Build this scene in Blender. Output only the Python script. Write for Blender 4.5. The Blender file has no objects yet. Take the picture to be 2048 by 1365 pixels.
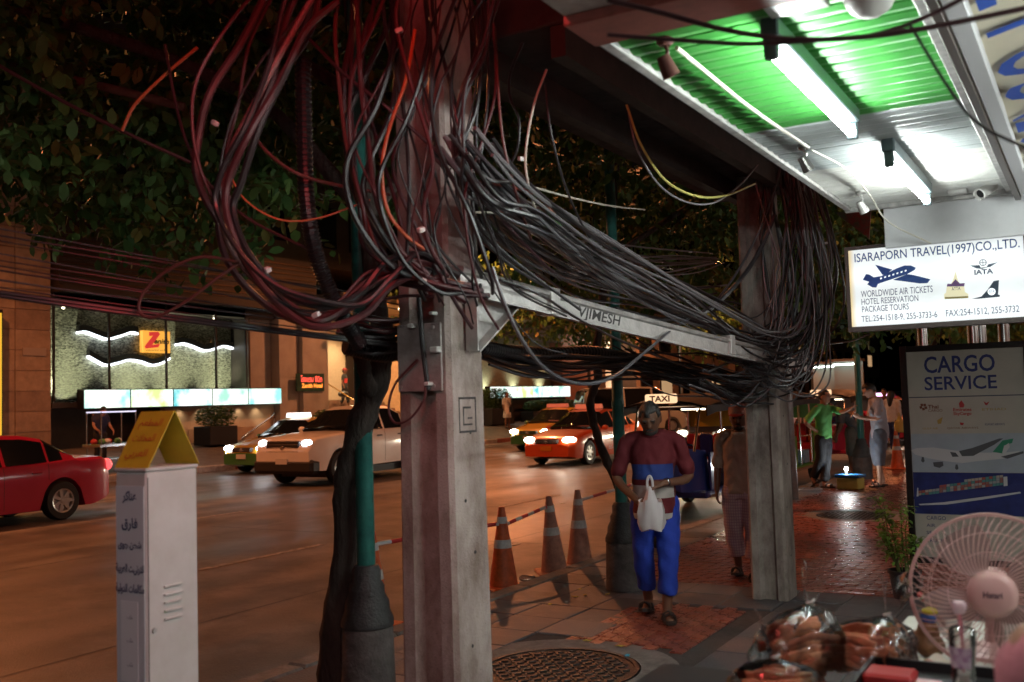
import bpy, bmesh, math, random
import numpy as np
from mathutils import Vector, Matrix, Quaternion

# ------------------------------------------------------------------ camera, world, exposure
SC = bpy.context.scene
COL = SC.collection
CAM_H = 1.70
YAW, PITCH, ROLL = math.radians(30.4), math.radians(3.38), 0.03
cam_data = bpy.data.cameras.new("camera")
cam_data.lens = 35.0
cam_data.sensor_width = 36.0
cam_data.clip_start = 0.05
cam_data.clip_end = 1200.0
cam_data.dof.use_dof = True
cam_data.dof.focus_distance = 8.5
cam_data.dof.aperture_fstop = 2.8
cam = bpy.data.objects.new("camera", cam_data)
COL.objects.link(cam)
FPX = 2048 * 35.0 / 36.0
CF = Vector((-math.sin(YAW) * math.cos(PITCH), math.cos(YAW) * math.cos(PITCH), math.sin(PITCH)))
CR = Vector((math.cos(YAW), math.sin(YAW), 0.0))
CU = CR.cross(CF)
c_, s_ = math.cos(ROLL), math.sin(ROLL)
# rolled image axes expressed in the world
IR = (CR * c_ - CU * s_)
IU = (CR * s_ + CU * c_)
M = Matrix(((IR.x, IU.x, -CF.x, 0.0), (IR.y, IU.y, -CF.y, 0.0), (IR.z, IU.z, -CF.z, CAM_H), (0, 0, 0, 1)))
cam.matrix_world = M
SC.camera = cam
CC = Vector((0, 0, CAM_H))

W = bpy.data.worlds.new("World"); SC.world = W; W.use_nodes = True
wn = W.node_tree.nodes; wl = W.node_tree.links
bg = wn["Background"]
sky = wn.new("ShaderNodeTexSky"); sky.sky_type = 'NISHITA'; sky.sun_disc = False
sky.sun_elevation = math.radians(-4.0); sky.sun_rotation = math.radians(200)
wl.new(sky.outputs[0], bg.inputs[0]); bg.inputs[1].default_value = 0.10
SC.view_settings.view_transform = 'Standard'; SC.view_settings.look = 'None'
SC.view_settings.exposure = 0.35; SC.view_settings.gamma = 1.0
SC.view_settings.use_curve_mapping = False
SC.cycles.use_denoising = True
SC.cycles.max_bounces = 6; SC.cycles.diffuse_bounces = 2; SC.cycles.glossy_bounces = 3
SC.cycles.transmission_bounces = 4; SC.cycles.transparent_max_bounces = 8
SC.cycles.sample_clamp_indirect = 4.0
SC.cycles.use_light_tree = True
SC.cycles.caustics_reflective = False; SC.cycles.caustics_refractive = False

# ------------------------------------------------------------------ pixel (2048 x 1365) to world
def ray(x, y):
    return CF + IR * ((x - 1024) / FPX) + IU * ((682.5 - y) / FPX)
def pz(x, y, z=0.0):
    d = ray(x, y); return CC + d * ((z - CAM_H) / d.z)
def px_(x, y, X):
    d = ray(x, y); return CC + d * (X / d.x)
def py_(x, y, Y):
    d = ray(x, y); return CC + d * (Y / d.y)
def pd(x, y, D):
    return CC + ray(x, y) * D
R = math.radians
PI = math.pi

# ------------------------------------------------------------------ materials
MATS = {}
def lin(c):
    """sRGB 0..255 to linear"""
    return tuple(((v / 255.0) / 12.92 if v / 255.0 <= 0.04045 else ((v / 255.0 + 0.055) / 1.055) ** 2.4) for v in c)
def mat(name, col, rough=0.6, metal=0.0, noise=0.0, scale=8.0, bump=0.0, bscale=None, coat=0.0, col2=None,
        emit=None, estr=0.0, trans=0.0, alpha=1.0, ior=1.45, stretch=(1, 1, 1), spec=0.5, rvar=0.0, sss=0.0, thin=None):
    if name in MATS: return MATS[name]
    m = bpy.data.materials.new(name); m.use_nodes = True
    nt = m.node_tree; n = nt.nodes; l = nt.links
    b = n["Principled BSDF"]
    b.inputs["Base Color"].default_value = (*col, 1); b.inputs["Roughness"].default_value = rough
    b.inputs["Metallic"].default_value = metal; b.inputs["IOR"].default_value = ior
    b.inputs["Specular IOR Level"].default_value = spec
    b.inputs["Coat Weight"].default_value = coat; b.inputs["Coat Roughness"].default_value = 0.10
    b.inputs["Transmission Weight"].default_value = trans; b.inputs["Alpha"].default_value = alpha
    b.inputs["Subsurface Weight"].default_value = 0.0
    if emit is not None:
        b.inputs["Emission Color"].default_value = (*emit, 1); b.inputs["Emission Strength"].default_value = estr
    if noise or bump or rvar or col2:
        tc = n.new("ShaderNodeTexCoord"); mp = n.new("ShaderNodeMapping")
        mp.inputs["Scale"].default_value = stretch
        l.new(tc.outputs["Object"], mp.inputs["Vector"])
        nz = n.new("ShaderNodeTexNoise"); nz.inputs["Scale"].default_value = scale
        nz.inputs["Detail"].default_value = 8; nz.inputs["Roughness"].default_value = 0.65
        l.new(mp.outputs[0], nz.inputs["Vector"])
        if noise or col2:
            cr = n.new("ShaderNodeValToRGB")
            cr.color_ramp.elements[0].position = 0.32; cr.color_ramp.elements[1].position = 0.68
            if col2 is None:
                a = tuple(max(0, v * (1 - noise)) for v in col); bb = tuple(min(1, v * (1 + noise)) for v in col)
            else:
                a, bb = col, col2
            cr.color_ramp.elements[0].color = (*a, 1); cr.color_ramp.elements[1].color = (*bb, 1)
            l.new(nz.outputs["Fac"], cr.inputs[0]); l.new(cr.outputs[0], b.inputs["Base Color"])
        if rvar:
            mr = n.new("ShaderNodeMapRange"); mr.inputs[1].default_value = 0.3; mr.inputs[2].default_value = 0.7
            mr.inputs[3].default_value = max(0.02, rough - rvar); mr.inputs[4].default_value = min(1, rough + rvar)
            l.new(nz.outputs["Fac"], mr.inputs[0]); l.new(mr.outputs[0], b.inputs["Roughness"])
        if bump:
            nb = n.new("ShaderNodeTexNoise"); nb.inputs["Scale"].default_value = bscale or scale * 4
            nb.inputs["Detail"].default_value = 6
            l.new(mp.outputs[0], nb.inputs["Vector"])
            bp = n.new("ShaderNodeBump"); bp.inputs["Strength"].default_value = bump; bp.inputs["Distance"].default_value = 0.02
            l.new(nb.outputs["Fac"], bp.inputs["Height"]); l.new(bp.outputs[0], b.inputs["Normal"])
    MATS[name] = m
    return m
def emat(name, col, strength):
    return mat(name, (0.02, 0.02, 0.02), 0.5, emit=col, estr=strength)

# ------------------------------------------------------------------ mesh building
class MB:
    def __init__(s): s.v = []; s.f = []; s.m = []; s.mi = 0
    def add(s, vs, fs):
        o = len(s.v); s.v.extend([tuple(p) for p in vs])
        for f in fs: s.f.append(tuple(i + o for i in f)); s.m.append(s.mi)
        return s
    def box(s, lo, hi, T=None):
        x0, y0, z0 = lo; x1, y1, z1 = hi
        vs = [Vector(p) for p in ((x0,y0,z0),(x1,y0,z0),(x1,y1,z0),(x0,y1,z0),(x0,y0,z1),(x1,y0,z1),(x1,y1,z1),(x0,y1,z1))]
        if T is not None: vs = [T @ p for p in vs]
        return s.add(vs, [(0,3,2,1),(4,5,6,7),(0,1,5,4),(1,2,6,5),(2,3,7,6),(3,0,4,7)])
    def bbox(s, lo, hi, b=0.01, T=None):
        """box with chamfered edges"""
        x0, y0, z0 = lo; x1, y1, z1 = hi
        b = min(b, (x1-x0)*.45, (y1-y0)*.45, (z1-z0)*.45)
        vs = []; idx = {}
        X = (x0, x1); Y = (y0, y1); Z = (z0, z1)
        for i in (0,1):
            for j in (0,1):
                for k in (0,1):
                    sx, sy, sz = (1,-1)[i], (1,-1)[j], (1,-1)[k]
                    for a in range(3):
                        p = [X[i]+sx*b, Y[j]+sy*b, Z[k]+sz*b]; p[a] = (X[i], Y[j], Z[k])[a]
                        idx[i,j,k,a] = len(vs); vs.append(Vector(p))
        fs = []
        for a in range(3):
            for e in (0,1):
                o = [q for q in range(3) if q != a]
                ring = []
                for (u, w) in ((0,0),(1,0),(1,1),(0,1)):
                    key = [0,0,0]; key[a] = e; key[o[0]] = u; key[o[1]] = w
                    ring.append(idx[key[0],key[1],key[2],a])
                fs.append(ring)
        for a in range(3):
            o = [q for q in range(3) if q != a]
            for u in (0,1):
                for w in (0,1):
                    k0 = [0,0,0]; k1 = [0,0,0]; k0[o[0]] = k1[o[0]] = u; k0[o[1]] = k1[o[1]] = w; k1[a] = 1
                    fs.append([idx[(*k0, o[0])], idx[(*k1, o[0])], idx[(*k1, o[1])], idx[(*k0, o[1])]])
        for i in (0,1):
            for j in (0,1):
                for k in (0,1): fs.append([idx[i,j,k,0], idx[i,j,k,1], idx[i,j,k,2]])
        if T is not None: vs = [T @ p for p in vs]
        return s.add(vs, fs)
    def tube(s, pts, r, n=8, cap=True, flat=None):
        """swept tube; r is a number or list; flat=(a,b) makes an ellipse"""
        pts = [Vector(p) for p in pts]
        k = len(pts); rr = r if isinstance(r, (list, tuple)) else [r] * k
        t0 = (pts[1] - pts[0]).normalized()
        ref = Vector((0,0,1)) if abs(t0.z) < 0.9 else Vector((1,0,0))
        u = (ref - t0 * ref.dot(t0)).normalized()
        vs = []
        for i, p in enumerate(pts):
            t = (pts[min(i+1, k-1)] - pts[max(i-1, 0)])
            t = t.normalized() if t.length > 1e-9 else t0
            u = (u - t * u.dot(t)); u = u.normalized() if u.length > 1e-6 else t.orthogonal().normalized()
            w = t.cross(u)
            fa, fb = flat if flat else (1, 1)
            for j in range(n):
                a = 2 * PI * j / n
                vs.append(p + (u * math.cos(a) * fa + w * math.sin(a) * fb) * rr[i])
        fs = [(i*n+j, i*n+(j+1)%n, (i+1)*n+(j+1)%n, (i+1)*n+j) for i in range(k-1) for j in range(n)]
        if cap: fs += [tuple(range(n))[::-1], tuple((k-1)*n+j for j in range(n))]
        return s.add(vs, fs)
    def cyl(s, a, b, r, n=12, r2=None):
        return s.tube([a, b], [r, r if r2 is None else r2], n)
    def lathe(s, prof, n=24, T=None, a0=0, a1=2*PI):
        """prof: list of (r, z)"""
        full = abs(a1 - a0 - 2*PI) < 1e-6; k = n if full else n + 1
        vs = []
        for (r, z) in prof:
            for j in range(k):
                a = a0 + (a1 - a0) * j / n
                vs.append(Vector((r*math.cos(a), r*math.sin(a), z)))
        if T is not None: vs = [T @ p for p in vs]
        fs = []
        for i in range(len(prof)-1):
            for j in range(n):
                j2 = (j+1) % k
                fs.append((i*k+j, i*k+j2, (i+1)*k+j2, (i+1)*k+j))
        return s.add(vs, fs)
    def ell(s, c, rad, n=14, m=9, T=None):
        c = Vector(c); vs = []; fs = []
        for i in range(m+1):
            th = PI * i / m
            for j in range(n):
                a = 2*PI*j/n
                p = Vector((rad[0]*math.sin(th)*math.cos(a), rad[1]*math.sin(th)*math.sin(a), rad[2]*math.cos(th)))
                vs.append(c + (T @ p if T is not None else p))
        for i in range(m):
            for j in range(n):
                fs.append((i*n+j, (i+1)*n+j, (i+1)*n+(j+1)%n, i*n+(j+1)%n))
        return s.add(vs, fs)
    def prism(s, poly, ax, d0, d1, T=None):
        """poly of 2-tuples extruded along ax (0,1,2)"""
        o = [q for q in range(3) if q != ax]; vs = []
        for d in (d0, d1):
            for p in poly:
                q = [0,0,0]; q[ax] = d; q[o[0]] = p[0]; q[o[1]] = p[1]; vs.append(Vector(q))
        if T is not None: vs = [T @ p for p in vs]
        n = len(poly)
        return s.add(vs, [tuple(range(n))[::-1], tuple(range(n, 2*n))] + [(i, (i+1)%n, n+(i+1)%n, n+i) for i in range(n)])
    def mesh(s, name, smooth=False):
        me = bpy.data.meshes.new(name); me.from_pydata(s.v, [], s.f)
        if any(s.m): me.polygons.foreach_set("material_index", s.m)
        bm = bmesh.new(); bm.from_mesh(me)
        bmesh.ops.recalc_face_normals(bm, faces=bm.faces); bm.to_mesh(me); bm.free()
        if smooth:
            me.polygons.foreach_set("use_smooth", [True]*len(me.polygons))
            try: me.set_sharp_from_angle(angle=R(40))
            except Exception: pass
        me.update(); return me
def link(name, me, m=None, parent=None, smooth=False, loc=None):
    o = bpy.data.objects.new(name, me); COL.objects.link(o)
    ms = m if isinstance(m, (list, tuple)) else ([m] if m else [])
    if me is not None and not me.materials:
        for q in ms: me.materials.append(q)
    if parent is not None: o.parent = parent
    if loc is not None: o.location = loc
    return o
def ob(name, b, m, parent=None, smooth=False, loc=None):
    return link(name, b.mesh(name, smooth), m, parent, loc=loc)
def bx(name, lo, hi, m, parent=None, bev=0.0, T=None):
    b = MB(); (b.bbox(lo, hi, bev, T) if bev else b.box(lo, hi, T)); return ob(name, b, m, parent)
def tag(o, label, cat, group=None, kind=None):
    if label: o["label"] = label
    if cat: o["category"] = cat
    if group: o["group"] = group
    if kind: o["kind"] = kind
    return o
def thing(name, label, cat, loc=(0,0,0), rz=0.0, group=None):
    o = bpy.data.objects.new(name, None); COL.objects.link(o); o.location = loc; o.rotation_euler = (0,0,rz)
    o.empty_display_size = 0.1
    return tag(o, label, cat, group)
def struct(o): o["kind"] = "structure"; return o
def stuff(o): o["kind"] = "stuff"; return o
def copy_tree(o, parent=None):
    c = o.copy(); COL.objects.link(c); c.parent = parent
    for ch in list(o.children): copy_tree(ch, c)
    return c
def lamp(name, kind, loc, power, col, parent=None, radius=0.1, spot=None, blend=0.6, aim=None, size=None):
    d = bpy.data.lights.new(name, kind); d.energy = power; d.color = col
    if kind in ('POINT', 'SPOT'): d.shadow_soft_size = radius
    if kind == 'SPOT': d.spot_size = spot or R(120); d.spot_blend = blend
    if kind == 'AREA' and size: d.shape = 'RECTANGLE'; d.size, d.size_y = size
    o = bpy.data.objects.new(name, d); COL.objects.link(o); o.location = loc
    if parent is not None: o.parent = parent
    if aim is not None:
        o.rotation_euler = Vector(aim).to_track_quat('-Z', 'Y').to_euler()
    return o
def spline(pts, per=8):
    """Catmull-Rom through points"""
    P = [Vector(p) for p in pts]; out = []
    P = [P[0]*2 - P[1]] + P + [P[-1]*2 - P[-2]]
    for i in range(1, len(P)-2):
        a, b, c, d = P[i-1], P[i], P[i+1], P[i+2]
        for k in range(per):
            t = k / per
            out.append(0.5*((2*b) + (c-a)*t + (2*a-5*b+4*c-d)*t*t + (3*b-a-3*c+d)*t**3))
    out.append(P[-2]); return out
EVS = bpy.data.scenes.new('evaluation')
def text_mesh(txt, size, font_shear=0.0, ext=0.0, align='CENTER', bold=0.0, space=1.0, width=1.0):
    cu = bpy.data.curves.new("txt", 'FONT'); cu.body = txt; cu.size = size; cu.align_x = align; cu.align_y = 'CENTER'
    cu.shear = font_shear; cu.extrude = ext; cu.offset = bold; cu.space_character = space; cu.resolution_u = 3
    o = bpy.data.objects.new("txt", cu); EVS.collection.objects.link(o)
    vl = EVS.view_layers[0]; vl.update(); dg = vl.depsgraph
    me = bpy.data.meshes.new_from_object(o.evaluated_get(dg))
    bpy.data.objects.remove(o); bpy.data.curves.remove(cu)
    me.materials.clear()
    return me
def text_on(name, txt, size, m, parent, T, fit=None, **kw):
    """letters on the plane T (x right, y up, z out); fit = width they fill"""
    me = text_mesh(txt, size, **kw)
    if fit:
        xs = [v.co.x for v in me.vertices]
        if xs:
            w = max(xs) - min(xs); c0 = (max(xs)+min(xs))/2 if kw.get('align','CENTER') == 'CENTER' else min(xs)
            for v in me.vertices: v.co.x = (v.co.x - c0) * fit / w
    me.transform(T); return link(name, me, m, parent)
def plane(o, right, up):
    """matrix of a plane with origin o"""
    r = Vector(right).normalized(); u = Vector(up); u = (u - r*u.dot(r)).normalized(); w = r.cross(u)
    return Matrix(((r.x,u.x,w.x,o[0]),(r.y,u.y,w.y,o[1]),(r.z,u.z,w.z,o[2]),(0,0,0,1)))
rng = random.Random(7)
# ------------------------------------------------------------------ ground, road, pavements
ROAD_Z = -0.12
def road_material():
    m = bpy.data.materials.new("road_surface"); m.use_nodes = True
    n = m.node_tree.nodes; l = m.node_tree.links; b = n["Principled BSDF"]
    tc = n.new("ShaderNodeTexCoord")
    n1 = n.new("ShaderNodeTexNoise"); n1.inputs["Scale"].default_value = 0.35; n1.inputs["Detail"].default_value = 9
    mp = n.new("ShaderNodeMapping"); mp.inputs["Scale"].default_value = (1.6, 0.35, 1)
    l.new(tc.outputs["Object"], mp.inputs[0]); l.new(mp.outputs[0], n1.inputs["Vector"])
    n2 = n.new("ShaderNodeTexNoise"); n2.inputs["Scale"].default_value = 60; n2.inputs["Detail"].default_value = 4
    l.new(tc.outputs["Object"], n2.inputs["Vector"])
    r1 = n.new("ShaderNodeValToRGB"); r1.color_ramp.elements[0].position = .3; r1.color_ramp.elements[1].position = .72
    r1.color_ramp.elements[0].color = (.10,.085,.072,1); r1.color_ramp.elements[1].color = (.19,.165,.14,1)
    l.new(n1.outputs["Fac"], r1.inputs[0])
    mx = n.new("ShaderNodeMix"); mx.data_type = 'RGBA'; mx.blend_type = 'OVERLAY'; mx.inputs["Factor"].default_value = .5
    l.new(r1.outputs[0], mx.inputs[6]); l.new(n2.outputs["Fac"], mx.inputs[7])
    n3 = n.new("ShaderNodeTexNoise"); n3.inputs["Scale"].default_value = 1.1; n3.inputs["Detail"].default_value = 10; n3.inputs["Roughness"].default_value = .7; l.new(tc.outputs["Object"], n3.inputs["Vector"])
    r3 = n.new("ShaderNodeValToRGB"); r3.color_ramp.elements[0].position = .40; r3.color_ramp.elements[1].position = .56; r3.color_ramp.elements[0].color = (.34,.32,.30,1); r3.color_ramp.elements[1].color = (1,1,1,1)
    l.new(n3.outputs["Fac"], r3.inputs[0])
    wv = n.new("ShaderNodeTexWave"); wv.bands_direction = 'X'; wv.inputs["Scale"].default_value = .22; wv.inputs["Distortion"].default_value = 1.2; wv.inputs["Detail"].default_value = 3; wv.inputs["Detail Scale"].default_value = .6; l.new(mp.outputs[0], wv.inputs["Vector"])
    rw = n.new("ShaderNodeValToRGB"); rw.color_ramp.elements[0].color = (.72,.70,.68,1); rw.color_ramp.elements[1].color = (1,1,1,1); l.new(wv.outputs["Fac"], rw.inputs[0])
    m2 = n.new("ShaderNodeMix"); m2.data_type = 'RGBA'; m2.blend_type = 'MULTIPLY'; m2.inputs["Factor"].default_value = .8; l.new(mx.outputs[2], m2.inputs[6]); l.new(r3.outputs[0], m2.inputs[7])
    m3 = n.new("ShaderNodeMix"); m3.data_type = 'RGBA'; m3.blend_type = 'MULTIPLY'; m3.inputs["Factor"].default_value = 1; l.new(m2.outputs[2], m3.inputs[6]); l.new(rw.outputs[0], m3.inputs[7]); l.new(m3.outputs[2], b.inputs["Base Color"])
    mr = n.new("ShaderNodeMapRange"); mr.inputs[1].default_value = .3; mr.inputs[2].default_value = .7
    mr.inputs[3].default_value = .34; mr.inputs[4].default_value = .66
    l.new(n1.outputs["Fac"], mr.inputs[0]); l.new(mr.outputs[0], b.inputs["Roughness"])
    bp = n.new("ShaderNodeBump"); bp.inputs["Strength"].default_value = .35; bp.inputs["Distance"].default_value = .01
    l.new(n2.outputs["Fac"], bp.inputs["Height"]); l.new(bp.outputs[0], b.inputs["Normal"])
    return m
b = MB(); nx = 2
b.add([(-400,-250,ROAD_Z),(400,-250,ROAD_Z),(400,700,ROAD_Z),(-400,700,ROAD_Z)], [(0,1,2,3)])
road = struct(ob("road", b, road_material()))
line_m = mat("worn_line_paint", (.24,.22,.20), .7, noise=.65, scale=14, bump=.3)
dark_seam = mat("tar_seam", (.018,.016,.015), .5)
for X, ys in ((-8.9, [2.0+6.6*i-.6 for i in range(14)]), (-13.1, [3.1+6.6*i+1.0 for i in range(14)]), (-17.6, [5.0+6.6*i for i in range(13)])):
    for y in ys:
        o = bx("lane_dash", (X-.055, y, ROAD_Z+.001), (X+.055, y+2.1, ROAD_Z+.005), line_m, road)
for y in (3.2, 11.0, 18.6, 26.4, 34.0, 42.0):
    b = MB()
    pts = [(-22, y-.4), (-18, y-.1), (-13.5, y+.05), (-9, y), (-4.9, y+.1)]
    vs = []; fs = []
    for i, (x, yy) in enumerate(pts): vs += [(x, yy-.018, ROAD_Z+.003), (x, yy+.018, ROAD_Z+.003)]
    for i in range(len(pts)-1): fs.append((2*i, 2*i+2, 2*i+3, 2*i+1))
    b.add(vs, fs); ob("road_joint", b, dark_seam, road)
for X in (-6.7,-11.1,-15.4):
    b = MB(); ys = [-4+4*i for i in range(16)]; vs = []; fs = []
    for i, y in enumerate(ys): xx = X + rng.uniform(-.02,.02); vs += [(xx-.012,y,ROAD_Z+.0026),(xx+.012,y,ROAD_Z+.0026)]
    for i in range(len(ys)-1): fs.append((2*i,2*i+1,2*i+3,2*i+2))
    b.add(vs, fs); ob("road_joint", b, dark_seam, road)

# near pavement
bed_m = mat("pavement_bed", (.05,.048,.045), .9, noise=.3, scale=20, bump=.4)
b = MB(); b.box((-4.56,-6,ROAD_Z-.05), (9,160,-.014)); pave = struct(ob("pavement", b, bed_m))
kerb_ms = [mat("kerb_concrete%d" % i, c, .75, noise=.35, scale=9, bump=.5, rvar=.12) for i, c in enumerate(((.17,.165,.155),(.13,.125,.12),(.2,.19,.175)))]
b = MB(); b.box((-4.74,-6,ROAD_Z-.06), (-4.57,160,-.03)); kerb = struct(ob("kerb", b, kerb_ms[1]))
for i in range(70):
    y = -5 + i; dz = rng.uniform(-.006,.004)
    b = MB(); b.bbox((-4.755,y+.008,ROAD_Z-.05), (-4.565,y+.992,.002+dz), .018)
    ob("kerb_stone", b, kerb_ms[rng.randrange(3)], kerb)

slab_ms = [mat("grey_slab%d" % i, c, .5, noise=.3, scale=7, bump=.35, bscale=60, rvar=.14) for i, c in enumerate(((.105,.108,.115),(.085,.087,.093),(.125,.126,.132),(.095,.094,.1)))]
red_ms = [mat("red_paver%d" % i, c, .30, noise=.35, scale=12, bump=.3, bscale=70, rvar=.14) for i, c in enumerate(((.26,.075,.045),(.21,.058,.036),(.30,.095,.06),(.23,.07,.05)))]
MH = [(-3.04,5.66,.50), (-2.95,14.1,.50)]
def near_mh(x, y, pad):
    return any((x-a)**2 + (y-c)**2 < (r+pad)**2 for a, c, r in MH)
S = .45
slab_meshes = []
for q in range(4):
    bb = MB(); bb.bbox((-S/2+.004,-S/2+.004,-.05), (S/2-.004,S/2-.004,0), .006); me = bb.mesh("slab"); me.materials.append(slab_ms[q]); slab_meshes.append(me)
for i in range(12):
    for j in range(13):
        x = -4.55 + S/2 + i*S; y = 2.85 + S/2 + j*S
        if x > .9: continue
        if -3.42 < x < -2.42 and 6.3 < y < 7.85: continue
        if near_mh(x, y, .30): continue
        o = link("slab", slab_meshes[rng.randrange(4)], None, pave, loc=(x, y, rng.uniform(-.007,.001)))
        o.rotation_euler = (rng.uniform(-.006,.006), rng.uniform(-.006,.006), 0)
# bricks
bl, bw = .2, .1
brick_meshes = []
for q in range(4):
    bb = MB(); bb.bbox((-bw/2+.0025,-bl/2+.0025,-.05), (bw/2-.0025,bl/2-.0025,0), .005); me = bb.mesh("brick"); me.materials.append(red_ms[q]); brick_meshes.append(me)
nb = 0; rest = [MB() for _ in range(4)]
def brick(x, y, single=True, rot=0):
    global nb
    q = rng.randrange(4); z = rng.uniform(-.006,.001)
    if single:
        o = link("brick", brick_meshes[q], None, pave, loc=(x,y,z)); o.rotation_euler = (rng.uniform(-.012,.012), rng.uniform(-.012,.012), rot); nb += 1
    else:
        T = Matrix.Translation((x,y,z)) @ Matrix.Rotation(rot,4,'Z') @ Matrix.Rotation(rng.uniform(-.012,.012),4,'X') @ Matrix.Rotation(rng.uniform(-.012,.012),4,'Y')
        rest[q].add([T @ Vector(p) for p in ((-bw/2+.003,-bl/2+.003,0),(bw/2-.003,-bl/2+.003,0),(bw/2-.003,bl/2-.003,0),(-bw/2+.003,bl/2-.003,0),
                    (-bw/2,-bl/2,-.03),(bw/2,-bl/2,-.03),(bw/2,bl/2,-.03),(-bw/2,bl/2,-.03))], [(0,1,2,3),(0,4,5,1),(1,5,6,2),(2,6,7,3),(3,7,4,0)])
for i in range(9):
    for j in range(7):
        brick(-3.37+bw/2+i*bw, 6.36+bl/2+j*bl + (bl/2 if i % 2 else 0) - .05)
rows = []
y = 8.72
while y < 34: rows.append(y); y += bw
for k, y in enumerate(rows):
    i = 0; x = -4.1 + bl/2 - (bl/2 if k % 2 else 0)
    xend = 1.2 if y < 13 else .2
    while x < xend:
        if not near_mh(x, y, .22):
            brick(x, y, nb < 300 and x > -3.9 and x < -1.2, PI/2)
        x += bl
for q in range(4):
    o = ob("brick_field", rest[q], red_ms[q], pave); stuff(o)
b = MB(); b.box((-4.1,34,-.05), (.2,150,-.004)); ob("far_brick_paving", b, red_ms[1], pave)
# grey border along the kerb and by the shops beyond the slabs
for j in range(60):
    y = 8.7 + .45*j
    for x in (-4.335,):
        link("slab", slab_meshes[rng.randrange(4)], None, pave, loc=(x-.0, y+.225, rng.uniform(-.006,0)))
# concrete collars and iron lids
collar_m = mat("collar_concrete", (.16,.155,.145), .8, noise=.35, scale=8, bump=.5)
iron_m = mat("cast_iron", (.055,.052,.05), .38, metal=.6, noise=.4, scale=20, bump=.4, rvar=.12)
for k, (x, y, r) in enumerate(MH):
    t = thing("manhole_cover", ("round cast iron manhole cover in concrete collar beside the large near pole", "round iron manhole cover set in red paving beyond the second pole")[k], "manhole cover", (x, y, -.014))
    b = MB(); b.lathe([(.0,.0),(r+.26,.0),(r+.26,.008)], 40); b.lathe([(r+.26,.008),(r+.012,.010),(r+.012,.0)], 40); ob("collar", b, collar_m, t)
    b = MB(); b.lathe([(0,.006),(r-.03,.006),(r-.03,.014),(r,.014),(r,0)], 40)
    ob("lid", b, iron_m, t, smooth=False)
    b = MB(); cell = .058
    nn = int(r/cell)+1
    for i in range(-nn, nn+1):
        for j in range(-nn, nn+1):
            cx, cy = i*cell, j*cell
            if math.hypot(cx, cy) > r-.06: continue
            T = Matrix.Translation((cx,cy,.006)) @ Matrix.Rotation(PI/4 if (i+j)%2 else -PI/4, 4, 'Z')
            b.bbox((-.024,-.007,0), (.024,.007,.009), .003, T)
    ob("tread_studs", b, iron_m, t)

# far pavement: rises from the kerb to the hotel forecourt
far_m = mat("far_paving", (.13,.12,.11), .6, noise=.35, scale=3, bump=.3)
b = MB()
xs = [(-22.4,ROAD_Z-.05),(-22.4,.04),(-22.7,.05),(-25.2,.42),(-27.2,.58),(-40,.60)]
vs = [(x,-60,z) for x, z in xs] + [(x,300,z) for x, z in xs]; n_ = len(xs)
b.add(vs, [(i,i+1,n_+i+1,n_+i) for i in range(n_-1)]); far = struct(ob("far_pavement", b, far_m))
fk_m = mat("far_kerb_paint", (.30,.10,.07), .7, noise=.3); fk_w = mat("far_kerb_white", (.4,.38,.35), .7, noise=.3)
b = MB(); b.box((-22.45,-60,ROAD_Z-.1), (-22.32,300,.0)); fkerb = struct(ob("far_kerb", b, kerb_ms[1]))
for i in range(34):
    y = 14 + i*1.5; b = MB(); b.bbox((-22.47,y+.01,ROAD_Z-.05), (-22.27,y+1.49,.055), .02); ob("kerb_stone", b, fk_m if i % 2 else fk_w, fkerb)

# litter: scraps and fallen leaves
leaf_y = mat("fallen_leaf", (.42,.36,.06), .6); paper_m = mat("paper_scrap", (.6,.6,.58), .7); blue_w = mat("blue_wrapper", (.02,.35,.5), .35)
def scrap(name, x, y, z, s, m, label, cat, group):
    b = MB(); a = rng.uniform(0,6.3); vs = []
    for i in range(6):
        q = a + i*PI/3; rr = s*(1 if i % 3 == 0 else .45); vs.append((rr*math.cos(q-a), rr*math.sin(q-a), (.004 if i % 2 else .010)))
    b.add(vs + [(v[0],v[1],v[2]-.003) for v in vs], [(0,1,2,3,4,5),(11,10,9,8,7,6)] + [(i,(i+1)%6,6+(i+1)%6,6+i) for i in range(6)])
    o = ob(name, b, m, loc=(x,y,z)); o.rotation_euler = (0,0,a); return tag(o, label, cat, group)
for (u, v) in ((1160,1180),(1170,1192),(1215,1190),(1225,1178),(1100,1210),(1175,1283),(1240,1294),(1150,1195)):
    p = pz(u, v, 0); scrap("fallen_leaf", p.x, p.y, .002, .035, leaf_y, "small yellow leaf fallen on the dark pavement slabs", "leaf", "fallen yellow leaves")
p = pz(1255,1313,0); scrap("candy_wrapper", p.x, p.y, .002, .035, blue_w, "tiny turquoise wrapper lying beside the near manhole cover", "wrapper", None)
p = pz(1815,1234,0)
for k, (u, v) in enumerate(((1032,1090),(1125,1008),(1020,1045))):
    p = pz(u, v, ROAD_Z); scrap("paper_scrap", p.x, p.y, ROAD_Z+.002, .11 if k == 0 else .06, paper_m, "pale paper scrap lying on the road behind the cones", "litter", "paper scraps on the road")
b = MB(); p = pz(1040,1163, ROAD_Z); b.tube([(-.10,0,.03),(-.07,0,.034),(.06,0,.034),(.09,0,.014),(.115,0,.012)], [.02,.032,.032,.013,.013], 10)
tag(ob("water_bottle", b, mat("clear_plastic", (.8,.82,.85), .12, trans=.85), smooth=True, loc=(p.x+.1,p.y,ROAD_Z)), "flattened clear plastic bottle lying in the gutter by the cones", "bottle")
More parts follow.
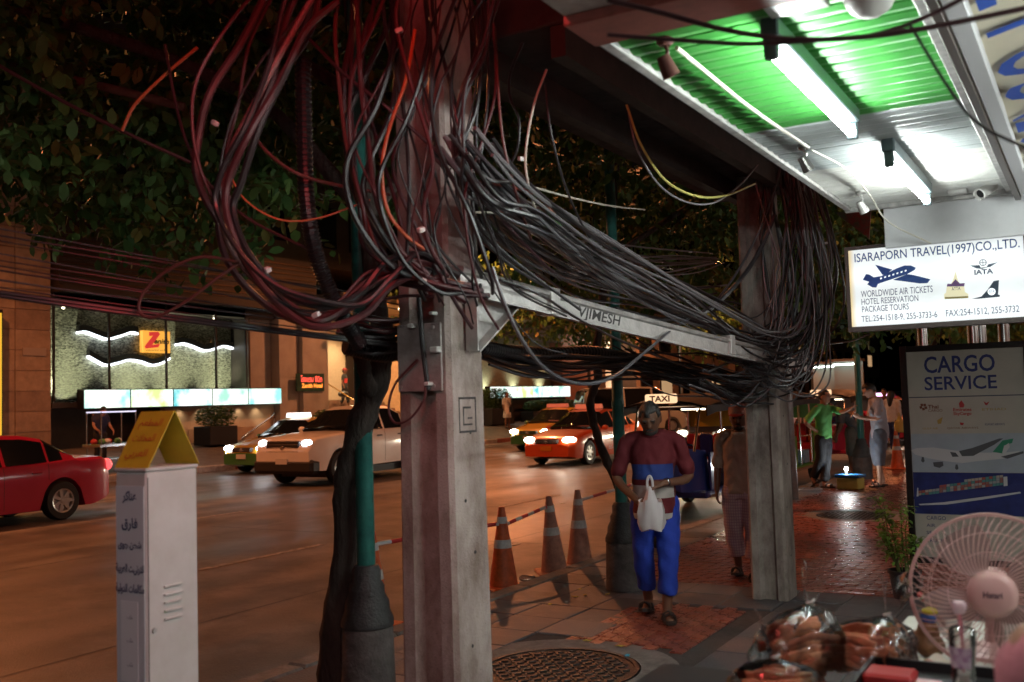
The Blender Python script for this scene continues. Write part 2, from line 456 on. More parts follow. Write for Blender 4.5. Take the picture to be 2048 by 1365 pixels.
# ------------------------------------------------------------------ hotel across the road (facade plane X = -27)
HX = -27.0; HZ = .58
def hy(u, v=780): return px_(u, v, HX).y
stone_ms = [mat("stone_panel%d" % i, c, .45, noise=.25, scale=3, bump=.15, rvar=.1) for i, c in enumerate(((.30,.22,.16),(.26,.19,.14),(.33,.25,.18)))]
dark_wall = mat("dark_facade", (.035,.03,.028), .4, noise=.3, scale=2)
grey_panel = mat("grey_cladding", (.36,.35,.33), .5, noise=.12, scale=2)
warm_wall = mat("warm_render", (.42,.34,.26), .6, noise=.15, scale=2)
glassy = mat("window_glass", (.9,.95,.95), .03, trans=1.0, ior=1.05, spec=.6)
steel_m = mat("brushed_steel", (.55,.55,.55), .25, metal=1.0)
blk = mat("black_paint", (.012,.012,.013), .45)
hotel = thing("hotel_building", "tall dark hotel with stone pier, glass bays and lit entrance across the road", "building", (HX, 18, HZ))
hotel_off = Vector((HX, 18, HZ))
def hb(name, lo, hi, m, parent=None, bev=0):
    lo = Vector(lo) - hotel_off; hi = Vector(hi) - hotel_off
    return bx(name, lo, hi, m, parent or hotel, bev)
# stone pier on the left
hb("pier_core", (HX-3,2,HZ-.1), (HX-.06,18.72,12), stone_ms[1])
for r in range(14):
    for c in range(3):
        y1 = 18.7 - c*1.15; z0 = HZ + r*.6
        hb("stone_panel", (HX-.05,y1-1.135,z0+.008), (HX+rng.uniform(-.004,.004),y1-.012,z0+.592), stone_ms[rng.randrange(3)])
# upper storeys
hb("upper_wall", (HX-14,18.75,7.4), (HX-.3,62,22), dark_wall)
for r in range(4):
    for c in range(16):
        y = 20 + c*2.6; z = 8.2 + r*3.2
        hb("upper_window", (HX-.3,y,z), (HX-.22,y+1.7,z+1.7), mat("dark_window", (.01,.012,.015), .08))
hb("back_wall", (HX-14,18.75,HZ-.1), (HX-13.6,62,7.4), dark_wall)
# entrance hood between z 5 and 7.4
hb("hood", (HX-2.8,18.75,5.35), (HX+.5,30.2,5.55), dark_wall)
hb("hood_front", (HX-.4,18.76,5.56), (HX+.3,30.2,7.39), dark_wall)
for k in range(9):
    hb("hood_strip", (HX+.3,18.8,5.7+k*.18), (HX+.34,30.1,5.74+k*.18), mat("bronze_strip", (.12,.08,.05), .3, metal=.8))
# glitter wall behind glass
def glitter():
    m = bpy.data.materials.new("glitter_wall"); m.use_nodes = True
    n = m.node_tree.nodes; l = m.node_tree.links; b = n["Principled BSDF"]
    tc = n.new("ShaderNodeTexCoord"); vo = n.new("ShaderNodeTexVoronoi"); vo.inputs["Scale"].default_value = 16
    mp = n.new("ShaderNodeMapping"); mp.inputs["Scale"].default_value = (1,1,2.2)
    l.new(tc.outputs["Object"], mp.inputs[0]); l.new(mp.outputs[0], vo.inputs["Vector"])
    cr = n.new("ShaderNodeValToRGB"); cr.color_ramp.elements[0].color = (.04,.045,.03,1); cr.color_ramp.elements[1].color = (.62,.64,.5,1)
    cr.color_ramp.elements[0].position = .15; cr.color_ramp.elements[1].position = .95
    l.new(vo.outputs["Color"], cr.inputs[0]); l.new(cr.outputs[0], b.inputs["Base Color"])
    b.inputs["Roughness"].default_value = .4
    bp = n.new("ShaderNodeBump"); bp.inputs["Strength"].default_value = 1; bp.inputs["Distance"].default_value = .06
    l.new(vo.outputs["Color"], bp.inputs["Height"]); l.new(bp.outputs[0], b.inputs["Normal"])
    return m
gm = glitter()
GX = HX - .9
Y0, Y1 = 18.75, 26.75
hb("glitter_panel", (GX-.1,Y0,2.05), (GX,Y1,5.0), gm)
hb("bay_ceiling", (GX-.1,Y0,5.02), (HX-.03,Y1+1.4,5.3), dark_wall)
hb("bay_side", (GX,Y1+.02,1.8), (HX-.02,Y1+.12,5.0), dark_wall)
hb("bay_sill", (GX,Y0,1.86), (HX-.02,Y1,2.03), dark_wall)
for y in (18.8, 20.75, 23.0, 25.2, 26.65):
    hb("mullion", (HX-.06,y-.025,2.04), (HX+.02,y+.025,5.34), blk)
for a, c in ((18.83,20.72),(20.78,22.97),(23.03,25.17),(25.23,26.62)):
    hb("glass_pane", (HX-.03,a,2.06), (HX-.018,c,5.3), glassy)
# side lights grazing the glitter wall from the sill: three warm-white uplights, and top spots
for y in (19.75, 22.2, 23.9, 25.9):
    f = hb("floor_uplight", (GX+.26,y-.08,2.035), (GX+.42,y+.08,2.10), steel_m)
    lamp("uplight_lamp", 'SPOT', Vector((GX+.30,y,2.12))-hotel_off, 420, (1,.93,.62), f and hotel, .08, R(135), 1.0, aim=(-.42,0,1))
for y in (19.4,21.3,23.4,25.5):
    b = MB(); b.ell((0,0,0),(.05,.05,.05),10,6); o = ob("ceiling_spot", b, emat("spot_glow", (1,.86,.6), 14), hotel, loc=Vector((GX+.5,y,4.96))-hotel_off)
# grey columns
def column(y0, y1, x1, z1, name="column"):
    hb("column_core", (HX-2.4,y0+.01,HZ-.1), (x1-.03,y1-.01,z1), grey_panel)
    z = HZ
    while z < z1-.1:
        hb("cladding_panel", (x1-.028,y0,z+.008), (x1,y1,min(z+2.25,z1)-.008), grey_panel); z += 2.25
column(26.8, 28.15, HX-.25, 5.34); column(28.2, 29.25, HX+.15, 7.3)
column(29.28, 30.75, HX+.35, 5.5)
# light boxes strip
lb_ms = []
def lightbox_mat(i, c1, c2, s):
    m = bpy.data.materials.new("lightbox%d" % i); m.use_nodes = True
    n = m.node_tree.nodes; l = m.node_tree.links; b = n["Principled BSDF"]
    tc = n.new("ShaderNodeTexCoord"); nz = n.new("ShaderNodeTexNoise"); nz.inputs["Scale"].default_value = 1.5; nz.inputs["Detail"].default_value = 5
    mp = n.new("ShaderNodeMapping"); mp.inputs["Location"].default_value = (i*3.1, i*1.7, 0)
    l.new(tc.outputs["Object"], mp.inputs[0]); l.new(mp.outputs[0], nz.inputs["Vector"])
    cr = n.new("ShaderNodeValToRGB"); e = cr.color_ramp.elements
    e[0].position = .36; e[0].color = (*c1,1); e[1].position = .66; e[1].color = (*c2,1)
    k = e.new(.5); k.color = (.8,1,.86,1)
    l.new(nz.outputs["Fac"], cr.inputs[0]); l.new(cr.outputs[0], b.inputs["Emission Color"]); b.inputs["Emission Strength"].default_value = s
    b.inputs["Base Color"].default_value = (.05,.05,.05,1); return m
def light_strip(y0, y1, z0, z1, n, x, label, seed):
    t = thing("lightbox_strip", label, "light box", (x, y0, z0))
    dy = (y1-y0)/n
    bx("housing", (-.34,0,0), (-.03,y1-y0,z1-z0), blk, t)
    for i in range(n):
        bx("lit_panel", (-.03,i*dy+.035,.03), (0,(i+1)*dy-.035,z1-z0-.03),
           lightbox_mat(seed+i, ((.25,.75,.7),(.55,.7,.25),(.1,.5,.55),(.3,.65,.5))[i%4], ((1,1,.92),(.85,1,.9),(1,1,1))[i%3], 1.25), t)
    return t
light_strip(19.6, 28.15, 1.8, 2.42, 5, HX+.3, "row of five glowing green and white picture light boxes under the glitter wall", 0)
light_strip(43.2, 52.1, 1.78, 2.42, 4, HX+.3, "farther row of glowing picture light boxes behind the orange taxi", 7)
# under the strip: dark recess and warm wall with downlights
hb("recess_wall", (HX-1.2,18.75,HZ-.1), (HX-1.0,22.95,1.85), dark_wall)
hb("garden_wall", (HX-.35,23.0,HZ-.1), (HX-.12,28.15,1.79), warm_wall)
hb("garden_low_wall", (HX-.1,24.0,HZ-.1), (HX+.25,26.7,1.02), warm_wall)
for y in (23.6,24.5,25.4,26.3,27.2):
    lamp("downlight", 'SPOT', Vector((HX+.12,y,1.77))-hotel_off, 7, (1,.72,.42), hotel, .04, R(110), .8, aim=(-.35,0,-1))
for y in (24.6,27.4):
    f = hb("wall_uplight", (HX+.3,y-.07,HZ), (HX+.42,y+.07,HZ+.09), steel_m)
    lamp("uplight_lamp", 'SPOT', Vector((HX+.36,y,HZ+.12))-hotel_off, 9, (1,.75,.45), hotel, .04, R(90), .8, aim=(-.4,0,1))
# handrail
b = MB(); b.tube(spline([(HX+.5,25.9,HZ),(HX+.5,26.0,HZ+.1),(HX+.5,27.4,1.35),(HX+.5,27.5,1.38),(HX+.5,27.55,HZ)],5), .025, 8)
tag(ob("handrail", b, steel_m, smooth=True), "thin metal handrail sloping up in front of the warm garden wall", "handrail")
# entrance stairs and lobby
ST = 31.0
for k in range(9):
    hb("stair_tread", (HX-5,ST,HZ+.15*k-.02), (HX-.2-.3*k,37.8,HZ+.15*(k+1)), mat("brown_granite", (.22,.13,.09), .4, noise=.2, scale=8))
lobby_m = mat("lobby_wall", (.55,.45,.33), .5, noise=.1)
hb("lobby_back", (HX-7.2,ST-.3,HZ), (HX-7,47,6.2), lobby_m)
hb("lobby_floor", (HX-7,ST,HZ), (HX-3.02,47,HZ+1.36), mat("brown_granite", (.22,.13,.09), .4))
hb("lobby_side", (HX-7,ST-.22,HZ), (HX-.1,ST-.04,6.2), lobby_m)
hb("lobby_ceiling", (HX-7,ST-.2,5.9), (HX+1.2,47,6.2), mat("gold_ceiling", (.5,.38,.22), .35))
hb("lobby_door", (HX-7,40.6,HZ+1.36), (HX-6.9,42.6,4.3), mat("dark_door", (.03,.02,.016), .3))
hb("door_frame", (HX-7,40.45,4.3), (HX-6.85,42.75,4.5), steel_m)
hb("right_wall", (HX-3,37.9,HZ-.1), (HX-.2,43.2,5.9), mat("orange_render", (.45,.26,.14), .5, noise=.15))
hb("right_wall_upper", (HX-3,37.9,6.25), (HX-.2,62,7.39), dark_wall)
for (x, y) in ((HX-5.2,32.2),(HX-5.2,36.5),(HX-5.6,39.5),(HX-5.4,43),(HX-2.5,33.2),(HX-2.2,36.5),(HX-.4,32.4),(HX-.2,39.5),(HX+.4,35.6)):
    b = MB(); b.lathe([(.0,0),(.09,0),(.09,.03),(.0,.03)], 14)
    ob("ceiling_lamp", b, emat("warm_lamp", (1,.72,.4), 40), hotel, loc=Vector((x,y,5.86))-hotel_off)
    lamp("lobby_lamp", 'SPOT', Vector((x,y,5.84))-hotel_off, 700, (1,.66,.34), hotel, .08, R(130), .7, aim=(0,0,-1))
for (dy, dz) in ((0,0),(.35,.02),(.75,.0),(1.1,.03)):
    b = MB(); b.ell((0,0,0),(.05,.16,.03),8,5); ob("ceiling_glow_tube", b, emat("warm_lamp", (1,.72,.4), 40), hotel, loc=Vector((HX+.6,31.4+dy,5.78+dz))-hotel_off)
for s in range(2):
    y = 31.25 + s*2.6; b = MB()
    b.tube([(HX-.3,y,HZ),(HX-.3,y,HZ+1.0),(HX-2.8,y,HZ+2.3),(HX-2.8,y,HZ+1.36)], .03, 8)
    tag(ob("stair_handrail", b, mat("brass", (.6,.42,.18), .25, metal=1), smooth=True), ("left brass handrail climbing the hotel entrance steps","middle brass handrail climbing the hotel entrance steps")[s], "handrail")
# far section: repeats the glitter bay
hb("far_glitter", (GX-.1,43.3,2.05), (GX,51.9,5.0), mat("far_glitter_wall", (.3,.32,.22), .5, noise=.6, scale=9, stretch=(1,3,1)))
hb("far_bay_ceiling", (GX-.1,43.3,5.0), (HX,52,5.9), dark_wall)
hb("far_bay_sill", (GX,43.3,1.2), (HX,52,2.03), dark_wall)
hb("far_base_wall", (HX-.3,43.3,HZ-.1), (HX-.1,52,1.2), dark_wall)
for y in (44.5,47.5,50.5):
    lamp("uplight_lamp", 'SPOT', Vector((GX+.4,y,2.1))-hotel_off, 70, (1,.95,.72), hotel, .05, R(110), .9, aim=(-.3,0,1))
hb("red_wall", (HX-1,52.1,HZ-.1), (HX-.2,56.9,6.2), mat("redbrown_render", (.25,.11,.07), .5, noise=.2))
white_col = hb("white_column", (HX-.6,57.0,HZ-.1), (HX+.3,59.4,5.2), mat("cream_render", (.7,.62,.5), .5))
for y in (57.6,58.8): lamp("column_uplight", 'SPOT', Vector((HX+.9,y,HZ+.1))-hotel_off, 260, (1,.86,.62), hotel, .06, R(100), .8, aim=(-.35,0,1))
lamp("column_downlight", 'POINT', Vector((HX+1.2,58.2,5.2))-hotel_off, 120, (1,.86,.62), hotel, .1)
# black planter with hedge, further hedges
def hedge(name, lo, hi, n, m, parent, leaf=.07):
    b = MB()
    for i in range(n):
        p = Vector([rng.uniform(lo[k],hi[k]) for k in range(3)])
        c = Vector([(lo[k]+hi[k])/2 for k in range(3)]); h = Vector([(hi[k]-lo[k])/2 for k in range(3)])
        q = Vector([(p[k]-c[k])/h[k] for k in range(3)])
        if abs(q.x)**3+abs(q.y)**3+abs(q.z)**3 > 1.1: continue
        T = Matrix.Translation(p) @ Matrix.Rotation(rng.uniform(0,6.3),4,'Z') @ Matrix.Rotation(rng.uniform(-1,1),4,'X')
        b.add([T @ Vector(v) for v in ((0,-leaf*.4,0),(leaf,0,.01),(0,leaf*.4,0),(-leaf,0,.01))], [(0,1,2,3)])
    return ob(name, b, m, parent)
hedge_m = mat("hedge_leaf", (.06,.12,.03), .5, noise=.5, scale=30)
def planter(label, x, y0, y1, h, hh, w=.8, z=HZ):
    t = thing("planter_box", label, "planter", (x, y0, z))
    b = MB(); b.bbox((-w/2,0,0), (w/2,y1-y0,h), .02); ob("box", b, blk, t)
    hedge("hedge", (-w/2-.08,-.06,h-.05), (w/2+.08,y1-y0+.06,h+hh), int(1500*(y1-y0)), hedge_m, t)
planter("black planter with clipped hedge beside the warm garden wall", HX+1.4, hy(345,860), hy(410,860)-.2, .62, .65, z=.5)
planter("planter with rounded hedge below the red and green hotel sign", HX+.9, 29.5, 31.2, .5, .55, z=.5)
planter("dark planter with bright hedge behind the orange taxi", HX+.8, 46.0, 51.5, .55, .6, z=.5)
planter("black planter with bush beside the woman in the white dress", HX+1.2, 41.2, 43.3, .8, 1.0, z=.5)
# wave lights
wave_m = emat("wave_light", (.92,.93,1), 3.0)
def wave(uv, label):
    P = [px_(u, v, GX+.14) for u, v in uv]
    pts = spline(P, 8)
    t = thing("wave_light", label, "wall light", pts[0])
    o0 = Vector(pts[0]); b = MB(); c = MB()
    n = len(pts); vs = []; vs2 = []
    for p in pts:
        p = p - o0
        vs += [p+Vector((.02,0,0)), p+Vector((.02,0,.07)), p+Vector((-.12,0,.07)), p+Vector((-.12,0,0))]
        vs2 += [p+Vector((.03,0,.075)), p+Vector((.03,0,.26)), p+Vector((-.13,0,.26)), p+Vector((-.13,0,.075))]
    fs = [(4*i+j, 4*i+(j+1)%4, 4*i+4+(j+1)%4, 4*i+4+j) for i in range(n-1) for j in range(4)] + [(3,2,1,0), tuple(4*n-4+j for j in range(4))]
    b.add(vs, fs); c.add(vs2, fs); ob("light_tube", b, wave_m, t); ob("black_cap", c, blk, t)
wave([(157,668),(172,667),(195,675),(215,681),(240,675),(262,668),(276,670)], "wavy white light strip high on the left of the glitter wall")
wave([(354,692),(368,690),(388,696),(410,704),(430,700),(448,695),(466,699)], "wavy white light strip right of the orange hotel sign")
wave([(178,716),(192,724),(212,733),(235,729),(258,723),(282,726),(305,733),(325,728),(340,719)], "wavy white light strip lowest on the glitter wall")
# orange hotel sign
p0 = px_(286,705,GX+.2); p1 = px_(340,664,GX+.2)
t = thing("hotel_sign", "orange square light sign with red Z on the glitter wall", "sign", p0)
bx("sign_box", (-.16,0,0), (0,p1.y-p0.y,p1.z-p0.z), mat("sign_orange", (.5,.25,.05), .5, emit=(1,.42,.06), estr=.85), t)
ww, hh = p1.y-p0.y, p1.z-p0.z
red_s = mat("sign_red", (.5,.02,.02), .5, emit=(1,.06,.05), estr=.5)
b = MB(); b.prism([(ww*.22,hh*.93),(ww*.55,hh*.97),(ww*.62,hh*.86),(ww*.33,hh*.35),(ww*.62,hh*.42),(ww*.55,hh*.25),(ww*.08,hh*.17),(ww*.06,hh*.28),(ww*.36,hh*.78),(ww*.22,hh*.74)], 0, .002, .012)
ob("red_letter", b, red_s, t)
text_on("lettering", "enith", .24, blk, t, plane((.006,ww*.68,hh*.52),(0,1,0),(0,0,1)), fit=ww*.56, bold=.008, font_shear=.25)
text_on("small_lettering", "SUKHUMVIT HOTEL", .08, blk, t, plane((.006,ww*.5,hh*.10),(0,1,0),(0,0,1)), fit=ww*.8)
# Thai hotel sign on the column
p0 = px_(594,783,HX+.42); p1 = px_(648,748,HX+.42)
t = thing("hotel_name_sign", "small dark green sign with red Thai lettering on the grey column", "sign", p0)
ww, hh = p1.y-p0.y, p1.z-p0.z
bx("board", (-.06,0,0), (0,ww,hh), mat("sign_green", (.02,.07,.05), .4, noise=.6, scale=5), t)
text_on("thai_lettering", "โรงแรม ซีนิท", .3, mat("neon_red", (.4,.02,.02), .5, emit=(1,.1,.06), estr=1.6), t, plane((.006,ww*.53,hh*.66),(0,1,0),(0,0,1)), fit=ww*.78, bold=.006)
text_on("orange_lettering", "Zenith Hotel", .22, mat("neon_orange", (.4,.1,.02), .5, emit=(1,.3,.04), estr=1.6), t, plane((.006,ww*.55,hh*.3),(0,1,0),(0,0,1)), fit=ww*.76, bold=.006)
# yellow lit panel at the far left edge and plaque
b = MB(); y0, y1 = px_(-40,750,HX+.5).y, px_(10,750,HX+.5).y
t = thing("yellow_light_panel", "tall yellow illuminated panel standing at the left edge by the stone pier", "sign", (HX+.3,y0,HZ))
bx("frame", (-.12,0,0), (.1,y1-y0,4.1), blk, t); bx("lit_face", (.1,.05,.1), (.13,y1-y0-.05,4.0), mat("yellow_lit", (.5,.4,.05), .5, emit=(.9,.6,.05), estr=.55), t)
p = px_(45,711,HX+.02); q = px_(92,697,HX+.02)
tag(bx("wall_plaque", (HX+.012,p.y,p.z), (HX+.04,q.y,q.z), mat("plaque_metal", (.45,.38,.32), .3, metal=.3)), "pale metal plaque on the stone pier left of the glass bay", "plaque")

# ---------------------------------------------------------------- other buildings along the far side and beyond
tan = mat("tan_render", (.34,.26,.2), .7, noise=.25, scale=1.5)
def block(label, x0, y0, y1, h, m, rows, cols, lit=()):
    t = thing("street_building", label, "building", (x0, y0, .5))
    bx("wall", (-12,0,-.6), (0,y1-y0,h), m, t)
    bx("parapet", (-12,-.1,h), (.15,y1-y0+.1,h+.5), dark_wall, t)
    for r in range(rows):
        for c in range(cols):
            w = (y1-y0)/cols; y = c*w + w*.2; z = 1.0 + r*3.2
            f = bx("window", (0,y,z), (.06,y+w*.6,z+1.7), blk, t)
            bx("pane", (.06,y+.08,z+.08), (.08,y+w*.6-.08,z+1.62), emat("lit_pane", (1,.6,.3), .35) if (r, c) in lit else mat("dark_window", (.01,.012,.015), .08), f)
block("tan low building beyond the hotel with dark windows", -27, 62.5, 84, 7, tan, 2, 6, {(0,1),(0,4)})
block("dark building further along the far side of the street", -27, 84.5, 112, 11, dark_wall, 3, 7, {(0,2),(1,5)})
block("pale building farthest along the far side of the street", -27, 112.5, 150, 9, tan, 2, 8, {(0,0),(0,3),(1,6)})
block("brown building left of the stone pier", -27.3, -30, 1.9, 10, tan, 3, 8)
# ------------------------------------------------------------------ concrete utility poles, beam, platform
def concrete(name, c, stain, seed, paint=None):
    m = bpy.data.materials.new(name); m.use_nodes = True
    n = m.node_tree.nodes; l = m.node_tree.links; b = n["Principled BSDF"]
    tc = n.new("ShaderNodeTexCoord")
    mp = n.new("ShaderNodeMapping"); mp.inputs["Location"].default_value = (seed,seed*.7,0); mp.inputs["Scale"].default_value = (1,1,.55)
    l.new(tc.outputs["Object"], mp.inputs[0])
    n1 = n.new("ShaderNodeTexNoise"); n1.inputs["Scale"].default_value = 3.5; n1.inputs["Detail"].default_value = 10; n1.inputs["Roughness"].default_value = .7
    l.new(mp.outputs[0], n1.inputs["Vector"])
    n2 = n.new("ShaderNodeTexNoise"); n2.inputs["Scale"].default_value = 90; n2.inputs["Detail"].default_value = 5
    l.new(tc.outputs["Object"], n2.inputs["Vector"])
    r1 = n.new("ShaderNodeValToRGB"); r1.color_ramp.elements[0].position = .36; r1.color_ramp.elements[1].position = .60
    r1.color_ramp.elements[0].color = (*stain,1); r1.color_ramp.elements[1].color = (*c,1)
    l.new(n1.outputs["Fac"], r1.inputs[0])
    vo = n.new("ShaderNodeTexVoronoi"); vo.inputs["Scale"].default_value = 38; l.new(tc.outputs["Object"], vo.inputs["Vector"])
    r2 = n.new("ShaderNodeValToRGB"); r2.color_ramp.elements[0].position = .06; r2.color_ramp.elements[1].position = .13
    r2.color_ramp.elements[0].color = (.35,.33,.31,1); r2.color_ramp.elements[1].color = (1,1,1,1)
    l.new(vo.outputs["Distance"], r2.inputs[0])
    mx = n.new("ShaderNodeMix"); mx.data_type = 'RGBA'; mx.blend_type = 'MULTIPLY'; mx.inputs["Factor"].default_value = .8
    l.new(r1.outputs[0], mx.inputs[6]); l.new(r2.outputs[0], mx.inputs[7])
    l.new(mx.outputs[2], b.inputs["Base Color"])
    b.inputs["Roughness"].default_value = .85
    bp = n.new("ShaderNodeBump"); bp.inputs["Strength"].default_value = .5; bp.inputs["Distance"].default_value = .008
    l.new(n2.outputs["Fac"], bp.inputs["Height"]); l.new(bp.outputs[0], b.inputs["Normal"])
    return m
conc1 = concrete("pole_concrete", (.43,.36,.33), (.20,.145,.12), 1.3)
conc2 = concrete("pole_concrete_b", (.37,.33,.29), (.14,.115,.10), 5.1)
def h_section(w, d, g, ins):
    """square with a groove of half width g and depth ins on the two Y faces, chamfered"""
    c = .022*w/.16
    return [(-w+c,-d),(-g-ins*.6,-d),(-g,-d+ins),(g,-d+ins),(g+ins*.6,-d),(w-c,-d),(w,-d+c),(w,d-c),(w-c,d),(g+ins*.6,d),(g,d-ins),(-g,d-ins),(-g-ins*.6,d),(-w+c,d),(-w,d-c),(-w,-d+c)]
def pole(name, label, loc, top, w0, w1, m, rz=0.0):
    t = thing(name, label, "utility pole", loc, rz)
    b = MB(); N = 20; vs = []; k = 16
    for i in range(N+1):
        f = i/N; w = w0+(w1-w0)*f
        for (x, y) in h_section(w, w, w*.30, w*.30): vs.append((x+rng.uniform(-.0012,.0012), y+rng.uniform(-.0012,.0012), top*f))
    fs = [(i*k+j, i*k+(j+1)%k, (i+1)*k+(j+1)%k, (i+1)*k+j) for i in range(N) for j in range(k)] + [tuple(N*k+j for j in range(k)), tuple(range(k))[::-1]]
    b.add(vs, fs); ob("shaft", b, m, t)
    return t
c1 = pd(909,1100,4.6)
P1 = Vector((c1.x-.16, c1.y+.16, 0))
pole1 = pole("utility_pole", "large grooved concrete utility pole with metal plate, nearest the camera", P1, 8.5, .163, .115, conc1)
c2 = pz(1576,1204,0)
P2 = Vector((c2.x-.15, c2.y+.15, 0))
pole2 = pole("utility_pole", "grey grooved concrete utility pole beside the man in plaid trousers", P2, 8.5, .152, .115, conc2)
# steel plate, conduit and clips on the near pole
def w1_at(z): return .163 + (.115-.163)*z/8.5
galv = mat("galvanised_steel", (.50,.48,.46), .42, metal=.55, noise=.25, scale=10, bump=.2, rvar=.1)
rust = mat("rusty_steel", (.22,.10,.05), .75, noise=.5, scale=12, bump=.4, col2=(.30,.26,.23))
plate_m = mat("painted_plate", (.40,.36,.34), .55, noise=.3, scale=9, bump=.25, col2=(.22,.19,.18))
def on_pole(u, v): # point on the pole's -Y face
    q = py_(u, v, P1.y-.158); return q - P1
a = on_pole(800,785); c = on_pole(884,645)
bx("steel_plate", (a.x,-.172,a.z), (c.x,-.160,c.z), plate_m, pole1, .003)
for (u, v) in ((806,655),(870,655),(806,775),(872,772)):
    q = on_pole(u, v); b = MB(); b.cyl((q.x,-.170,q.z), (q.x,-.180,q.z), .008, 8); ob("bolt", b, galv, pole1)
black_rub = mat("black_rubber", (.018,.017,.018), .5)
q = [on_pole(845,590), on_pole(853,690), on_pole(864,780)]
b = MB(); b.tube(spline([(p.x,-.19,p.z) for p in q], 4), .012, 8); ob("riser_cable", b, black_rub, pole1, smooth=True)
white_pl = mat("white_plastic", (.62,.61,.58), .45)
for (u, v, s) in ((833,653,.022),(875,628,.018),(880,700,.03),(866,768,.02)):
    q = on_pole(u, v); b = MB(); b.bbox((q.x-s*.7,-.215,q.z-s*.45), (q.x+s*.7,-.172,q.z+s*.45), .004); ob("cable_clip", b, white_pl, pole1)
qs = [on_pole(u, v) for u, v in ((862,770),(858,800),(830,838),(800,845),(788,815),(800,770),(830,735),(845,720))]
b = MB(); b.tube(spline([(p.x,-.20,p.z) for p in qs], 6), .006, 8); ob("cable_tail", b, mat("maroon_cable", (.10,.03,.03), .5), pole1, smooth=True)
for k in range(5):   # bolt holes in the right face
    z = (.55,.98,1.23,1.55,.25)[k]; b = MB(); b.cyl((w1_at(z)-.004,(-.03,.02,-.05,.01,-.02)[k],z), (w1_at(z)+.0015,(-.03,.02,-.05,.01,-.02)[k],z), .009, 8); ob("bolt_hole", b, blk, pole1)
for (y, z) in ((.0,.35),(-.05,.75),(.03,1.1),(-.02,1.5)):
    b = MB(); b.cyl((.12,y,z), (.153-.0045*z+.001,y,z), .008, 8); ob("bolt_hole", b, blk, pole2)
# stencil square sprayed on the near pole
sten = mat("black_spray", (.05,.045,.045), .8, noise=.4, scale=40)
zc = px_(937,830,P1.x+.16).z; yc = px_(937,830,P1.x+.16).y-P1.y
for (y0, z0, y1, z1) in ((-.075,-.085,.075,-.075),(-.075,.075,.075,.085),(-.075,-.085,-.067,.085),(.067,-.085,.075,.085),(-.04,-.05,.04,-.042),(-.04,.03,.03,.04),(-.04,-.05,-.032,.04),(0,-.02,.04,-.012)):
    xx = w1_at(zc)
    bx("stencil_mark", (xx-.02,yc+y0,zc+z0), (xx+.0022,yc+y1,zc+z1), sten, pole1)

# beam
A = px_(916,531,P1.x+.20); B = px_(1622,716,P2.x+.19)
t = thing("steel_cross_beam", "long pale steel channel beam bolted between the two concrete poles", "beam", A)
prof = [(0,0),(.028,-.006),(.034,-.016),(.03,-.032),(.012,-.040),(.012,-.115),(.03,-.122),(.03,-.134),(-.002,-.134),(-.002,-.04),(-.06,-.04),(-.06,0)]
d = B - A; b = MB(); vs = []; N = 24; k = len(prof)
for i in range(N+1):
    p = d*(i/N) + Vector((0,0,-.02*math.sin(PI*i/N)))
    for (x, z) in prof: vs.append(p + Vector((x,0,z)))
b.add(vs, [(i*k+j,i*k+(j+1)%k,(i+1)*k+(j+1)%k,(i+1)*k+j) for i in range(N) for j in range(k)] + [tuple(range(k))[::-1], tuple(N*k+j for j in range(k))])
ob("channel", b, galv, t)
for f in (.012,.03): 
    p = d*f; b = MB(); b.cyl(p+Vector((.008,0,-.075)), p+Vector((.0155,0,-.075)), .011, 10); ob("bolt_hole", b, blk, t)
for f in (.155,.63):
    p = d*f; bx("strap", (p.x-.065,p.y-.05,p.z-.14), (p.x+.037,p.y+.05,p.z+.006), galv, t, .004)
# triangular bracket at the near pole
q = px_(930,596,P1.x+.17)-A; 
b = MB(); y0 = q.y; tri = [(y0,-.136),(y0+.42,-.155),(y0+.02,-.40)]
b.prism(tri, 0, -.03, -.022); b.box((-.03,y0,-.40),(.035,y0+.008,-.136))
e0 = Vector((.0,y0+.42,-.155)); e1 = Vector((.0,y0+.02,-.40))
b2 = MB(); b2.add([e0+Vector((-.03,0,0)),e0+Vector((.035,0,0)),e1+Vector((.035,0,0)),e1+Vector((-.03,0,0)),e0+Vector((-.03,.004,-.008)),e0+Vector((.035,.004,-.008)),e1+Vector((.035,.004,-.008)),e1+Vector((-.03,.004,-.008))],[(0,1,2,3),(7,6,5,4),(0,4,5,1),(1,5,6,2),(2,6,7,3),(3,7,4,0)])
ob("bracket_web", b, galv, t); ob("bracket_flange", b2, galv, t)
# sprayed letters on the beam
for f, ch in ((.20,"VJIMESH"),):
    p = d*.255
    dd = d.normalized(); me = text_on("spray_lettering", ch, .085, sten, t, plane((p.x+.0132, p.y, p.z-.088), dd, (0,0,1)), fit=.5, font_shear=.2, bold=.0015)
# transformer platform
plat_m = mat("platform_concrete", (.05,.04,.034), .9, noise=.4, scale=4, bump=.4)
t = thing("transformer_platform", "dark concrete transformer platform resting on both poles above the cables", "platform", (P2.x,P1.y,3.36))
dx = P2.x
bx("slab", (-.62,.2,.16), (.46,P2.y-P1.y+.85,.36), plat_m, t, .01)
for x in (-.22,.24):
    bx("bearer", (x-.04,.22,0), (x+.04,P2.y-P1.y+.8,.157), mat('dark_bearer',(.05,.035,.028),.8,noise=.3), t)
bx("transformer_tank", (-.5,1.2,.361), (.3,2.6,1.9), mat("tank_grey", (.09,.09,.09), .5), t, .04)

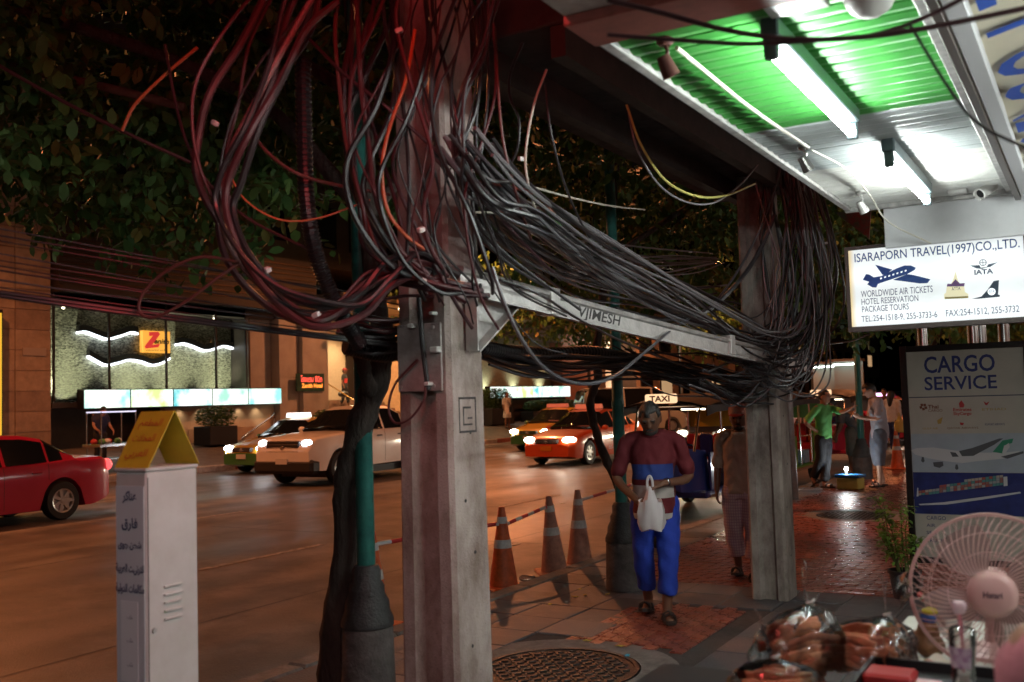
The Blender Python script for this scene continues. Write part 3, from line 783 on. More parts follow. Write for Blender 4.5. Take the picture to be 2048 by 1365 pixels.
# ------------------------------------------------------------------ green lamp posts
green_m = mat("green_post", (.02,.13,.11), .38, noise=.25, scale=14, bump=.15, rvar=.1)
cast_m = mat("cast_base", (.03,.033,.033), .55, noise=.35, scale=14, bump=.3)
base_m = mat("post_plinth", (.075,.07,.066), .85, noise=.4, scale=8, bump=.5)
def lamp_post(loc, label, s=1.0, h=5.2):
    t = thing("lamp_post", label, "lamp post", loc, group="green lamp posts along the kerb")
    b = MB(); b.lathe([(0,0),(.165*s,0),(.16*s,.02),(.15*s,.40),(.14*s,.415),(0,.415)], 24); ob("plinth", b, base_m, t, smooth=True)
    b = MB(); b.lathe([(.155*s,.415),(.155*s,.45),(.135*s,.50),(.13*s,.55),(.105*s,.60),(.105*s,.64),(.085*s,.67),(.085*s,.73),(.07*s,.76),(.055*s,.765)], 24); ob("cast_base", b, cast_m, t, smooth=True)
    b = MB(); b.lathe([(.054*s,.74),(.052*s,1.6),(.056*s,1.61),(.056*s,1.66),(.051*s,1.67),(.045*s,h)], 20); ob("post", b, green_m, t, smooth=True)
    b = MB(); b.lathe([(.046*s,h),(.09*s,h+.06),(.16*s,h+.18),(.18*s,h+.35),(.1*s,h+.5),(0,h+.55)], 18); ob("globe", b, mat("milky_globe", (.35,.35,.33), .3), t, smooth=True)
    return t
p = pz(738,1395,0); lamp_post(p, "green lamp post with grey plinth beside the twisted dark tree trunk")
p = pz(1249,1178,0); lamp_post(p, "green lamp post just behind the walking man in the striped shirt")
p = pz(1726,958,0); lamp_post(p, "green lamp post the man in the green shirt leans on", 1.15)
lamp_post(Vector((-4.1,31,0)), "green lamp post seen just left of the cargo board top", 1.1)
lamp_post(Vector((-4.1,43,0)), "green lamp post farthest down the pavement", 1.1)

# ------------------------------------------------------------------ cones and striped bars
cone_o = mat("cone_orange", (.55,.10,.025), .5, noise=.3, scale=14, bump=.15)
cone_f = mat("cone_faded", (.42,.20,.14), .6, noise=.3, scale=14, bump=.15)
cone_w = mat("cone_white", (.55,.55,.53), .5, noise=.25, scale=18)
def cone(loc, label, m, h=.78, lean=(0,0)):
    t = thing("traffic_cone", label, "traffic cone", loc, group="traffic cones in the gutter"); t.rotation_euler = (lean[0], lean[1], rng.uniform(0,1))
    r = lambda z: .145 - (.145-.03)*z/h
    b = MB(); b.bbox((-.19,-.19,0),(.19,.19,.03),.012); ob("base", b, m, t)
    b = MB(); b.lathe([(r(.03),.03),(r(.3*h),.3*h),(r(.6*h),.6*h),(r(h),h),(r(h)-.008,h),(.015,h-.03)], 20); ob("body", b, m, t, smooth=True)
    for z0, z1 in ((.50,.60),(.80,.88)):
        b = MB(); b.lathe([(r(z0*h)+.001,z0*h),(r(z0*h)+.004,z0*h+.002),(r(z1*h)+.004,z1*h),(r(z1*h)+.001,z1*h+.002)], 20); ob("white_band", b, cone_w, t, smooth=True)
    return t
CN = [pz(1000,1176,ROAD_Z), pz(1112,1146,ROAD_Z), pz(1160,1132,ROAD_Z)]
CN[0].x = -5.08; CN[1].x = -5.02
cone(CN[0], "orange traffic cone half hidden behind the near concrete pole", cone_o, .78)
cone(CN[1], "faded leaning traffic cone at the right end of the striped bar", cone_f, .80, (R(2),R(-3)))
cone(CN[2], "faded traffic cone standing by the kerb nearest the second lamp post", cone_f, .82)
p5 = pd(1738,905,21.8); cone(Vector((-3.75,22.3,0)), "bright orange traffic cone behind the third green lamp post", cone_o, .8)
p6 = pz(800,1195,ROAD_Z); cone(Vector((-5.2,6.5,ROAD_Z)), "orange traffic cone mostly hidden behind the near pole on its left", cone_o, .78)
bar_r = mat("bar_red", (.5,.03,.03), .4); bar_w = mat("bar_white", (.6,.6,.6), .4)
def bar(p0, p1, label):
    p0, p1 = Vector(p0), Vector(p1); t = thing("barrier_bar", label, "barrier", p0); d = p1-p0; n = 8
    for i in range(n):
        b = MB(); b.cyl(d*(i/n), d*((i+1)/n), .0185, 12); ob("red_band" if i % 2 else "white_band", b, bar_r if i % 2 else bar_w, t, smooth=True)
    for q in (0,1):
        b = MB(); b.lathe([(.036,-.012),(.046,-.012),(.046,.012),(.036,.012),(.036,-.012)], 16, Matrix.Translation(d*q)); ob("end_ring", b, bar_w, t, smooth=True)
def cone_at(c, z, dx=0, dy=0): return (c.x+dx, c.y+dy, ROAD_Z+z)
bar(cone_at(CN[0],.60,.0,.0), cone_at(CN[1],.70,-.03,0), "red and white striped bar strung between the first two cones")
bar(cone_at(CN[2],.70,0,0), (-5.2,13.1,.62), "red and white striped bar running on behind the second lamp post")
bar((-5.2,6.5,.55), cone_at(CN[0],.62,-.04,-.03), "striped bar mostly hidden behind the near concrete pole")

# ------------------------------------------------------------------ white cabinet with Arabic lettering and yellow folded card
K = pd(292,1000,3.55)
t = thing("cabinet_post", "tall narrow white metal cabinet with Arabic lettering and folded yellow card on top", "cabinet", (K.x,K.y,0))
cw, cd, ch = .165, .235, pd(292,945,3.55).z
white_cab = mat("cabinet_white", (.64,.61,.59), .42, noise=.0, scale=4, bump=.05, col2=(.52,.48,.45), rvar=.1)
bx("body", (-cw,0,0), (0,cd,ch), white_cab, t, .006)
bx("cap", (-cw-.004,-.004,ch), (.004,cd+.004,ch+.014), white_cab, t, .004)
bx("front_sheet", (-cw+.008,-.004,.1), (-.008,-.001,ch-.05), mat("sheet_white", (.60,.63,.66), .3), t)
bx("door_seam", (.0002,.006,.2), (.0016,.009,ch-.02), mat("seam_dark", (.05,.045,.04), .7), t)
b = MB(); b.cyl((0,.03,ch*.62),(.006,.03,ch*.62),.009,12); ob("lock", b, galv, t)
for i in range(5):
    b = MB(); z = pd(335,1180,3.55).z - i*.029
    b.prism([(.075,z),(.155,z),(.155,z+.006),(.075,z+.006)], 0, 0.0005, .007); ob("louvre", b, white_cab, t)
navy = mat("navy_ink", (.02,.02,.10), .5)
PF = lambda v: pd(262,v,3.55).z
def vis(s):  # Arabic letters already in presentation forms, visual order
    return s[::-1]
lines = [("\ufecb\ufee8\ufe8e\ufedb\ufeae", 995, .045, .075), ("\ufed3\ufe8e\ufead\ufed5", 1050, .048, .085), ("\ufeb7\ufea4\ufee6 \ufea0\ufeee\ufeef", 1092, .034, .125),
         ("\ufe8d\ufee7\ufe98\ufeae\ufee7\ufbfd\ufe96 \ufe8d\ufedf\ufecc\ufeae\ufe91\ufef4\ufe94", 1140, .038, .15), ("\ufee3\ufedc\ufe8e\ufedf\ufee4\ufe8e\ufe95 \ufe8d\ufedf\ufeaa\ufeed\ufedf\ufef4\ufe94", 1180, .04, .152)]
for s, v, sz, wdt in lines:
    text_on("arabic_lettering", vis(s), sz, navy, t, plane((-cw/2,-.0055,PF(v)),(1,0,0),(0,0,1)), fit=wdt, bold=.0011)
bx("paper_sheet", (-cw*.8,-.0062,PF(1365)), (-cw*.25,-.0046,PF(1205)), mat("paper_white", (.72,.74,.76), .35), t)
for v in (1236,1282,1330): text_on("small_lettering", "\ufee3\ufedc\ufe98\ufe90"[::-1], .02, navy, t, plane((-cw*.5,-.0075,PF(v)),(1,0,0),(0,0,1)), fit=.03)
yel = mat("yellow_card", (.62,.45,.03), .5, noise=.12, scale=9)
tt = thing("folded_card", "yellow folded tent card with red handwriting standing on the white cabinet", "card sign", (K.x,K.y,ch+.014))
hgt = .20
for s, nm in ((-1,"front_flap"),(1,"back_flap")):
    y0 = .002 if s < 0 else cd-.002; ym = cd*.52
    b = MB(); b.add([(-cw-.003,y0,0),(.012,y0,0),(.012,ym+s*.001,hgt),(-cw-.003,ym+s*.001,hgt),(-cw-.003,y0+s*.003,.0),(.012,y0+s*.003,.0),(.012,ym+s*.0035,hgt+.002),(-cw-.003,ym+s*.0035,hgt+.002)], [(0,1,2,3),(7,6,5,4),(0,4,5,1),(1,5,6,2),(2,6,7,3),(3,7,4,0)])
    fl = ob(nm, b, yel, tt)
ink = mat("red_ink", (.5,.05,.03), .5)
for i, (s, wdt) in enumerate((("\ufe8d\ufedf\ufee4\ufec4\ufecc\ufee2", .12),("\ufe8d\ufedf\ufee4\ufea4\ufefc\ufe95",.12),("\ufe8d\ufedf\ufecc\ufeae\ufe91\ufef2",.11))):
    f = .78-.27*i
    text_on("handwriting", vis(s), .042, ink, tt, plane((-cw*.48, cd*.52*f-.005, hgt*f+.004), (1,0,0), (0,cd*.52,hgt)), fit=wdt)
# ------------------------------------------------------------------ trees
bark = mat("bark", (.05,.04,.033), .9, noise=.5, scale=12, bump=.9, bscale=40, stretch=(1,1,.35))
def leaf_mat(name, c1, c2):
    m = mat(name, c1, .58, col2=c2, scale=2.2, spec=.25)
    return m
leaf_a = leaf_mat("leaf_dark", (.05,.125,.035), (.09,.185,.05))
leaf_b = leaf_mat("leaf_mid", (.07,.155,.04), (.125,.21,.05))
leaf_c = leaf_mat("leaf_yellowing", (.13,.14,.03), (.16,.13,.03))
def leaves(name, blobs, n, m, parent, org, size, seed, droop=.9, clump=14):
    """many leaf shapes grouped on twigs through the volume of the blobs (centre, radii)"""
    r = np.random.default_rng(seed); org = np.array(org)
    vol = np.array([b[1][0]*b[1][1]*b[1][2] for b in blobs]); vol = vol/vol.sum()
    V = []; nl = 0
    base = np.array([[0,0,0],[.35,.26,-.03],[.72,.24,-.09],[1.0,0,-.2],[.72,-.24,-.09],[.35,-.26,-.03]])
    while nl < n:
        k = r.choice(len(blobs), p=vol); c, rad = np.array(blobs[k][0]), np.array(blobs[k][1])
        d = r.normal(size=3); d /= np.linalg.norm(d); rr = r.uniform(.25,1)**.5
        p = c + d*rad*rr
        twig = np.array([r.normal(), r.normal(), -.55*droop+.3*r.normal()]); twig /= np.linalg.norm(twig)
        L = size*r.uniform(2.5,4.5); kk = int(r.integers(clump//2, clump))
        for i in range(kk):
            q = p + twig*L*(i/kk) + r.normal(size=3)*size*.15
            sd = np.cross(twig, r.normal(size=3)); sd /= np.linalg.norm(sd)
            ax = twig*.45 + sd*.85 + np.array([0,0,-.45*droop]); ax /= np.linalg.norm(ax)
            up = np.array([r.normal()*.5, r.normal()*.5, 1.0]); sw = np.cross(up, ax); sw /= np.linalg.norm(sw); nn = np.cross(ax, sw)
            s = size*r.uniform(.65,1.2)
            V.append(q + s*(base[:,0:1]*ax + base[:,1:2]*sw + base[:,2:3]*nn)); nl += 1
    V = np.concatenate(V) - org; k = len(V)//6
    me = bpy.data.meshes.new(name); me.vertices.add(len(V)); me.vertices.foreach_set("co", V.astype(np.float32).ravel())
    me.loops.add(6*k); me.polygons.add(k)
    me.loops.foreach_set("vertex_index", np.arange(6*k, dtype=np.int32)); me.polygons.foreach_set("loop_start", np.arange(0,6*k,6,dtype=np.int32))
    me.polygons.foreach_set("loop_total", np.full(k,6,dtype=np.int32)); me.update(calc_edges=True); me.validate()
    return link(name, me, m, parent)
def limb(name, pts, radii, parent, org, per=5):
    P = spline(pts, per); n = len(P); rr = [np.interp(i/(n-1)*(len(radii)-1), range(len(radii)), radii) for i in range(n)]
    rr = [q*rng.uniform(.88,1.14) for q in rr]
    b = MB(); b.tube([p-Vector(org)+Vector((rng.uniform(-1,1),rng.uniform(-1,1),0))*.006 for p in P], rr, 10); return ob(name, b, bark, parent, smooth=True)
def tree(label, base, trunk, radii, limbs, blobs, n, size, seed, mats=(.55,.38,.07), name="street_tree", clump=14):
    t = thing(name, label, "tree", base)
    limb("trunk", trunk, radii, t, base)
    for pts, rr in limbs: limb("limb", pts, rr, t, base)
    for k, (m, f) in enumerate(zip((leaf_a, leaf_b, leaf_c), mats)):
        if f: leaves("crown", blobs, int(n*f), m, t, base, size, seed+k, clump=clump)
    return t
# twisted near tree by the first lamp post
B1 = pz(668,1372,0); D1 = 5.95
tr = [B1] + [pd(u, v, D1+dd) for u, v, dd in ((672,1240,.0),(693,1080,.0),(690,980,0),(712,880,-.05),(742,790,-.1),(768,690,-.15),(752,600,-.1),(735,430,.0),(725,200,.2),(700,0,.4),(690,-160,.6))]
top = tr[-1]
t1 = tree("twisted dark street tree with drooping leaves beside the first green lamp post", B1, tr, [.105,.085,.078,.07,.072,.078,.065,.06,.055,.05,.045,.035],
  [([tr[5],pd(735,760,5.7),pd(716,700,5.6),pd(705,655,5.6)],[.05,.04,.034,.026]),
   ([tr[8],Vector((-4.6,4.6,3.7)),Vector((-5.6,3.8,4.2)),Vector((-7,3.2,4.7))],[.05,.045,.035,.02]),
   ([tr[9],Vector((-5.2,6.2,4.4)),Vector((-6.6,7.4,4.9)),Vector((-8,8.6,5.2))],[.045,.04,.03,.02]),
   ([tr[8],Vector((-4.0,6.3,3.9)),Vector((-3.6,7.6,4.4))],[.04,.03,.02]),
   ([tr[9],Vector((-6.0,5.0,5.0)),Vector((-8.0,5.0,5.6)),Vector((-9.6,5.0,5.6))],[.045,.04,.03,.02])],
  [((-6.3,4.6,4.7),(2.6,2.3,1.25)),((-5.2,6.6,4.8),(1.9,1.9,1.5)),((-8.0,6.6,4.7),(2.2,2.2,1.35)),((-7.0,3.4,4.1),(1.9,1.3,.95)),
   ((-6.7,5.7,3.75),(1.5,1.3,.75)),((-5.6,5.3,3.55),(.9,.9,.7)),((-4.3,7.6,4.4),(1.2,1.2,.9))], 21000, .125, 11)
# thin bent tree behind the second lamp post
B2 = Vector((-4.35,10.6,0)); 
tr2 = [B2, pd(1262,1030,10.6), pd(1232,960,10.5), pd(1206,905,10.45), pd(1188,850,10.4), pd(1181,800,10.4), pd(1196,755,10.4), pd(1192,715,10.4), pd(1200,640,10.5), pd(1215,520,10.7), pd(1230,380,11), pd(1235,250,11.3)]
t2 = tree("thin bent street tree rising behind the orange taxi and second lamp post", B2, tr2, [.06,.055,.05,.048,.046,.045,.044,.042,.042,.04,.035,.03],
  [([tr2[8],Vector((-5.2,11.2,3.6)),Vector((-6.0,11.8,4.3))],[.035,.03,.02]),([tr2[9],Vector((-4.0,11.8,4.2)),Vector((-3.2,12.6,4.8))],[.035,.03,.02])],
  [((-4.9,10.9,3.7),(1.6,1.5,1.05)),((-3.7,12.0,3.5),(1.5,1.6,1.1)),((-4.4,11.6,4.9),(2.2,2.4,1.3)),((-3.0,12.2,4.3),(1.2,1.5,1.1)),((-5.2,11.4,2.95),(.8,.9,.5))], 13000, .112, 31)
# tree beyond the second pole
B3 = Vector((-4.15,14.55,0))
t3 = tree("street tree with green lit leaves hanging between the second pole and the travel sign", B3, [B3,(-4.15,14.6,1.2),(-4.2,14.9,2.4),(-4.0,15.8,3.6),(-3.9,16.8,5.4)], [.10,.085,.08,.06,.04],
  [([Vector((-4.2,14.9,2.5)),Vector((-3.6,16.2,3.4)),Vector((-2.8,17.6,4.2))],[.05,.035,.02])],
  [((-3.3,16.6,3.9),(1.5,2.0,1.1)),((-4.4,17.6,4.4),(1.8,2.2,1.4)),((-3.0,18.2,3.5),(1.2,1.5,.9)),((-2.6,16.2,3.4),(.9,1.1,.7)),((-3.8,16.2,3.1),(.9,1.0,.7))], 7000, .15, 51, (.3,.6,.1))
B4 = Vector((-3.6,25.5,0))
t4 = tree("forked street tree seen between the travel sign and the cargo board", B4, [B4,(-3.55,25.5,1.5),(-3.65,25.6,2.6),(-3.5,25.8,4.4),(-3.4,26,6)], [.14,.11,.10,.07,.04],
  [([Vector((-3.6,25.6,2.2)),Vector((-3.0,25.9,3.4)),Vector((-2.3,26.2,4.6))],[.07,.05,.03])],
  [((-3.0,25.0,4.2),(2.0,2.0,1.2)),((-1.6,25.2,3.9),(1.3,1.6,1.0)),((-4.2,26,4.6),(1.8,2.0,1.4)),((-2.4,24.4,3.4),(1.3,1.1,.6))], 5200, .16, 71, (.25,.6,.15))
for k, (x, y) in enumerate(((-4.2,36),(-4.0,47),(-4.2,60),(-3.8,75))):
    bb = Vector((x,y,0))
    tree(("third","fourth","fifth","sixth")[k] + " street tree of the row down the pavement, behind the travel sign", bb, [bb,(x+.1,y,2),(x,y,5)], [.14,.1,.06], [],
      [((x,y,5),(2.6,2.6,1.8)),((x+1.2,y-.6,4.3),(1.8,1.8,1.1))], 2200, .24, 90+k*5, (.4,.5,.1), clump=9)
for k, (x, y, z) in enumerate(((-21.8,36,0),(-21.9,47,0),(-21.6,66,0),(-21.8,86,0))):
    bb = Vector((x-1.2,y,.1))
    tree(("first","second","third","fourth")[k] + " dark tree along the far pavement past the hotel entrance", bb, [bb,(x-1.1,y+.1,2.5),(x-1.3,y,6)], [.13,.1,.06], [],
      [((x-1,y,6.3),(3.2,3.6,1.9)),((x,y+1.5,5.3),(2.2,2.4,1.1))], 2600, .27, 130+k*5, (.5,.4,.1), clump=9)
# ------------------------------------------------------------------ cables
cab_blk = [mat("cable_black%d" % i, c, r_, spec=.6) for i, (c, r_) in enumerate((((.012,.011,.012),.36),((.02,.018,.019),.34),((.03,.028,.03),.5)))]
cab_grey = [mat("cable_grey%d" % i, c, .30, spec=.7) for i, c in enumerate(((.085,.085,.092),(.05,.05,.055),(.14,.135,.14)))]
cab_mar = [mat("cable_maroon%d" % i, c, .45) for i, c in enumerate(((.07,.02,.022),(.045,.016,.02),(.11,.035,.03)))]
cab_or = mat("cable_orange", (.45,.10,.03), .45); cab_cream = mat("cable_cream", (.45,.42,.34), .45); cab_yel = mat("cable_yellow", (.5,.47,.12), .45); cab_green = mat("cable_green_tape", (.15,.5,.12), .45)
crng = random.Random(21)
def cable(pts, r, m, label, group, per=7, n=7, name="cable", worldpts=False):
    P = [Vector(p) if worldpts else pd(*p) for p in pts]
    P = spline(P, per); o = P[0]
    b = MB(); b.tube([p-o for p in P], r, n); c = ob(name, b, m, smooth=True, loc=o); tag(c, label, "cable", group); return c
def bundle(tmpl, k, rad, ms, label, group, ju=14, jv=14, jd=.12, fan=None, per=7):
    """k cables following a template of (u, v, depth) with smooth individual offsets"""
    for i in range(k):
        a = (crng.gauss(0,1), crng.gauss(0,1), crng.gauss(0,1)); pts = []
        ph = crng.uniform(0,6.3); fq = crng.uniform(.5,1.1)
        for j, (u, v, d) in enumerate(tmpl):
            w = math.sin(ph+fq*j)+.7*math.sin(2.1*ph+1.9*fq*j)
            sc = 1.0 if fan is None else fan[j]
            pts.append((u+(a[0]*ju+w*ju*.7+crng.uniform(-6,6))*sc, v+(a[1]*jv+w*jv*.7+crng.uniform(-7,7))*sc, d+a[2]*jd*sc+crng.uniform(-.02,.02)))
        rr = crng.choice(rad) if isinstance(rad, (list, tuple)) else rad
        m_ = crng.choice(ms); cw = "maroon" if "maroon" in m_.name else ("grey" if "grey" in m_.name else "black")
        tw = "thick" if rr >= .010 else ("thin" if rr <= .0065 else "medium")
        cable(pts, rr, m_, tw + " " + cw + " " + label, group, per)
D0 = 4.25
# big swinging loops left of the near pole
L1 = "cable in the big loop swinging left of the near pole"; G1 = "loop cables left of the near pole"
bundle([(640,-40,D0),(600,40,D0),(545,140,D0-.05),(490,250,D0-.1),(452,360,D0-.1),(448,440,D0-.1),(480,520,D0-.12),(560,600,D0-.12),(640,628,D0-.1),(715,608,D0),(780,560,D0+.05),(850,540,D0+.1),(905,565,D0+.15)], 6, [.006,.012,.016], cab_mar[:2]+cab_blk, L1, G1, 20, 20, .12)
L2 = "cable in the outer left loop beside the near pole"; 
bundle([(560,-30,D0+.1),(500,70,D0),(450,170,D0-.05),(428,260,D0-.05),(440,360,D0-.05),(478,450,D0),(540,540,D0),(620,610,D0),(690,600,D0+.05),(770,545,D0+.1),(840,545,D0+.15)], 3, [.008,.014,.017], cab_mar[:2]+cab_blk[:1], L2, G1, 18, 18, .1)
c = cable([(628,-10,D0-.15),(560,110,D0-.15),(505,215,D0-.18),(462,300,D0-.18),(445,380,D0-.15),(450,470,D0-.12),(490,540,D0-.1),(560,605,D0-.1)], .0135, mat("speckled_cable", (.22,.07,.06), .5, col2=(.06,.03,.03), scale=70), "thick speckled red cable curving down at the far left of the tangle", None, 8, 9)
L3 = "cable hanging in the middle loops between the lamp post and near pole"; G3 = "middle loop cables beside the near pole"
bundle([(800,-30,D0),(790,60,D0-.05),(752,200,D0-.08),(716,320,D0-.1),(722,410,D0-.1),(760,500,D0-.05),(830,560,D0),(900,590,D0+.1)], 7, [.005,.009,.013], cab_mar[:2]+cab_blk*2, L3, G3, 26, 26, .08)
bundle([(725,-30,D0+.1),(722,80,D0),(715,190,D0),(725,300,D0),(745,400,D0),(790,500,D0),(860,560,D0+.05)], 5, [.009,.011,.014], cab_mar, L3, G3, 14, 14, .08)
cable([(830,60,D0-.1),(812,160,D0-.12),(778,260,D0-.12),(764,340,D0-.12),(775,420,D0-.1),(810,470,D0-.05),(850,500,D0)], .008, cab_or, "orange cable curving down in front of the near pole", None)
cable([(455,340,D0-.1),(490,400,D0-.1),(560,440,D0-.08),(640,436,D0),(740,400,D0+.05)], .004, cab_or, "thin orange cable sagging across the left loops", None)
# vertical mass over the near pole
L4 = "cable dropping down the face of the near pole"; G4 = "cables dropping over the near pole"
bundle([(900,-40,D0),(893,80,D0-.03),(880,200,D0-.06),(876,320,D0-.08),(890,430,D0-.05),(915,530,D0),(945,590,D0+.1)], 15, [.004,.006,.009], cab_mar[:2]+cab_blk*2, L4, G4, 44, 30, .06, per=6)
bundle([(975,-40,D0),(965,80,D0),(950,200,D0-.05),(945,330,D0-.05),(975,440,D0+.1),(1040,540,D0+.4),(1150,600,D0+1.0)], 10, [.004,.006,.008], cab_mar[:2]+cab_blk*2, L4, G4, 36, 34, .06, per=6)
for pts, r, m, lb in (
    ([(990,55,4.3),(996,170,4.2),(1006,280,4.2),(1030,380,4.3),(1062,480,4.6)], .006, cab_mar[2], "single red brown cable hanging just right of the near pole"),
    ([(1093,140,4.6),(1068,210,4.5),(1052,300,4.5),(1055,360,4.5),(1075,430,4.7),(1110,500,5.0)], .006, cab_cream, "single pale cable bowing right of the near pole"),
    ([(1090,165,4.6),(1103,270,4.6),(1130,370,4.8),(1165,450,5.2),(1215,530,5.8),(1290,600,6.5)], .006, cab_blk[1], "single dark cable slanting from the platform toward the beam"),
    ([(1046,85,4.7),(1020,150,4.7),(1022,200,4.7),(1038,240,4.7),(1034,300,4.7),(1008,350,4.6)], .007, cab_blk[1], "short dark wavy cable under the platform edge"),
    ([(620,80,4.3),(690,150,4.2),(780,220,4.15),(870,300,4.2),(960,390,4.3),(1040,480,4.6),(1120,560,5.2)], .008, cab_mar[1], "long maroon cable crossing the near pole diagonally"),
    ([(490,250,4.3),(540,310,4.3),(600,350,4.3),(680,372,4.4),(780,390,4.5)], .008, cab_mar[2], "maroon cable sagging behind the loops toward the near pole"),
    ([(330,90,4.6),(350,200,4.5),(375,290,4.4),(420,370,4.4),(500,440,4.4),(620,500,4.5)], .007, cab_mar[0], "long thin cable arching in from the upper left"),
    ([(395,95,4.6),(330,150,4.6),(270,210,4.6),(244,262,4.6)], .008, cab_or, "short orange branch of cable hanging among the left leaves"),
    ([(940,360,4.3),(1010,372,4.4),(1075,392,4.6),(1110,430,4.9)], .008, mat("cable_pink", (.5,.2,.15), .45), "pale pink cable bending right beside the near pole"),
    ([(945,425,4.3),(1000,426,4.4),(1060,428,4.7),(1105,440,5.0)], .005, cab_cream, "thin cream cable running right beside the near pole"),
    ([(1050,370,4.6),(1140,395,5.5),(1220,412,6.4),(1290,420,7.2)], .006, cab_cream, "thin cream cable crossing the leaves right of the near pole"),
    ([(1095,420,4.9),(1110,440,5.0),(1125,462,5.1)], .012, cab_green, "short bright green taped cable end right of the near pole"),
    ([(985,535,4.3),(1010,610,4.3),(1050,690,4.35),(1100,745,4.5),(1160,768,4.8),(1225,755,5.2),(1290,705,5.9),(1350,655,6.7),(1410,620,7.4)], .009, cab_grey[0], "single grey cable looping low below the beam"),
    ([(1000,560,4.3),(1080,590,4.5),(1160,640,5.2),(1260,690,6.2),(1380,735,7.4),(1500,760,8.3)], .007, cab_blk[0], "dark cable slanting under the beam to the second pole"),
    ([(1253,210,5.6),(1282,290,5.6),(1330,360,5.8),(1390,392,6.1),(1450,392,6.5),(1510,368,7.0)], .0075, cab_yel, "pale yellow cable hanging in a loop under the platform"),
    ([(1255,215,5.6),(1275,300,5.6),(1320,372,5.8),(1375,405,6.1),(1430,405,6.5),(1480,370,7.0),(1515,330,7.3)], .0065, cab_grey[2], "blue grey cable hanging in a loop under the platform"),
    ([(1570,285,8.0),(1560,340,8.0),(1535,420,8.0),(1500,500,8.0),(1450,580,7.9),(1390,640,7.4),(1300,650,6.6)], .010, cab_grey[0], "thick grey cable sweeping up the left side of the second pole"),
    ([(1550,430,8.0),(1520,500,8.0),(1480,560,7.9),(1410,625,7.4),(1330,640,6.8),(1230,620,6.0)], .018, cab_grey[1], "thickest grey cable curving up to the second pole"),
    ([(480,525,4.1),(400,515,4.1),(330,545,4.1),(285,590,4.1),(280,625,4.1),(310,635,4.1),(370,605,4.1),(430,560,4.1),(480,525,4.12)], .007, cab_mar[2], "reddish cable tail looping out left before the hotel"),
    ([(1215,0,2.6),(1320,25,2.55),(1450,60,2.5),(1580,78,2.45),(1720,75,2.4),(1860,55,2.35),(2060,15,2.3)], .007, cab_mar[1], "dark red cable sagging across the top of the canopy"),
    ([(1215,70,2.6),(1350,80,2.55),(1500,88,2.5),(1650,80,2.45),(1750,70,2.42),(1850,35,2.4),(1960,-20,2.35)], .006, cab_mar[1], "second dark red cable crossing the canopy just below the first"),
    ([(1820,50,2.4),(1900,180,2.4),(1960,250,2.4),(2060,300,2.35)], .004, cab_blk[0], "thin black wire hanging across the blue lettered banner"),
    ([(1645,690,8.3),(1700,683,8.0),(1740,668,7.2)], .006, cab_grey[2], "short grey stay wire between the second pole and travel sign"),
    ): cable(pts, r, m, lb, None)
# from the near pole along the beam to the second pole, then up in a hanging mass
L5 = "cable running along the steel beam between the poles"; G5 = "cables along the beam"
bundle([(940,300,4.2),(1000,370,4.4),(1090,462,4.9),(1200,538,5.8),(1320,600,6.8),(1430,652,7.5),(1520,690,8.0),(1590,682,8.2),(1615,600,8.2),(1600,480,8.2),(1580,350,8.2)], 17, [.005,.008,.011], cab_grey+cab_blk*2, L5, G5, 22, 19, .10, fan=[1,1,1.2,1.3,1.3,1.1,1,1.1,1.3,1.3,1.2], per=6)
bundle([(905,300,4.2),(985,400,4.3),(1080,440,4.7),(1180,505,5.4),(1290,560,6.4),(1390,618,7.3),(1480,690,7.9),(1560,720,8.2),(1620,680,8.2),(1630,560,8.2),(1600,380,8.2)], 11, [.006,.009,.012], cab_blk+cab_grey, L5, G5, 20, 18, .10, fan=[1,1,1.2,1.3,1.3,1.1,1,1.1,1,1.1,1.2], per=6)
L6 = "cable hanging in the dense curtain right of the second pole"; G6 = "hanging cables at the second pole"
bundle([(1590,340,8.15),(1597,430,8.15),(1600,520,8.12),(1602,610,8.1),(1585,680,8.1),(1530,720,8.05),(1450,712,7.6)], 26, [.005,.007,.010], cab_grey+cab_blk, L6, G6, 28, 26, .12, per=6)
bundle([(1600,340,8.1),(1615,450,8.05),(1630,560,8.05),(1640,650,8.05),(1630,740,8.05),(1605,790,8.05),(1570,780,8.05),(1530,735,8.05),(1500,700,8.0)], 9, [.006,.007], [cab_grey[0],cab_grey[2]], "cable looping below the beam end at the second pole", "low loops at the second pole", 11, 16, .08)
bundle([(1480,680,8.0),(1510,740,8.0),(1550,780,8.0),(1590,770,8.0),(1615,720,8.0)], 4, [.006], cab_grey, "cable looping below the beam end at the second pole", "low loops at the second pole", 10, 12, .06)
bundle([(1400,755,7.4),(1440,775,7.7),(1480,795,8.0),(1520,790,8.0),(1545,760,8.0)], 7, [.006,.008], cab_blk+cab_grey, "cable coiled in front of the second pole below the beam", "coiled cables below the beam", 10, 9, .07)
# straight runs behind the beam to a clamp
L7 = "cable strung level between the poles above the beam"; G7 = "level cables between the poles"
bundle([(960,400,4.6),(1040,455,5.2),(1130,505,6.2),(1230,525,7.4),(1330,525,8.6),(1430,522,9.6)], 14, [.005,.006,.007], cab_grey+cab_blk, L7, G7, 14, 16, .12, fan=[1.2,1.3,1.3,1.1,.9,.35])
bundle([(980,430,4.6),(1060,500,5.2),(1160,555,6.2),(1260,580,7.3),(1380,600,8.2),(1470,600,8.5)], 10, [.005,.006,.008], cab_grey+cab_blk, L7, G7, 12, 13, .12)
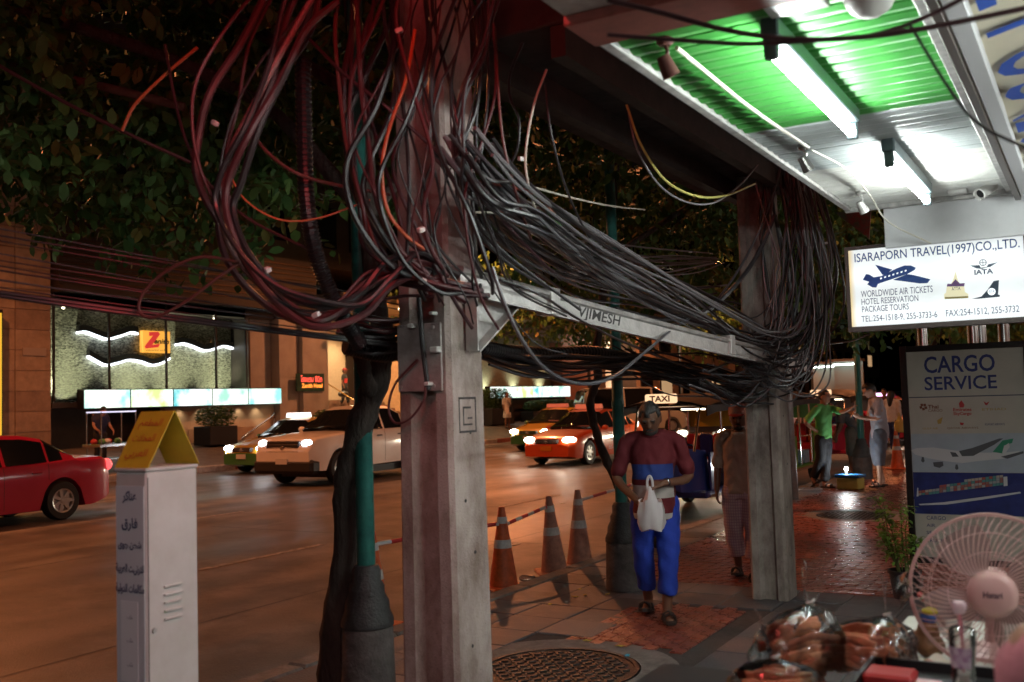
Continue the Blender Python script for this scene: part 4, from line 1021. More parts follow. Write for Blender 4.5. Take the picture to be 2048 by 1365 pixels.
# dark bundle and corrugated duct below the beam
def duct(pts, r, label, m):
    P = spline([pd(*p) for p in pts], 16); o = P[0]; rr = [r*(1.0 if i % 2 else .86) for i in range(len(P))]
    # resample finely for the ribs
    Q = []
    for i in range(len(P)-1):
        for k in range(3): Q.append(P[i].lerp(P[i+1], k/3))
    rr = [r*(1.0 if (i//2) % 2 else .86) for i in range(len(Q))]
    b = MB(); b.tube([p-o for p in Q], rr, 12); c = ob("corrugated_duct", b, m, loc=o); return tag(c, label, "duct")
duct([(960,695,5.6),(1020,705,6.0),(1100,708,6.6),(1180,704,7.2),(1250,715,7.8)], .045, "black corrugated duct running behind the near pole under the beam", cab_blk[0])
duct([(606,120,4.5),(608,250,4.45),(612,380,4.4),(625,480,4.4),(650,560,4.45),(690,640,4.5),(720,690,4.6)], .038, "dark corrugated duct hanging down through the left loops", cab_blk[0])
duct([(690,690,4.9),(760,705,5.0),(830,700,5.2),(930,695,5.5)], .05, "thick dark corrugated duct passing behind the near pole", cab_blk[0])
bundle([(960,700,5.7),(1040,725,6.1),(1130,735,6.7),(1230,730,7.4),(1340,740,7.9),(1450,765,8.1),(1520,780,8.2)], 18, [.008,.010,.013], cab_blk, "cable in the dark bundle under the beam", "dark bundle under the beam", 12, 13, .14)
bundle([(1240,700,7.6),(1320,745,7.9),(1400,760,8.0),(1480,775,8.1)], 10, [.006,.008], cab_blk+cab_grey[:2], "cable in the dark bundle under the beam", "dark bundle under the beam", 14, 18, .14)
bundle([(690,650,4.8),(740,670,4.8),(800,665,4.9),(860,640,4.9)], 7, [.010,.014], cab_blk+cab_mar[:1], "cable tied behind the near pole at beam height", "cables tied behind the near pole", 14, 14, .08)
bundle([(780,560,4.35),(830,565,4.3),(890,575,4.3),(960,590,4.4)], 6, [.010,.012], cab_mar, "cable strapped round the near pole at beam height", "cables strapped round the near pole", 6, 10, .04)
# wires running left along the street in front of the hotel
for k, (v0, v1, r) in enumerate(((585,690,.011),(592,694,.009),(560,668,.004),(540,660,.004),(520,640,.003),(505,655,.003),(480,620,.003),(470,600,.004),(455,610,.003),(530,670,.003),(575,680,.003))):
    cable([(-60,v0-8,3.9),(200,v0+(v1-v0)*.22+6,4.1),(480,v0+(v1-v0)*.55+8,4.4),(800,v1,4.9)], r, cab_blk[k%3], "thin black wire stretched left from the near pole across the hotel front", "wires across the hotel front", 5)
# horizontal old branch-like pipe in the upper left leaves
cable([(-40,120,6.5),(100,150,6.5),(230,180,6.5),(370,215,6.6)], .03, mat("weathered_pipe", (.12,.07,.05), .8, noise=.4, scale=6, bump=.5), "thick weathered pipe slanting through the upper left leaves", None, 6, 10, name="pipe_run")
cable([(-40,110,5.2),(120,200,5.2),(260,270,5.2),(380,325,5.3)], .01, cab_mar[0], "dark red cable slanting through the upper left leaves", None)
# white tags on cables
for k, (u, v, d) in enumerate(((430,247,4.1),(535,540,4.05),(632,630,4.05),(798,62,4.1),(842,460,4.1),(1043,318,4.6),(845,563,4.2),(1652,487,8.0))):
    p = pd(u, v, d); b = MB(); b.bbox((-.016,-.012,-.01),(.016,.012,.01),.003); o = ob("cable_tag", b, white_pl, loc=p); o.rotation_euler = (rng.uniform(-.5,.5),rng.uniform(-.5,.5),rng.uniform(0,3))
    tag(o, ("small white tag on the outermost left cable","small white tag on the lower left loop","small white tag at the lowest point of the left loops","small white tag high on the cable above the near pole","small white tag on the cables at the middle of the near pole","small white tag on a cable right of the near pole","small white clamp where cables meet the near pole","small white clip on the cables right of the second pole")[k], "tag")
# ------------------------------------------------------------------ shop canopy with slatted soffit, tubes and fittings
SZ = 2.90
cx0, cx1 = -1.34, -.43
can = thing("shop_canopy", "low shop canopy with green and grey slatted soffit over the pavement", "canopy", (cx0, 2.0, SZ))
O = Vector((cx0,2.0,SZ))
slat_green = mat("slat_green", (.06,.30,.06), .42, noise=.12, scale=4)
slat_dgreen = mat("slat_teal", (.05,.24,.13), .42, noise=.12, scale=4)
slat_grey = mat("slat_grey", (.46,.50,.50), .45, noise=.1, scale=4)
slat_white = mat("slat_white", (.66,.66,.62), .45, noise=.08, scale=4)
ms = {}
sw = .098; y = 2.95; i = 0
while y < 6.72:
    m = slat_green if y < 4.42 else slat_grey if y < 5.4 else slat_white
    key = m.name
    if key not in ms:
        b = MB(); w = cx1-cx0
        prof = [(0,.03),(.006,.0),(sw*.42,-.008),(sw-.012,0.0),(sw-.008,.03)]
        b.prism([(p[0],p[1]) for p in prof], 0, 0, w); me = b.mesh("slat"); me.materials.append(m); ms[key] = me
    o = link("slat", ms[key], None, can, loc=(0,y-2.0,rng.uniform(-.002,.002))); y += sw; i += 1
bx("roof_sheet", (-.05,-3.5,.034), (w+.05,4.78,.10), mat("roof_dark", (.06,.055,.05), .8), can)
trim_m = mat("canopy_trim", (.45,.44,.42), .45, metal=.4, noise=.3, scale=16)
bx("outer_trim", (-.045,.9,-.02), (-.003,4.76,.09), trim_m, can, .004)
bx("inner_trim", (w+.003,.9,-.018), (w+.05,4.76,.03), trim_m, can, .004)
bx("inner_rail", (w+.052,.5,-.075), (w+.085,4.78,.032), mat("bronze_rail", (.07,.05,.04), .4, metal=.5), can, .003)
bx("white_rail", (w+.087,.5,-.06), (w+.15,4.8,-.01), mat("white_rail", (.75,.76,.78), .35), can, .004)
bx("end_trim", (-.045,4.762,-.03), (w+.15,4.80,.09), trim_m, can, .004)
plaster = mat("old_plaster", (.36,.28,.25), .8, noise=.35, scale=5, bump=.4)
bx("plaster_soffit", (-.02,-3.5,-.02), (w+.05,.70,.033), plaster, can)
bx("wooden_beam", (-.03,.705,-.05), (w+.05,.93,.03), mat("redbrown_paint", (.20,.055,.04), .5, noise=.3, scale=9), can, .006)
# fluorescent battens
tube_m = emat("fluorescent_tube", (.93,1.0,.97), 85.0)
batten_m = mat("batten_dark", (.05,.07,.075), .4)
def batten(a, c, label, dim=False):
    a = Vector(a); c = Vector(c); t = thing("tube_light", label, "tube light", (a.x,a.y,SZ-.012), group="tube lights under the canopy")
    L = c.y-a.y; dx = c.x-a.x
    bx("batten", (-.03,-.05,-.065), (.03,L+.05,-.002), batten_m, t, .006)
    for y in (-.045, L+.012): bx("lamp_holder", (-.022,y,-.135), (.022,y+.033,-.064), batten_m, t, .005)
    b = MB(); b.cyl((0,-.011,-.108), (0,L+.011,-.108), .0175, 14); ob("tube", b, emat('old_tube', (1.0,.93,.92), 80.0) if dim else tube_m, t, smooth=True)
TZ = SZ-.12
a = pz(1548,108,TZ); c = pz(1699,262,TZ); batten((a.x,a.y,0), (a.x,a.y+1.15,0), "long bright tube light under the green part of the canopy")
a2 = pz(1781,325,TZ); batten((a2.x,a2.y,0), (a2.x,a2.y+1.15,0), "bright tube light under the pale end of the canopy nearer the travel sign")
batten((a.x-.15,-1.7,0), (a.x-.15,-.55,0), "second tube light on the canopy behind the camera, outside the photo", dim=True)
batten((a.x,.35,0), (a.x,1.5,0), "tube light on the canopy behind the camera, outside the photo", dim=True)
# surface conduit with spot lamps
pvc = mat("pvc_conduit", (.55,.52,.44), .45)
def small_spot(p, aim, label, m):
    t = thing("spotlight", label, "spotlight", (p.x,p.y,SZ)); 
    b = MB(); b.lathe([(0,0),(.03,0),(.03,-.02),(.02,-.03),(0,-.03)], 14); ob("mount", b, m, t, smooth=True)
    b = MB(); b.tube([(0,0,-.025),(.008,0,-.05),(.0,.01,-.075)], .007, 8); ob("arm", b, m, t)
    T = Matrix.Translation((0,.01,-.095)) @ Vector(aim).to_track_quat('Z','Y').to_matrix().to_4x4()
    b = MB(); b.lathe([(0,-.035),(.022,-.035),(.026,.0),(.030,.03),(.031,.04),(.025,.037),(0,.028)], 16, T); ob("lamp_can", b, m, t, smooth=True)
p_a = pz(1330,92,SZ-.03); p_b = pz(1608,300,SZ-.03); p_c = pz(1722,392,SZ-.03)
rustred = mat("rust_red_paint", (.10,.03,.025), .5); chrome = mat("dull_chrome", (.35,.34,.32), .25, metal=.9)
small_spot(p_a, (.3,.4,-1), "dark red spotlight on the canopy edge left of the long tube", rustred)
small_spot(p_b, (.4,.5,-1), "metal spotlight at the middle of the canopy edge", chrome)
small_spot(p_c, (.4,.5,-1), "pale spotlight at the far corner of the canopy", trim_m)
b = MB(); b.tube(spline([(p_a.x+.03,p_a.y+.03,SZ-.035),(p_a.x+.02,p_a.y+.9,SZ-.03),(p_b.x+.03,p_b.y-.03,SZ-.03)],6), .008, 8)
tag(ob("conduit_pipe", b, pvc, smooth=True), "cream conduit pipe running along the canopy between two spotlights", "pipe")
b = MB(); b.tube(spline([(p_b.x+.03,p_b.y+.03,SZ-.03),(p_b.x+.10,p_b.y+.5,SZ-.05),(p_c.x+.05,p_c.y,SZ-.03),(p_c.x+.1,p_c.y+.3,SZ-.16),(p_c.x+.3,p_c.y+.6,SZ-.28)],6), .005, 8)
tag(ob("conduit_wire", b, pvc, smooth=True), "thin pale wire drooping from the canopy corner toward the travel sign", "cable")
# dome at the top edge, junction box, camera
p = pz(1740,2,SZ-.04)
b = MB(); b.lathe([(.075,0),(.075,-.03),(.06,-.06),(.03,-.08),(0,-.085)], 18); t = thing("dome_camera", "white dome camera under the canopy at the top edge", "camera", (p.x,p.y,SZ-.006)); ob("dome", b, white_pl, t, smooth=True)
b = MB(); b.lathe([(0,0),(.085,0),(.085,-.012),(0,-.012)], 18); ob("ring", b, white_pl, t)
p = pz(1590,2,SZ-.01); tag(bx("cover_plate", (p.x-.09,p.y-.06,SZ-.03), (p.x+.09,p.y+.06,SZ-.009), trim_m, None, .004), "small grey cover plate on the green soffit above the long tube", "plate")
p = py_(1916,380,6.62); tag(bx("junction_box", (p.x-.055,6.56,p.z-.03), (p.x+.055,6.64,p.z+.03), white_pl, None, .006), "small white junction box at the far end of the canopy", "junction box")
p = py_(1972,375,6.5); t = thing("security_camera", "white bullet security camera at the inner end of the canopy", "camera", (p.x,6.55,SZ-.01))
T = Matrix.Translation((.0,-.02,p.z-SZ)) @ Vector((-.5,-.75,-.45)).to_track_quat('Z','Y').to_matrix().to_4x4()
b = MB(); b.lathe([(0,-.07),(.03,-.07),(.034,-.05),(.034,.06),(.038,.075),(.03,.075),(.026,.06),(0,.06)], 16, T); ob("barrel", b, white_pl, t, smooth=True)
b = MB(); b.tube([(0,.03,0),(0,.03,-.03),(0,.0,p.z-SZ+.03)], .014, 8); ob("bracket", b, white_pl, t)
b = MB(); b.lathe([(0,.062),(.025,.062)], 14, T); ob("lens", b, blk, t)
# ------------------------------------------------------------------ shop behind, white end fascia and name banner
shopw = mat("shop_wall", (.5,.49,.46), .7, noise=.15, scale=2)
sh = thing("shop_building", "pale shop building under the canopy at the right edge", "building", (.9,-4,0))
bx("wall", (0,0,0), (3,12.3,6.5), shopw, sh); bx("wall_beyond", (.3,12.3,0), (3,60,7.5), tan, sh)
bx("shutter", (-.03,1,.02), (0,6,2.6), trim_m, sh)
for k, y in enumerate((11.0,15.0,19.5,25.0)):
    t = thing("wall_tube_light", ("first","second","third","fourth")[k] + " tube light on the shop wall beyond the signs, hidden by them", "tube light", (1.16,y,2.9))
    bx("batten", (-.03,0,-.03), (.036,1.25,.03), mat("batten_dark", (.05,.07,.075), .4), t, .006)
    b = MB(); b.cyl((-.055,.03,0),(-.055,1.22,0),.0175,14); ob("tube", b, tube_m, t, smooth=True)
sh2 = tag(bx("fascia_panel", (-1.16,6.86,2.62), (.60,6.90,2.98), mat("fascia_white", (.72,.73,.74), .4, noise=.06), None, .004), "white fascia panel closing the canopy end behind the travel sign", "fascia")
ban_m = mat("cream_vinyl", (.62,.57,.44), .38, noise=.06, scale=3)
bX = -.37
t = thing("name_banner", "cream vinyl banner with tall blue letters stretched above the white rail at the top right", "banner", (bX,1.2,2.87))
SL = .22
b = MB(); vs = []; N = 44
for i in range(N+1):
    y = 5.55*i/N; sc = .03 + .05*abs(math.sin(i*PI/6.5)) + .012*math.sin(i*.9)
    for k in range(13):
        x = sc*(1-k/12) + 1.15*k/12; vs.append((x, y, SL*x+.012*math.sin(i*.8+k*.7)))
b.add(vs, [(i*13+k,(i+1)*13+k,(i+1)*13+k+1,i*13+k+1) for i in range(N) for k in range(12)]); bo = ob("vinyl_sheet", b, ban_m, t, smooth=True)
blue_ink = mat("blue_vinyl_ink", (.025,.09,.42), .4)
dirY = Vector((0,-1,0)); upv = Vector((-1,0,-SL)).normalized()
for ch, y in (("D",2.25),("T",2.62),("L",2.95),(".,",3.18),("O",3.45),("C",3.85),(")",4.2),("7",4.42),("9",4.70),("9",4.98),("1",5.2)):
    text_on("blue_letter", ch, .40, blue_ink, t, plane((.27,y-.55,SL*.27-.024),dirY,upv), bold=.009)
# shop light inside, on the wall under the banner
t = thing("wall_tube_light", "white tube light on the shop wall at the right edge", "tube light", (.86,5.0,2.55))
bx("batten", (-.04,0,-.03), (.035,1.25,.03), batten_m, t, .006)
b = MB(); b.cyl((-.062,.03,0),(-.062,1.22,0),.0175,14); ob("tube", b, tube_m, t, smooth=True)
t = thing("wall_tube_light", "second white tube light on the shop wall, outside the photo at the right", "tube light", (.86,2.6,2.45))
bx("batten", (-.04,0,-.03), (.035,1.25,.03), batten_m, t, .006)
b = MB(); b.cyl((-.062,.03,0),(-.062,1.22,0),.0175,14); ob("tube", b, tube_m, t, smooth=True)
t = thing("neon_tube", "red neon tube on top of the canopy edge, just above the photo", "neon light", (-1.42,1.95,3.36))
bx("backing", (0,-.55,-.2), (.03,.55,.12), blk, t)
for y in (-.4,.4): bx("bracket", (-.004,y-.015,-.36), (.09,y+.015,-.19), trim_m, t)
b = MB(); b.tube(spline([(-.03,-.5,-.03),(-.03,-.2,.045),(-.03,.1,-.03),(-.03,.3,.05),(-.03,.5,-.03)],5), .012, 10); ob("tube", b, emat("red_neon", (1,.04,.05), 35), t, smooth=True)
lamp("neon_glow", 'POINT', (-.14,0,-.1), 32, (1,.08,.08), t, .12)
# ------------------------------------------------------------------ illuminated travel sign
SY = 7.0
p0 = py_(1699,662,SY); p1 = py_(2053,462,SY)
sx0, sx1, sz0, sz1 = p0.x, p1.x, 2.095, 2.665
t = thing("travel_sign", "white illuminated travel agency sign with blue aeroplane hanging from the canopy", "sign", (sx0,SY,sz0))
SO = Vector((sx0,SY,sz0))
bx("housing", (0,.0,0), (sx1-sx0,.16,sz1-sz0), mat("sign_frame", (.07,.055,.05), .5, metal=.3), t, .004)
fw = .02
for nm, lo, hi in (("frame_bottom",(-.004,-.022,-.004),(sx1-sx0+.004,-.0005,fw+.008)),("frame_top",(-.004,-.022,sz1-sz0-fw),(sx1-sx0+.004,-.0005,sz1-sz0+.004)),("frame_left",(-.004,-.02,fw+.009),(fw,-.0005,sz1-sz0-fw-.001)),("frame_right",(sx1-sx0-fw,-.02,fw+.009),(sx1-sx0+.004,-.0005,sz1-sz0-fw-.001))):
    bx(nm, lo, hi, mat("sign_frame", (.07,.055,.05), .5), t)
def face_mat():
    m = bpy.data.materials.new("lit_acrylic"); m.use_nodes = True; n = m.node_tree.nodes; l = m.node_tree.links; b = n["Principled BSDF"]
    tc = n.new("ShaderNodeTexCoord"); sp = n.new("ShaderNodeSeparateXYZ"); l.new(tc.outputs["Generated"], sp.inputs[0])
    cr = n.new("ShaderNodeValToRGB"); e = cr.color_ramp.elements
    e[0].position = 0; e[0].color = (.80,.58,.22,1); e[1].position = .035; e[1].color = (.86,.93,.94,1)
    l.new(sp.outputs[0], cr.inputs[0]); l.new(cr.outputs[0], b.inputs["Emission Color"])
    wv = n.new("ShaderNodeTexWave"); wv.bands_direction = 'Z'; wv.inputs["Scale"].default_value = .62; wv.inputs["Phase Offset"].default_value = 1.2; l.new(tc.outputs["Generated"], wv.inputs["Vector"])
    nz = n.new("ShaderNodeTexNoise"); nz.inputs["Scale"].default_value = 5; nz.inputs["Detail"].default_value = 8; l.new(tc.outputs["Object"], nz.inputs["Vector"])
    ad = n.new("ShaderNodeMath"); ad.operation = 'MULTIPLY_ADD'; ad.inputs[1].default_value = .18; ad.inputs[2].default_value = .52; l.new(wv.outputs["Fac"], ad.inputs[0])
    a2 = n.new("ShaderNodeMath"); a2.operation = 'MULTIPLY_ADD'; a2.inputs[1].default_value = .22; l.new(nz.outputs["Fac"], a2.inputs[0]); l.new(ad.outputs[0], a2.inputs[2]); l.new(a2.outputs[0], b.inputs["Emission Strength"])
    b.inputs["Base Color"].default_value = (.3,.3,.3,1); b.inputs["Roughness"].default_value = .3
    return m
bx("lit_face", (fw,-.009,fw), (sx1-sx0-fw,-.001,sz1-sz0-fw), face_mat(), t)
sign_blue = mat("sign_navy", (.012,.03,.12), .4); sign_b2 = mat("sign_blue", (.012,.06,.26), .4)
def q_(u, v, Y=SY-.010, o=SO): return py_(u, v, Y) - o
def stext(txt, u0, u1, v0, v1, m, parent=t, Y=SY-.010, o=None, bold=0.0, name="lettering"):
    """text filling the pixel box (u0..u1 wide, v0 top, v1 bottom at the left end)"""
    o = o if o is not None else SO
    a = q_(u0, (v0+v1)/2, Y, o); c = q_(u1, (v0+v1)/2, Y, o); top = q_(u0, v0, Y, o).z; bot = q_(u0, v1, Y, o).z
    return text_on(name, txt, (top-bot)/.70, m, parent, plane((a.x, a.y, (top+bot)/2-(top-bot)*.02), (1,0,0), (0,0,1)), fit=c.x-a.x, align='LEFT', bold=bold)
def spoly(pts, m, parent=t, Y=SY-.010, o=None, name="emblem", d=.0016):
    o = o if o is not None else SO
    P = [q_(u, v, Y, o) for u, v in pts]; b = MB(); b.prism([(p.x,p.z) for p in P], 1, P[0].y-d, P[0].y); return ob(name, b, m, parent)
def slab_serif(me_obj): return me_obj
stext("ISARAPORN TRAVEL(1997)CO.,LTD.", 1709, 2041, 509, 526, sign_b2, bold=.0006)
stext("WORLDWIDE AIR TICKETS", 1722, 1866, 583, 596, sign_blue)
stext("HOTEL RESERVATION", 1723, 1837, 599, 611, sign_blue)
stext("PACKAGE TOURS", 1724, 1818, 614, 626, sign_blue)
stext("TEL:254-1518-9, 255-3733-6", 1723, 1875, 633, 645, sign_blue)
stext("FAX:254-1512, 255-3732", 1892, 2039, 621, 634, sign_blue)
Q = lambda L: [(1650+x/3.9, 450+y/3.9) for x, y in L]
spoly(Q([(295,430),(320,385),(345,388),(380,410),(440,400),(560,340),(620,318),(670,318),(708,335),(700,352),(640,385),(520,425),(430,455),(412,462),(400,490),(370,488),(330,465),(345,445)]), sign_b2, name="aeroplane_emblem")
spoly(Q([(392,312),(408,316),(525,350),(470,392),(448,390)]), sign_b2, Y=SY-.0105, name="aeroplane_emblem")
spoly(Q([(530,430),(640,385),(690,392),(822,425),(800,455),(740,458)]), sign_b2, Y=SY-.0105, name="aeroplane_emblem")
for i in range(7):
    x = 430+i*32; yb = 415-i*10; spoly(Q([(x,yb),(x+14,yb-5),(x+14,yb+7),(x,yb+12)]), mat("sign_white_dot", (.7,.75,.78), .4, emit=(.85,.9,.95), estr=.7), Y=SY-.0125, name="aeroplane_window")
gold = mat("emblem_gold", (.35,.28,.1), .5); purple = mat("emblem_purple", (.14,.06,.2), .5); grn = mat("emblem_navy", (.02,.04,.07), .5)
spoly(Q([(930,580),(930,540),(945,530),(950,480),(985,460),(1000,430),(1018,360),(1036,430),(1050,460),(1085,480),(1092,525),(1118,540),(1118,572)]), mat("emblem_cream", (.5,.46,.3), .5, emit=(.8,.75,.5), estr=.5), name="shrine_emblem")
spoly(Q([(985,462),(1018,425),(1052,458),(1090,455),(1085,480),(950,482),(955,460)]), purple, Y=SY-.0118, name="shrine_emblem")
stext("ATTA", *[1650+v/3.9 for v in (988,1056)], *[450+v/3.9 for v in (488,515)], grn, Y=SY-.0122)
spoly(Q([(935,565),(1118,556),(1118,572),(935,580)]), gold, Y=SY-.0122, name="shrine_emblem")
grey_e = mat("emblem_grey", (.10,.14,.2), .5)
spoly(Q([(1130,318),(1205,315),(1215,335),(1260,330),(1275,308),(1348,292),(1290,328),(1265,332),(1225,345),(1180,340)]), grey_e, name="wing_emblem")
P = q_(1650+1232/3.9, 450+295/3.9); b = MB(); b.tube([(P.x+.0195*math.cos(a_*PI/8), P.y-.002, P.z+.0195*math.sin(a_*PI/8)) for a_ in range(17)], .0022, 6, cap=False); b.cyl((P.x,P.y-.002,P.z-.019),(P.x,P.y-.002,P.z+.019),.0018,6); b.cyl((P.x-.019,P.y-.002,P.z),(P.x+.019,P.y-.002,P.z),.0018,6); ob("globe_emblem", b, grey_e, t)
stext("IATA", *[1650+v/3.9 for v in (1165,1312)], *[450+v/3.9 for v in (355,392)], mat("iata_navy", (.03,.05,.12), .5), bold=.0012)
spoly(Q([(1145,578),(1220,560),(1270,505),(1315,440),(1357,432),(1350,545),(1364,548),(1362,562),(1200,577)]), grn, name="tail_emblem")
P = q_(1650+1300/3.9, 450+522/3.9); b = MB(); b.lathe([(0,.0025),(.023,.0025)], 20, Matrix.Translation(P) @ Matrix.Rotation(PI/2,4,'X')); ob("tail_disc", b, MATS["sign_white_dot"], t)
stext("AYA", *[1650+v/3.9 for v in (1278,1324)], *[450+v/3.9 for v in (508,536)], grn, Y=SY-.0135)
# hangers
for u in (1957, 1840):
    p = py_(u, 470, SY+.08); bx("hanger_rod", (p.x-sx0-.006,.07,sz1-sz0+.0), (p.x-sx0+.006,.082,SZ-sz0-.02), steel_m, t)
b = MB(); b.tube([(p1.x-.33,SY-.05,SZ-.03),(p1.x-.34,SY-.03,2.80),(p1.x-.33,SY+.02,2.78),(p1.x-.33,SY+.06,sz1)], .006, 8); tag(ob("hook", b, blk, smooth=True), "black hook and wire holding the travel sign", "hook")
# small coloured umbrella corner seen left of the fascia
b = MB(); P_ = [py_(u, v, 9.6) for u, v in ((1668,425),(1742,420),(1738,478))]
b.add(P_ + [p+Vector((0,.02,0)) for p in P_], [(0,1,2),(5,4,3),(0,3,4,1),(1,4,5,2),(2,5,3,0)])
tag(ob("patterned_pennant", b, mat("pattern_cloth", (.35,.06,.06), .6, col2=(.05,.2,.14), scale=14)), "small red and green patterned cloth hanging past the canopy corner", "pennant")
# steel posts beyond
for k, (u, Y) in enumerate(((1845,12.5),(1946,11.8),(1962,12.1),(2008,11.5))):
    p = py_(u, 680, Y); t_ = thing("steel_post", ("leftmost","second","third","rightmost")[k] + " of the shiny steel posts behind the two signs", "post", (p.x,Y,0), group="steel posts behind the signs")
    b = MB(); b.cyl((0,0,.05),(0,0,3.2),.055,16); ob("tube", b, steel_m, t_, smooth=True)
    b = MB(); b.lathe([(.0,0),(.11,0),(.11,.02),(.06,.05),(.056,.08)],16); ob("flange", b, steel_m, t_, smooth=True)

# ------------------------------------------------------------------ cargo board
CY = 8.9
p0 = py_(1830,1108,CY); pT = py_(1812,705,CY); pR = py_(2040,690,CY)
bx0, bx1, bz0, bz1 = pT.x+.0, pR.x+.02, .30, 2.00
CO = Vector((bx0,CY,0))
t = thing("cargo_board", "tall framed board advertising cargo service with aeroplane and container ship", "sign board", CO)
bw_, fr = bx1-bx0, mat("board_frame", (.02,.016,.015), .35, metal=.4)
for nm, lo, hi in (("frame_post",(-.05,-.02,0),(0,.03,bz1+.05)),("frame_post",(bw_,-.02,0),(bw_+.05,.03,bz1+.05)),("frame_rail",(0.0,-.019,bz1),(bw_,.029,bz1+.049)),("frame_rail",(0,-.019,bz0-.05),(bw_,.029,bz0)),("foot",(-.045,-.30,0),(-.005,.30,.03)),("foot",(bw_+.005,-.30,0),(bw_+.045,.30,.03))):
    bx(nm, lo, hi, fr, t, .003)
bx("panel", (.002,.0,bz0+.002), (bw_-.002,.012,bz1-.002), mat("board_cream", (.46,.44,.38), .3, noise=.06, scale=5), t)
YB = CY-.001
cz = lambda v: q_(1850,v,YB,CO).z
def band(v0, v1, m, y=.002, u0=None, u1=None, name="printed_band"):
    return bx(name, (.004 if u0 is None else q_(u0,v0,YB,CO).x, -y, cz(v1)), (bw_-.004 if u1 is None else q_(u1,v0,YB,CO).x, -.0002, cz(v0)), m, t)
band(868,944,mat("print_sky", (.36,.42,.48), .3, noise=.1, scale=3))
band(945,1028,mat("print_sea", (.02,.03,.14), .3, noise=.35, scale=7))
band(794,796,mat("print_line", (.05,.06,.1), .4))
navy2 = mat("print_navy", (.02,.03,.15), .4)
kw = dict(parent=t, Y=YB-.0012, o=CO)
stext("CARGO", 1848, 1990, 716, 748, navy2, bold=.003, **kw); stext("SERVICE", 1849, 1994, 756, 782, navy2, bold=.002, **kw)
brown = mat("print_brown", (.16,.05,.02), .4); redp = mat("print_red", (.4,.03,.03), .4); goldp = mat("print_gold", (.4,.27,.06), .4)
V = lambda x, y: (1750+x/3.1, 680+y/3.1)
stext("Thai", *[V(x,0)[0] for x in (328,394)], *[V(0,y)[1] for y in (405,428)], brown, bold=.001, **kw)
stext("CARGO", *[V(x,0)[0] for x in (330,418)], *[V(0,y)[1] for y in (432,448)], brown, **kw)
stext("Emirates", *[V(x,0)[0] for x in (485,598)], *[V(0,y)[1] for y in (424,444)], redp, bold=.0008, **kw)
stext("SkyCargo", *[V(x,0)[0] for x in (486,598)], *[V(0,y)[1] for y in (450,468)], redp, bold=.0008, **kw)
stext("ETIHAD", *[V(x,0)[0] for x in (665,812)], *[V(0,y)[1] for y in (425,440)], goldp, **kw)
stext("GULF AIR", *[V(x,0)[0] for x in (295,392)], *[V(0,y)[1] for y in (545,557)], goldp, **kw)
stext("QATAR AIRWAYS", *[V(x,0)[0] for x in (448,640)], *[V(0,y)[1] for y in (542,554)], brown, **kw)
stext("KUWAIT AIRWAYS", *[V(x,0)[0] for x in (682,804)], *[V(0,y)[1] for y in (518,532)], navy2, **kw)
def vp(L, m, dy=0.0, name="printed_shape", d=.0008): return spoly([V(x,y) for x, y in L], m, parent=t, Y=YB-.0012-dy, o=CO, name=name, d=d)
for cx, cy in ((290,405),(308,405),(284,420),(300,430),(315,422)): vp([(cx-9,cy-7),(cx+6,cy-9),(cx+10,cy+5),(cx-5,cy+9)], brown, name="printed_emblem")
vp([(525,420),(520,395),(535,375),(548,392),(555,405),(548,420)], redp, name="printed_emblem"); vp([(672,380),(690,392),(710,382),(695,406),(684,404)], redp, name="printed_emblem")
vp([(385,500),(420,478),(410,520),(390,522)], goldp, name="printed_emblem"); vp([(525,512),(552,516),(545,530),(530,528)], redp, name="printed_emblem")
wh = mat("print_white", (.55,.57,.58), .35); gry = mat("print_grey", (.07,.08,.09), .4); grnp = mat("print_green", (.02,.22,.12), .4)
vp([(222,685),(260,672),(360,668),(520,690),(640,700),(740,700),(800,700),(890,690),(910,700),(880,715),(790,738),(640,752),(540,765),(430,752),(330,735),(250,712)], wh, .0006, "printed_aeroplane")
vp([(520,690),(600,672),(770,612),(795,612),(740,650),(610,720),(540,722)], gry, .0014, "printed_wing"); vp([(730,695),(790,625),(858,612),(850,640),(800,655),(790,705)], grnp, .0014, "printed_tail"); vp([(780,725),(920,690),(922,704),(820,738)], gry, .0014, "printed_tailplane")
vp([(800,660),(830,640),(835,665),(810,700),(788,702)], wh, .0022, "printed_tail_mark")
vp([(360,760),(420,755),(425,780),(400,795),(365,785)], gry, .0014, "printed_engine"); vp([(465,695),(500,700),(520,725),(480,726)], gry, .0014, "printed_engine")
for (x, y) in ((298,752),(508,798)): vp([(x-8,y-25),(x+4,y-25),(x+10,y),(x,y+10),(x-12,y)], gry, .0016, "printed_wheel")
vp([(225,975),(280,962),(420,955),(700,925),(900,895),(915,910),(900,935),(700,962),(420,1000),(270,1012)], navy2, .0014, "printed_ship_hull")
vp([(270,1018),(420,1008),(640,978),(900,942),(905,952),(660,992),(440,1022),(280,1026)], wh, .0014, "printed_wake")
ctn = [mat("print_box%d" % i, c, .4) for i, c in enumerate(((.35,.08,.06),(.30,.33,.33),(.08,.25,.24),(.4,.36,.3),(.28,.12,.1)))]
for i in range(24):
    x = 268 + i*22; yb = 968 - i*2.7 - (0 if i < 6 else 3)
    for r in range(2 + (i > 5) + (i > 12)):
        vp([(x,yb-16*r-15),(x+20,yb-16*r-17),(x+20,yb-16*r-2),(x,yb-16*r)], ctn[rng.randrange(5)], .0014, "printed_container")
vp([(796,850),(820,848),(822,905),(798,908)], wh, .0024, "printed_bridge"); vp([(262,918),(268,918),(270,970),(258,972)], wh, .0024, "printed_mast")
for s, v0, v1, u1 in (("CARGO",1092,1116,440),("AIR",1140,1160,374),("SEA",1185,1206,382),("TRUCK",1232,1254,430)):
    stext(s, *[V(x,0)[0] for x in (320,u1)], *[V(0,y)[1] for y in (v0,v1)], navy2, **kw)
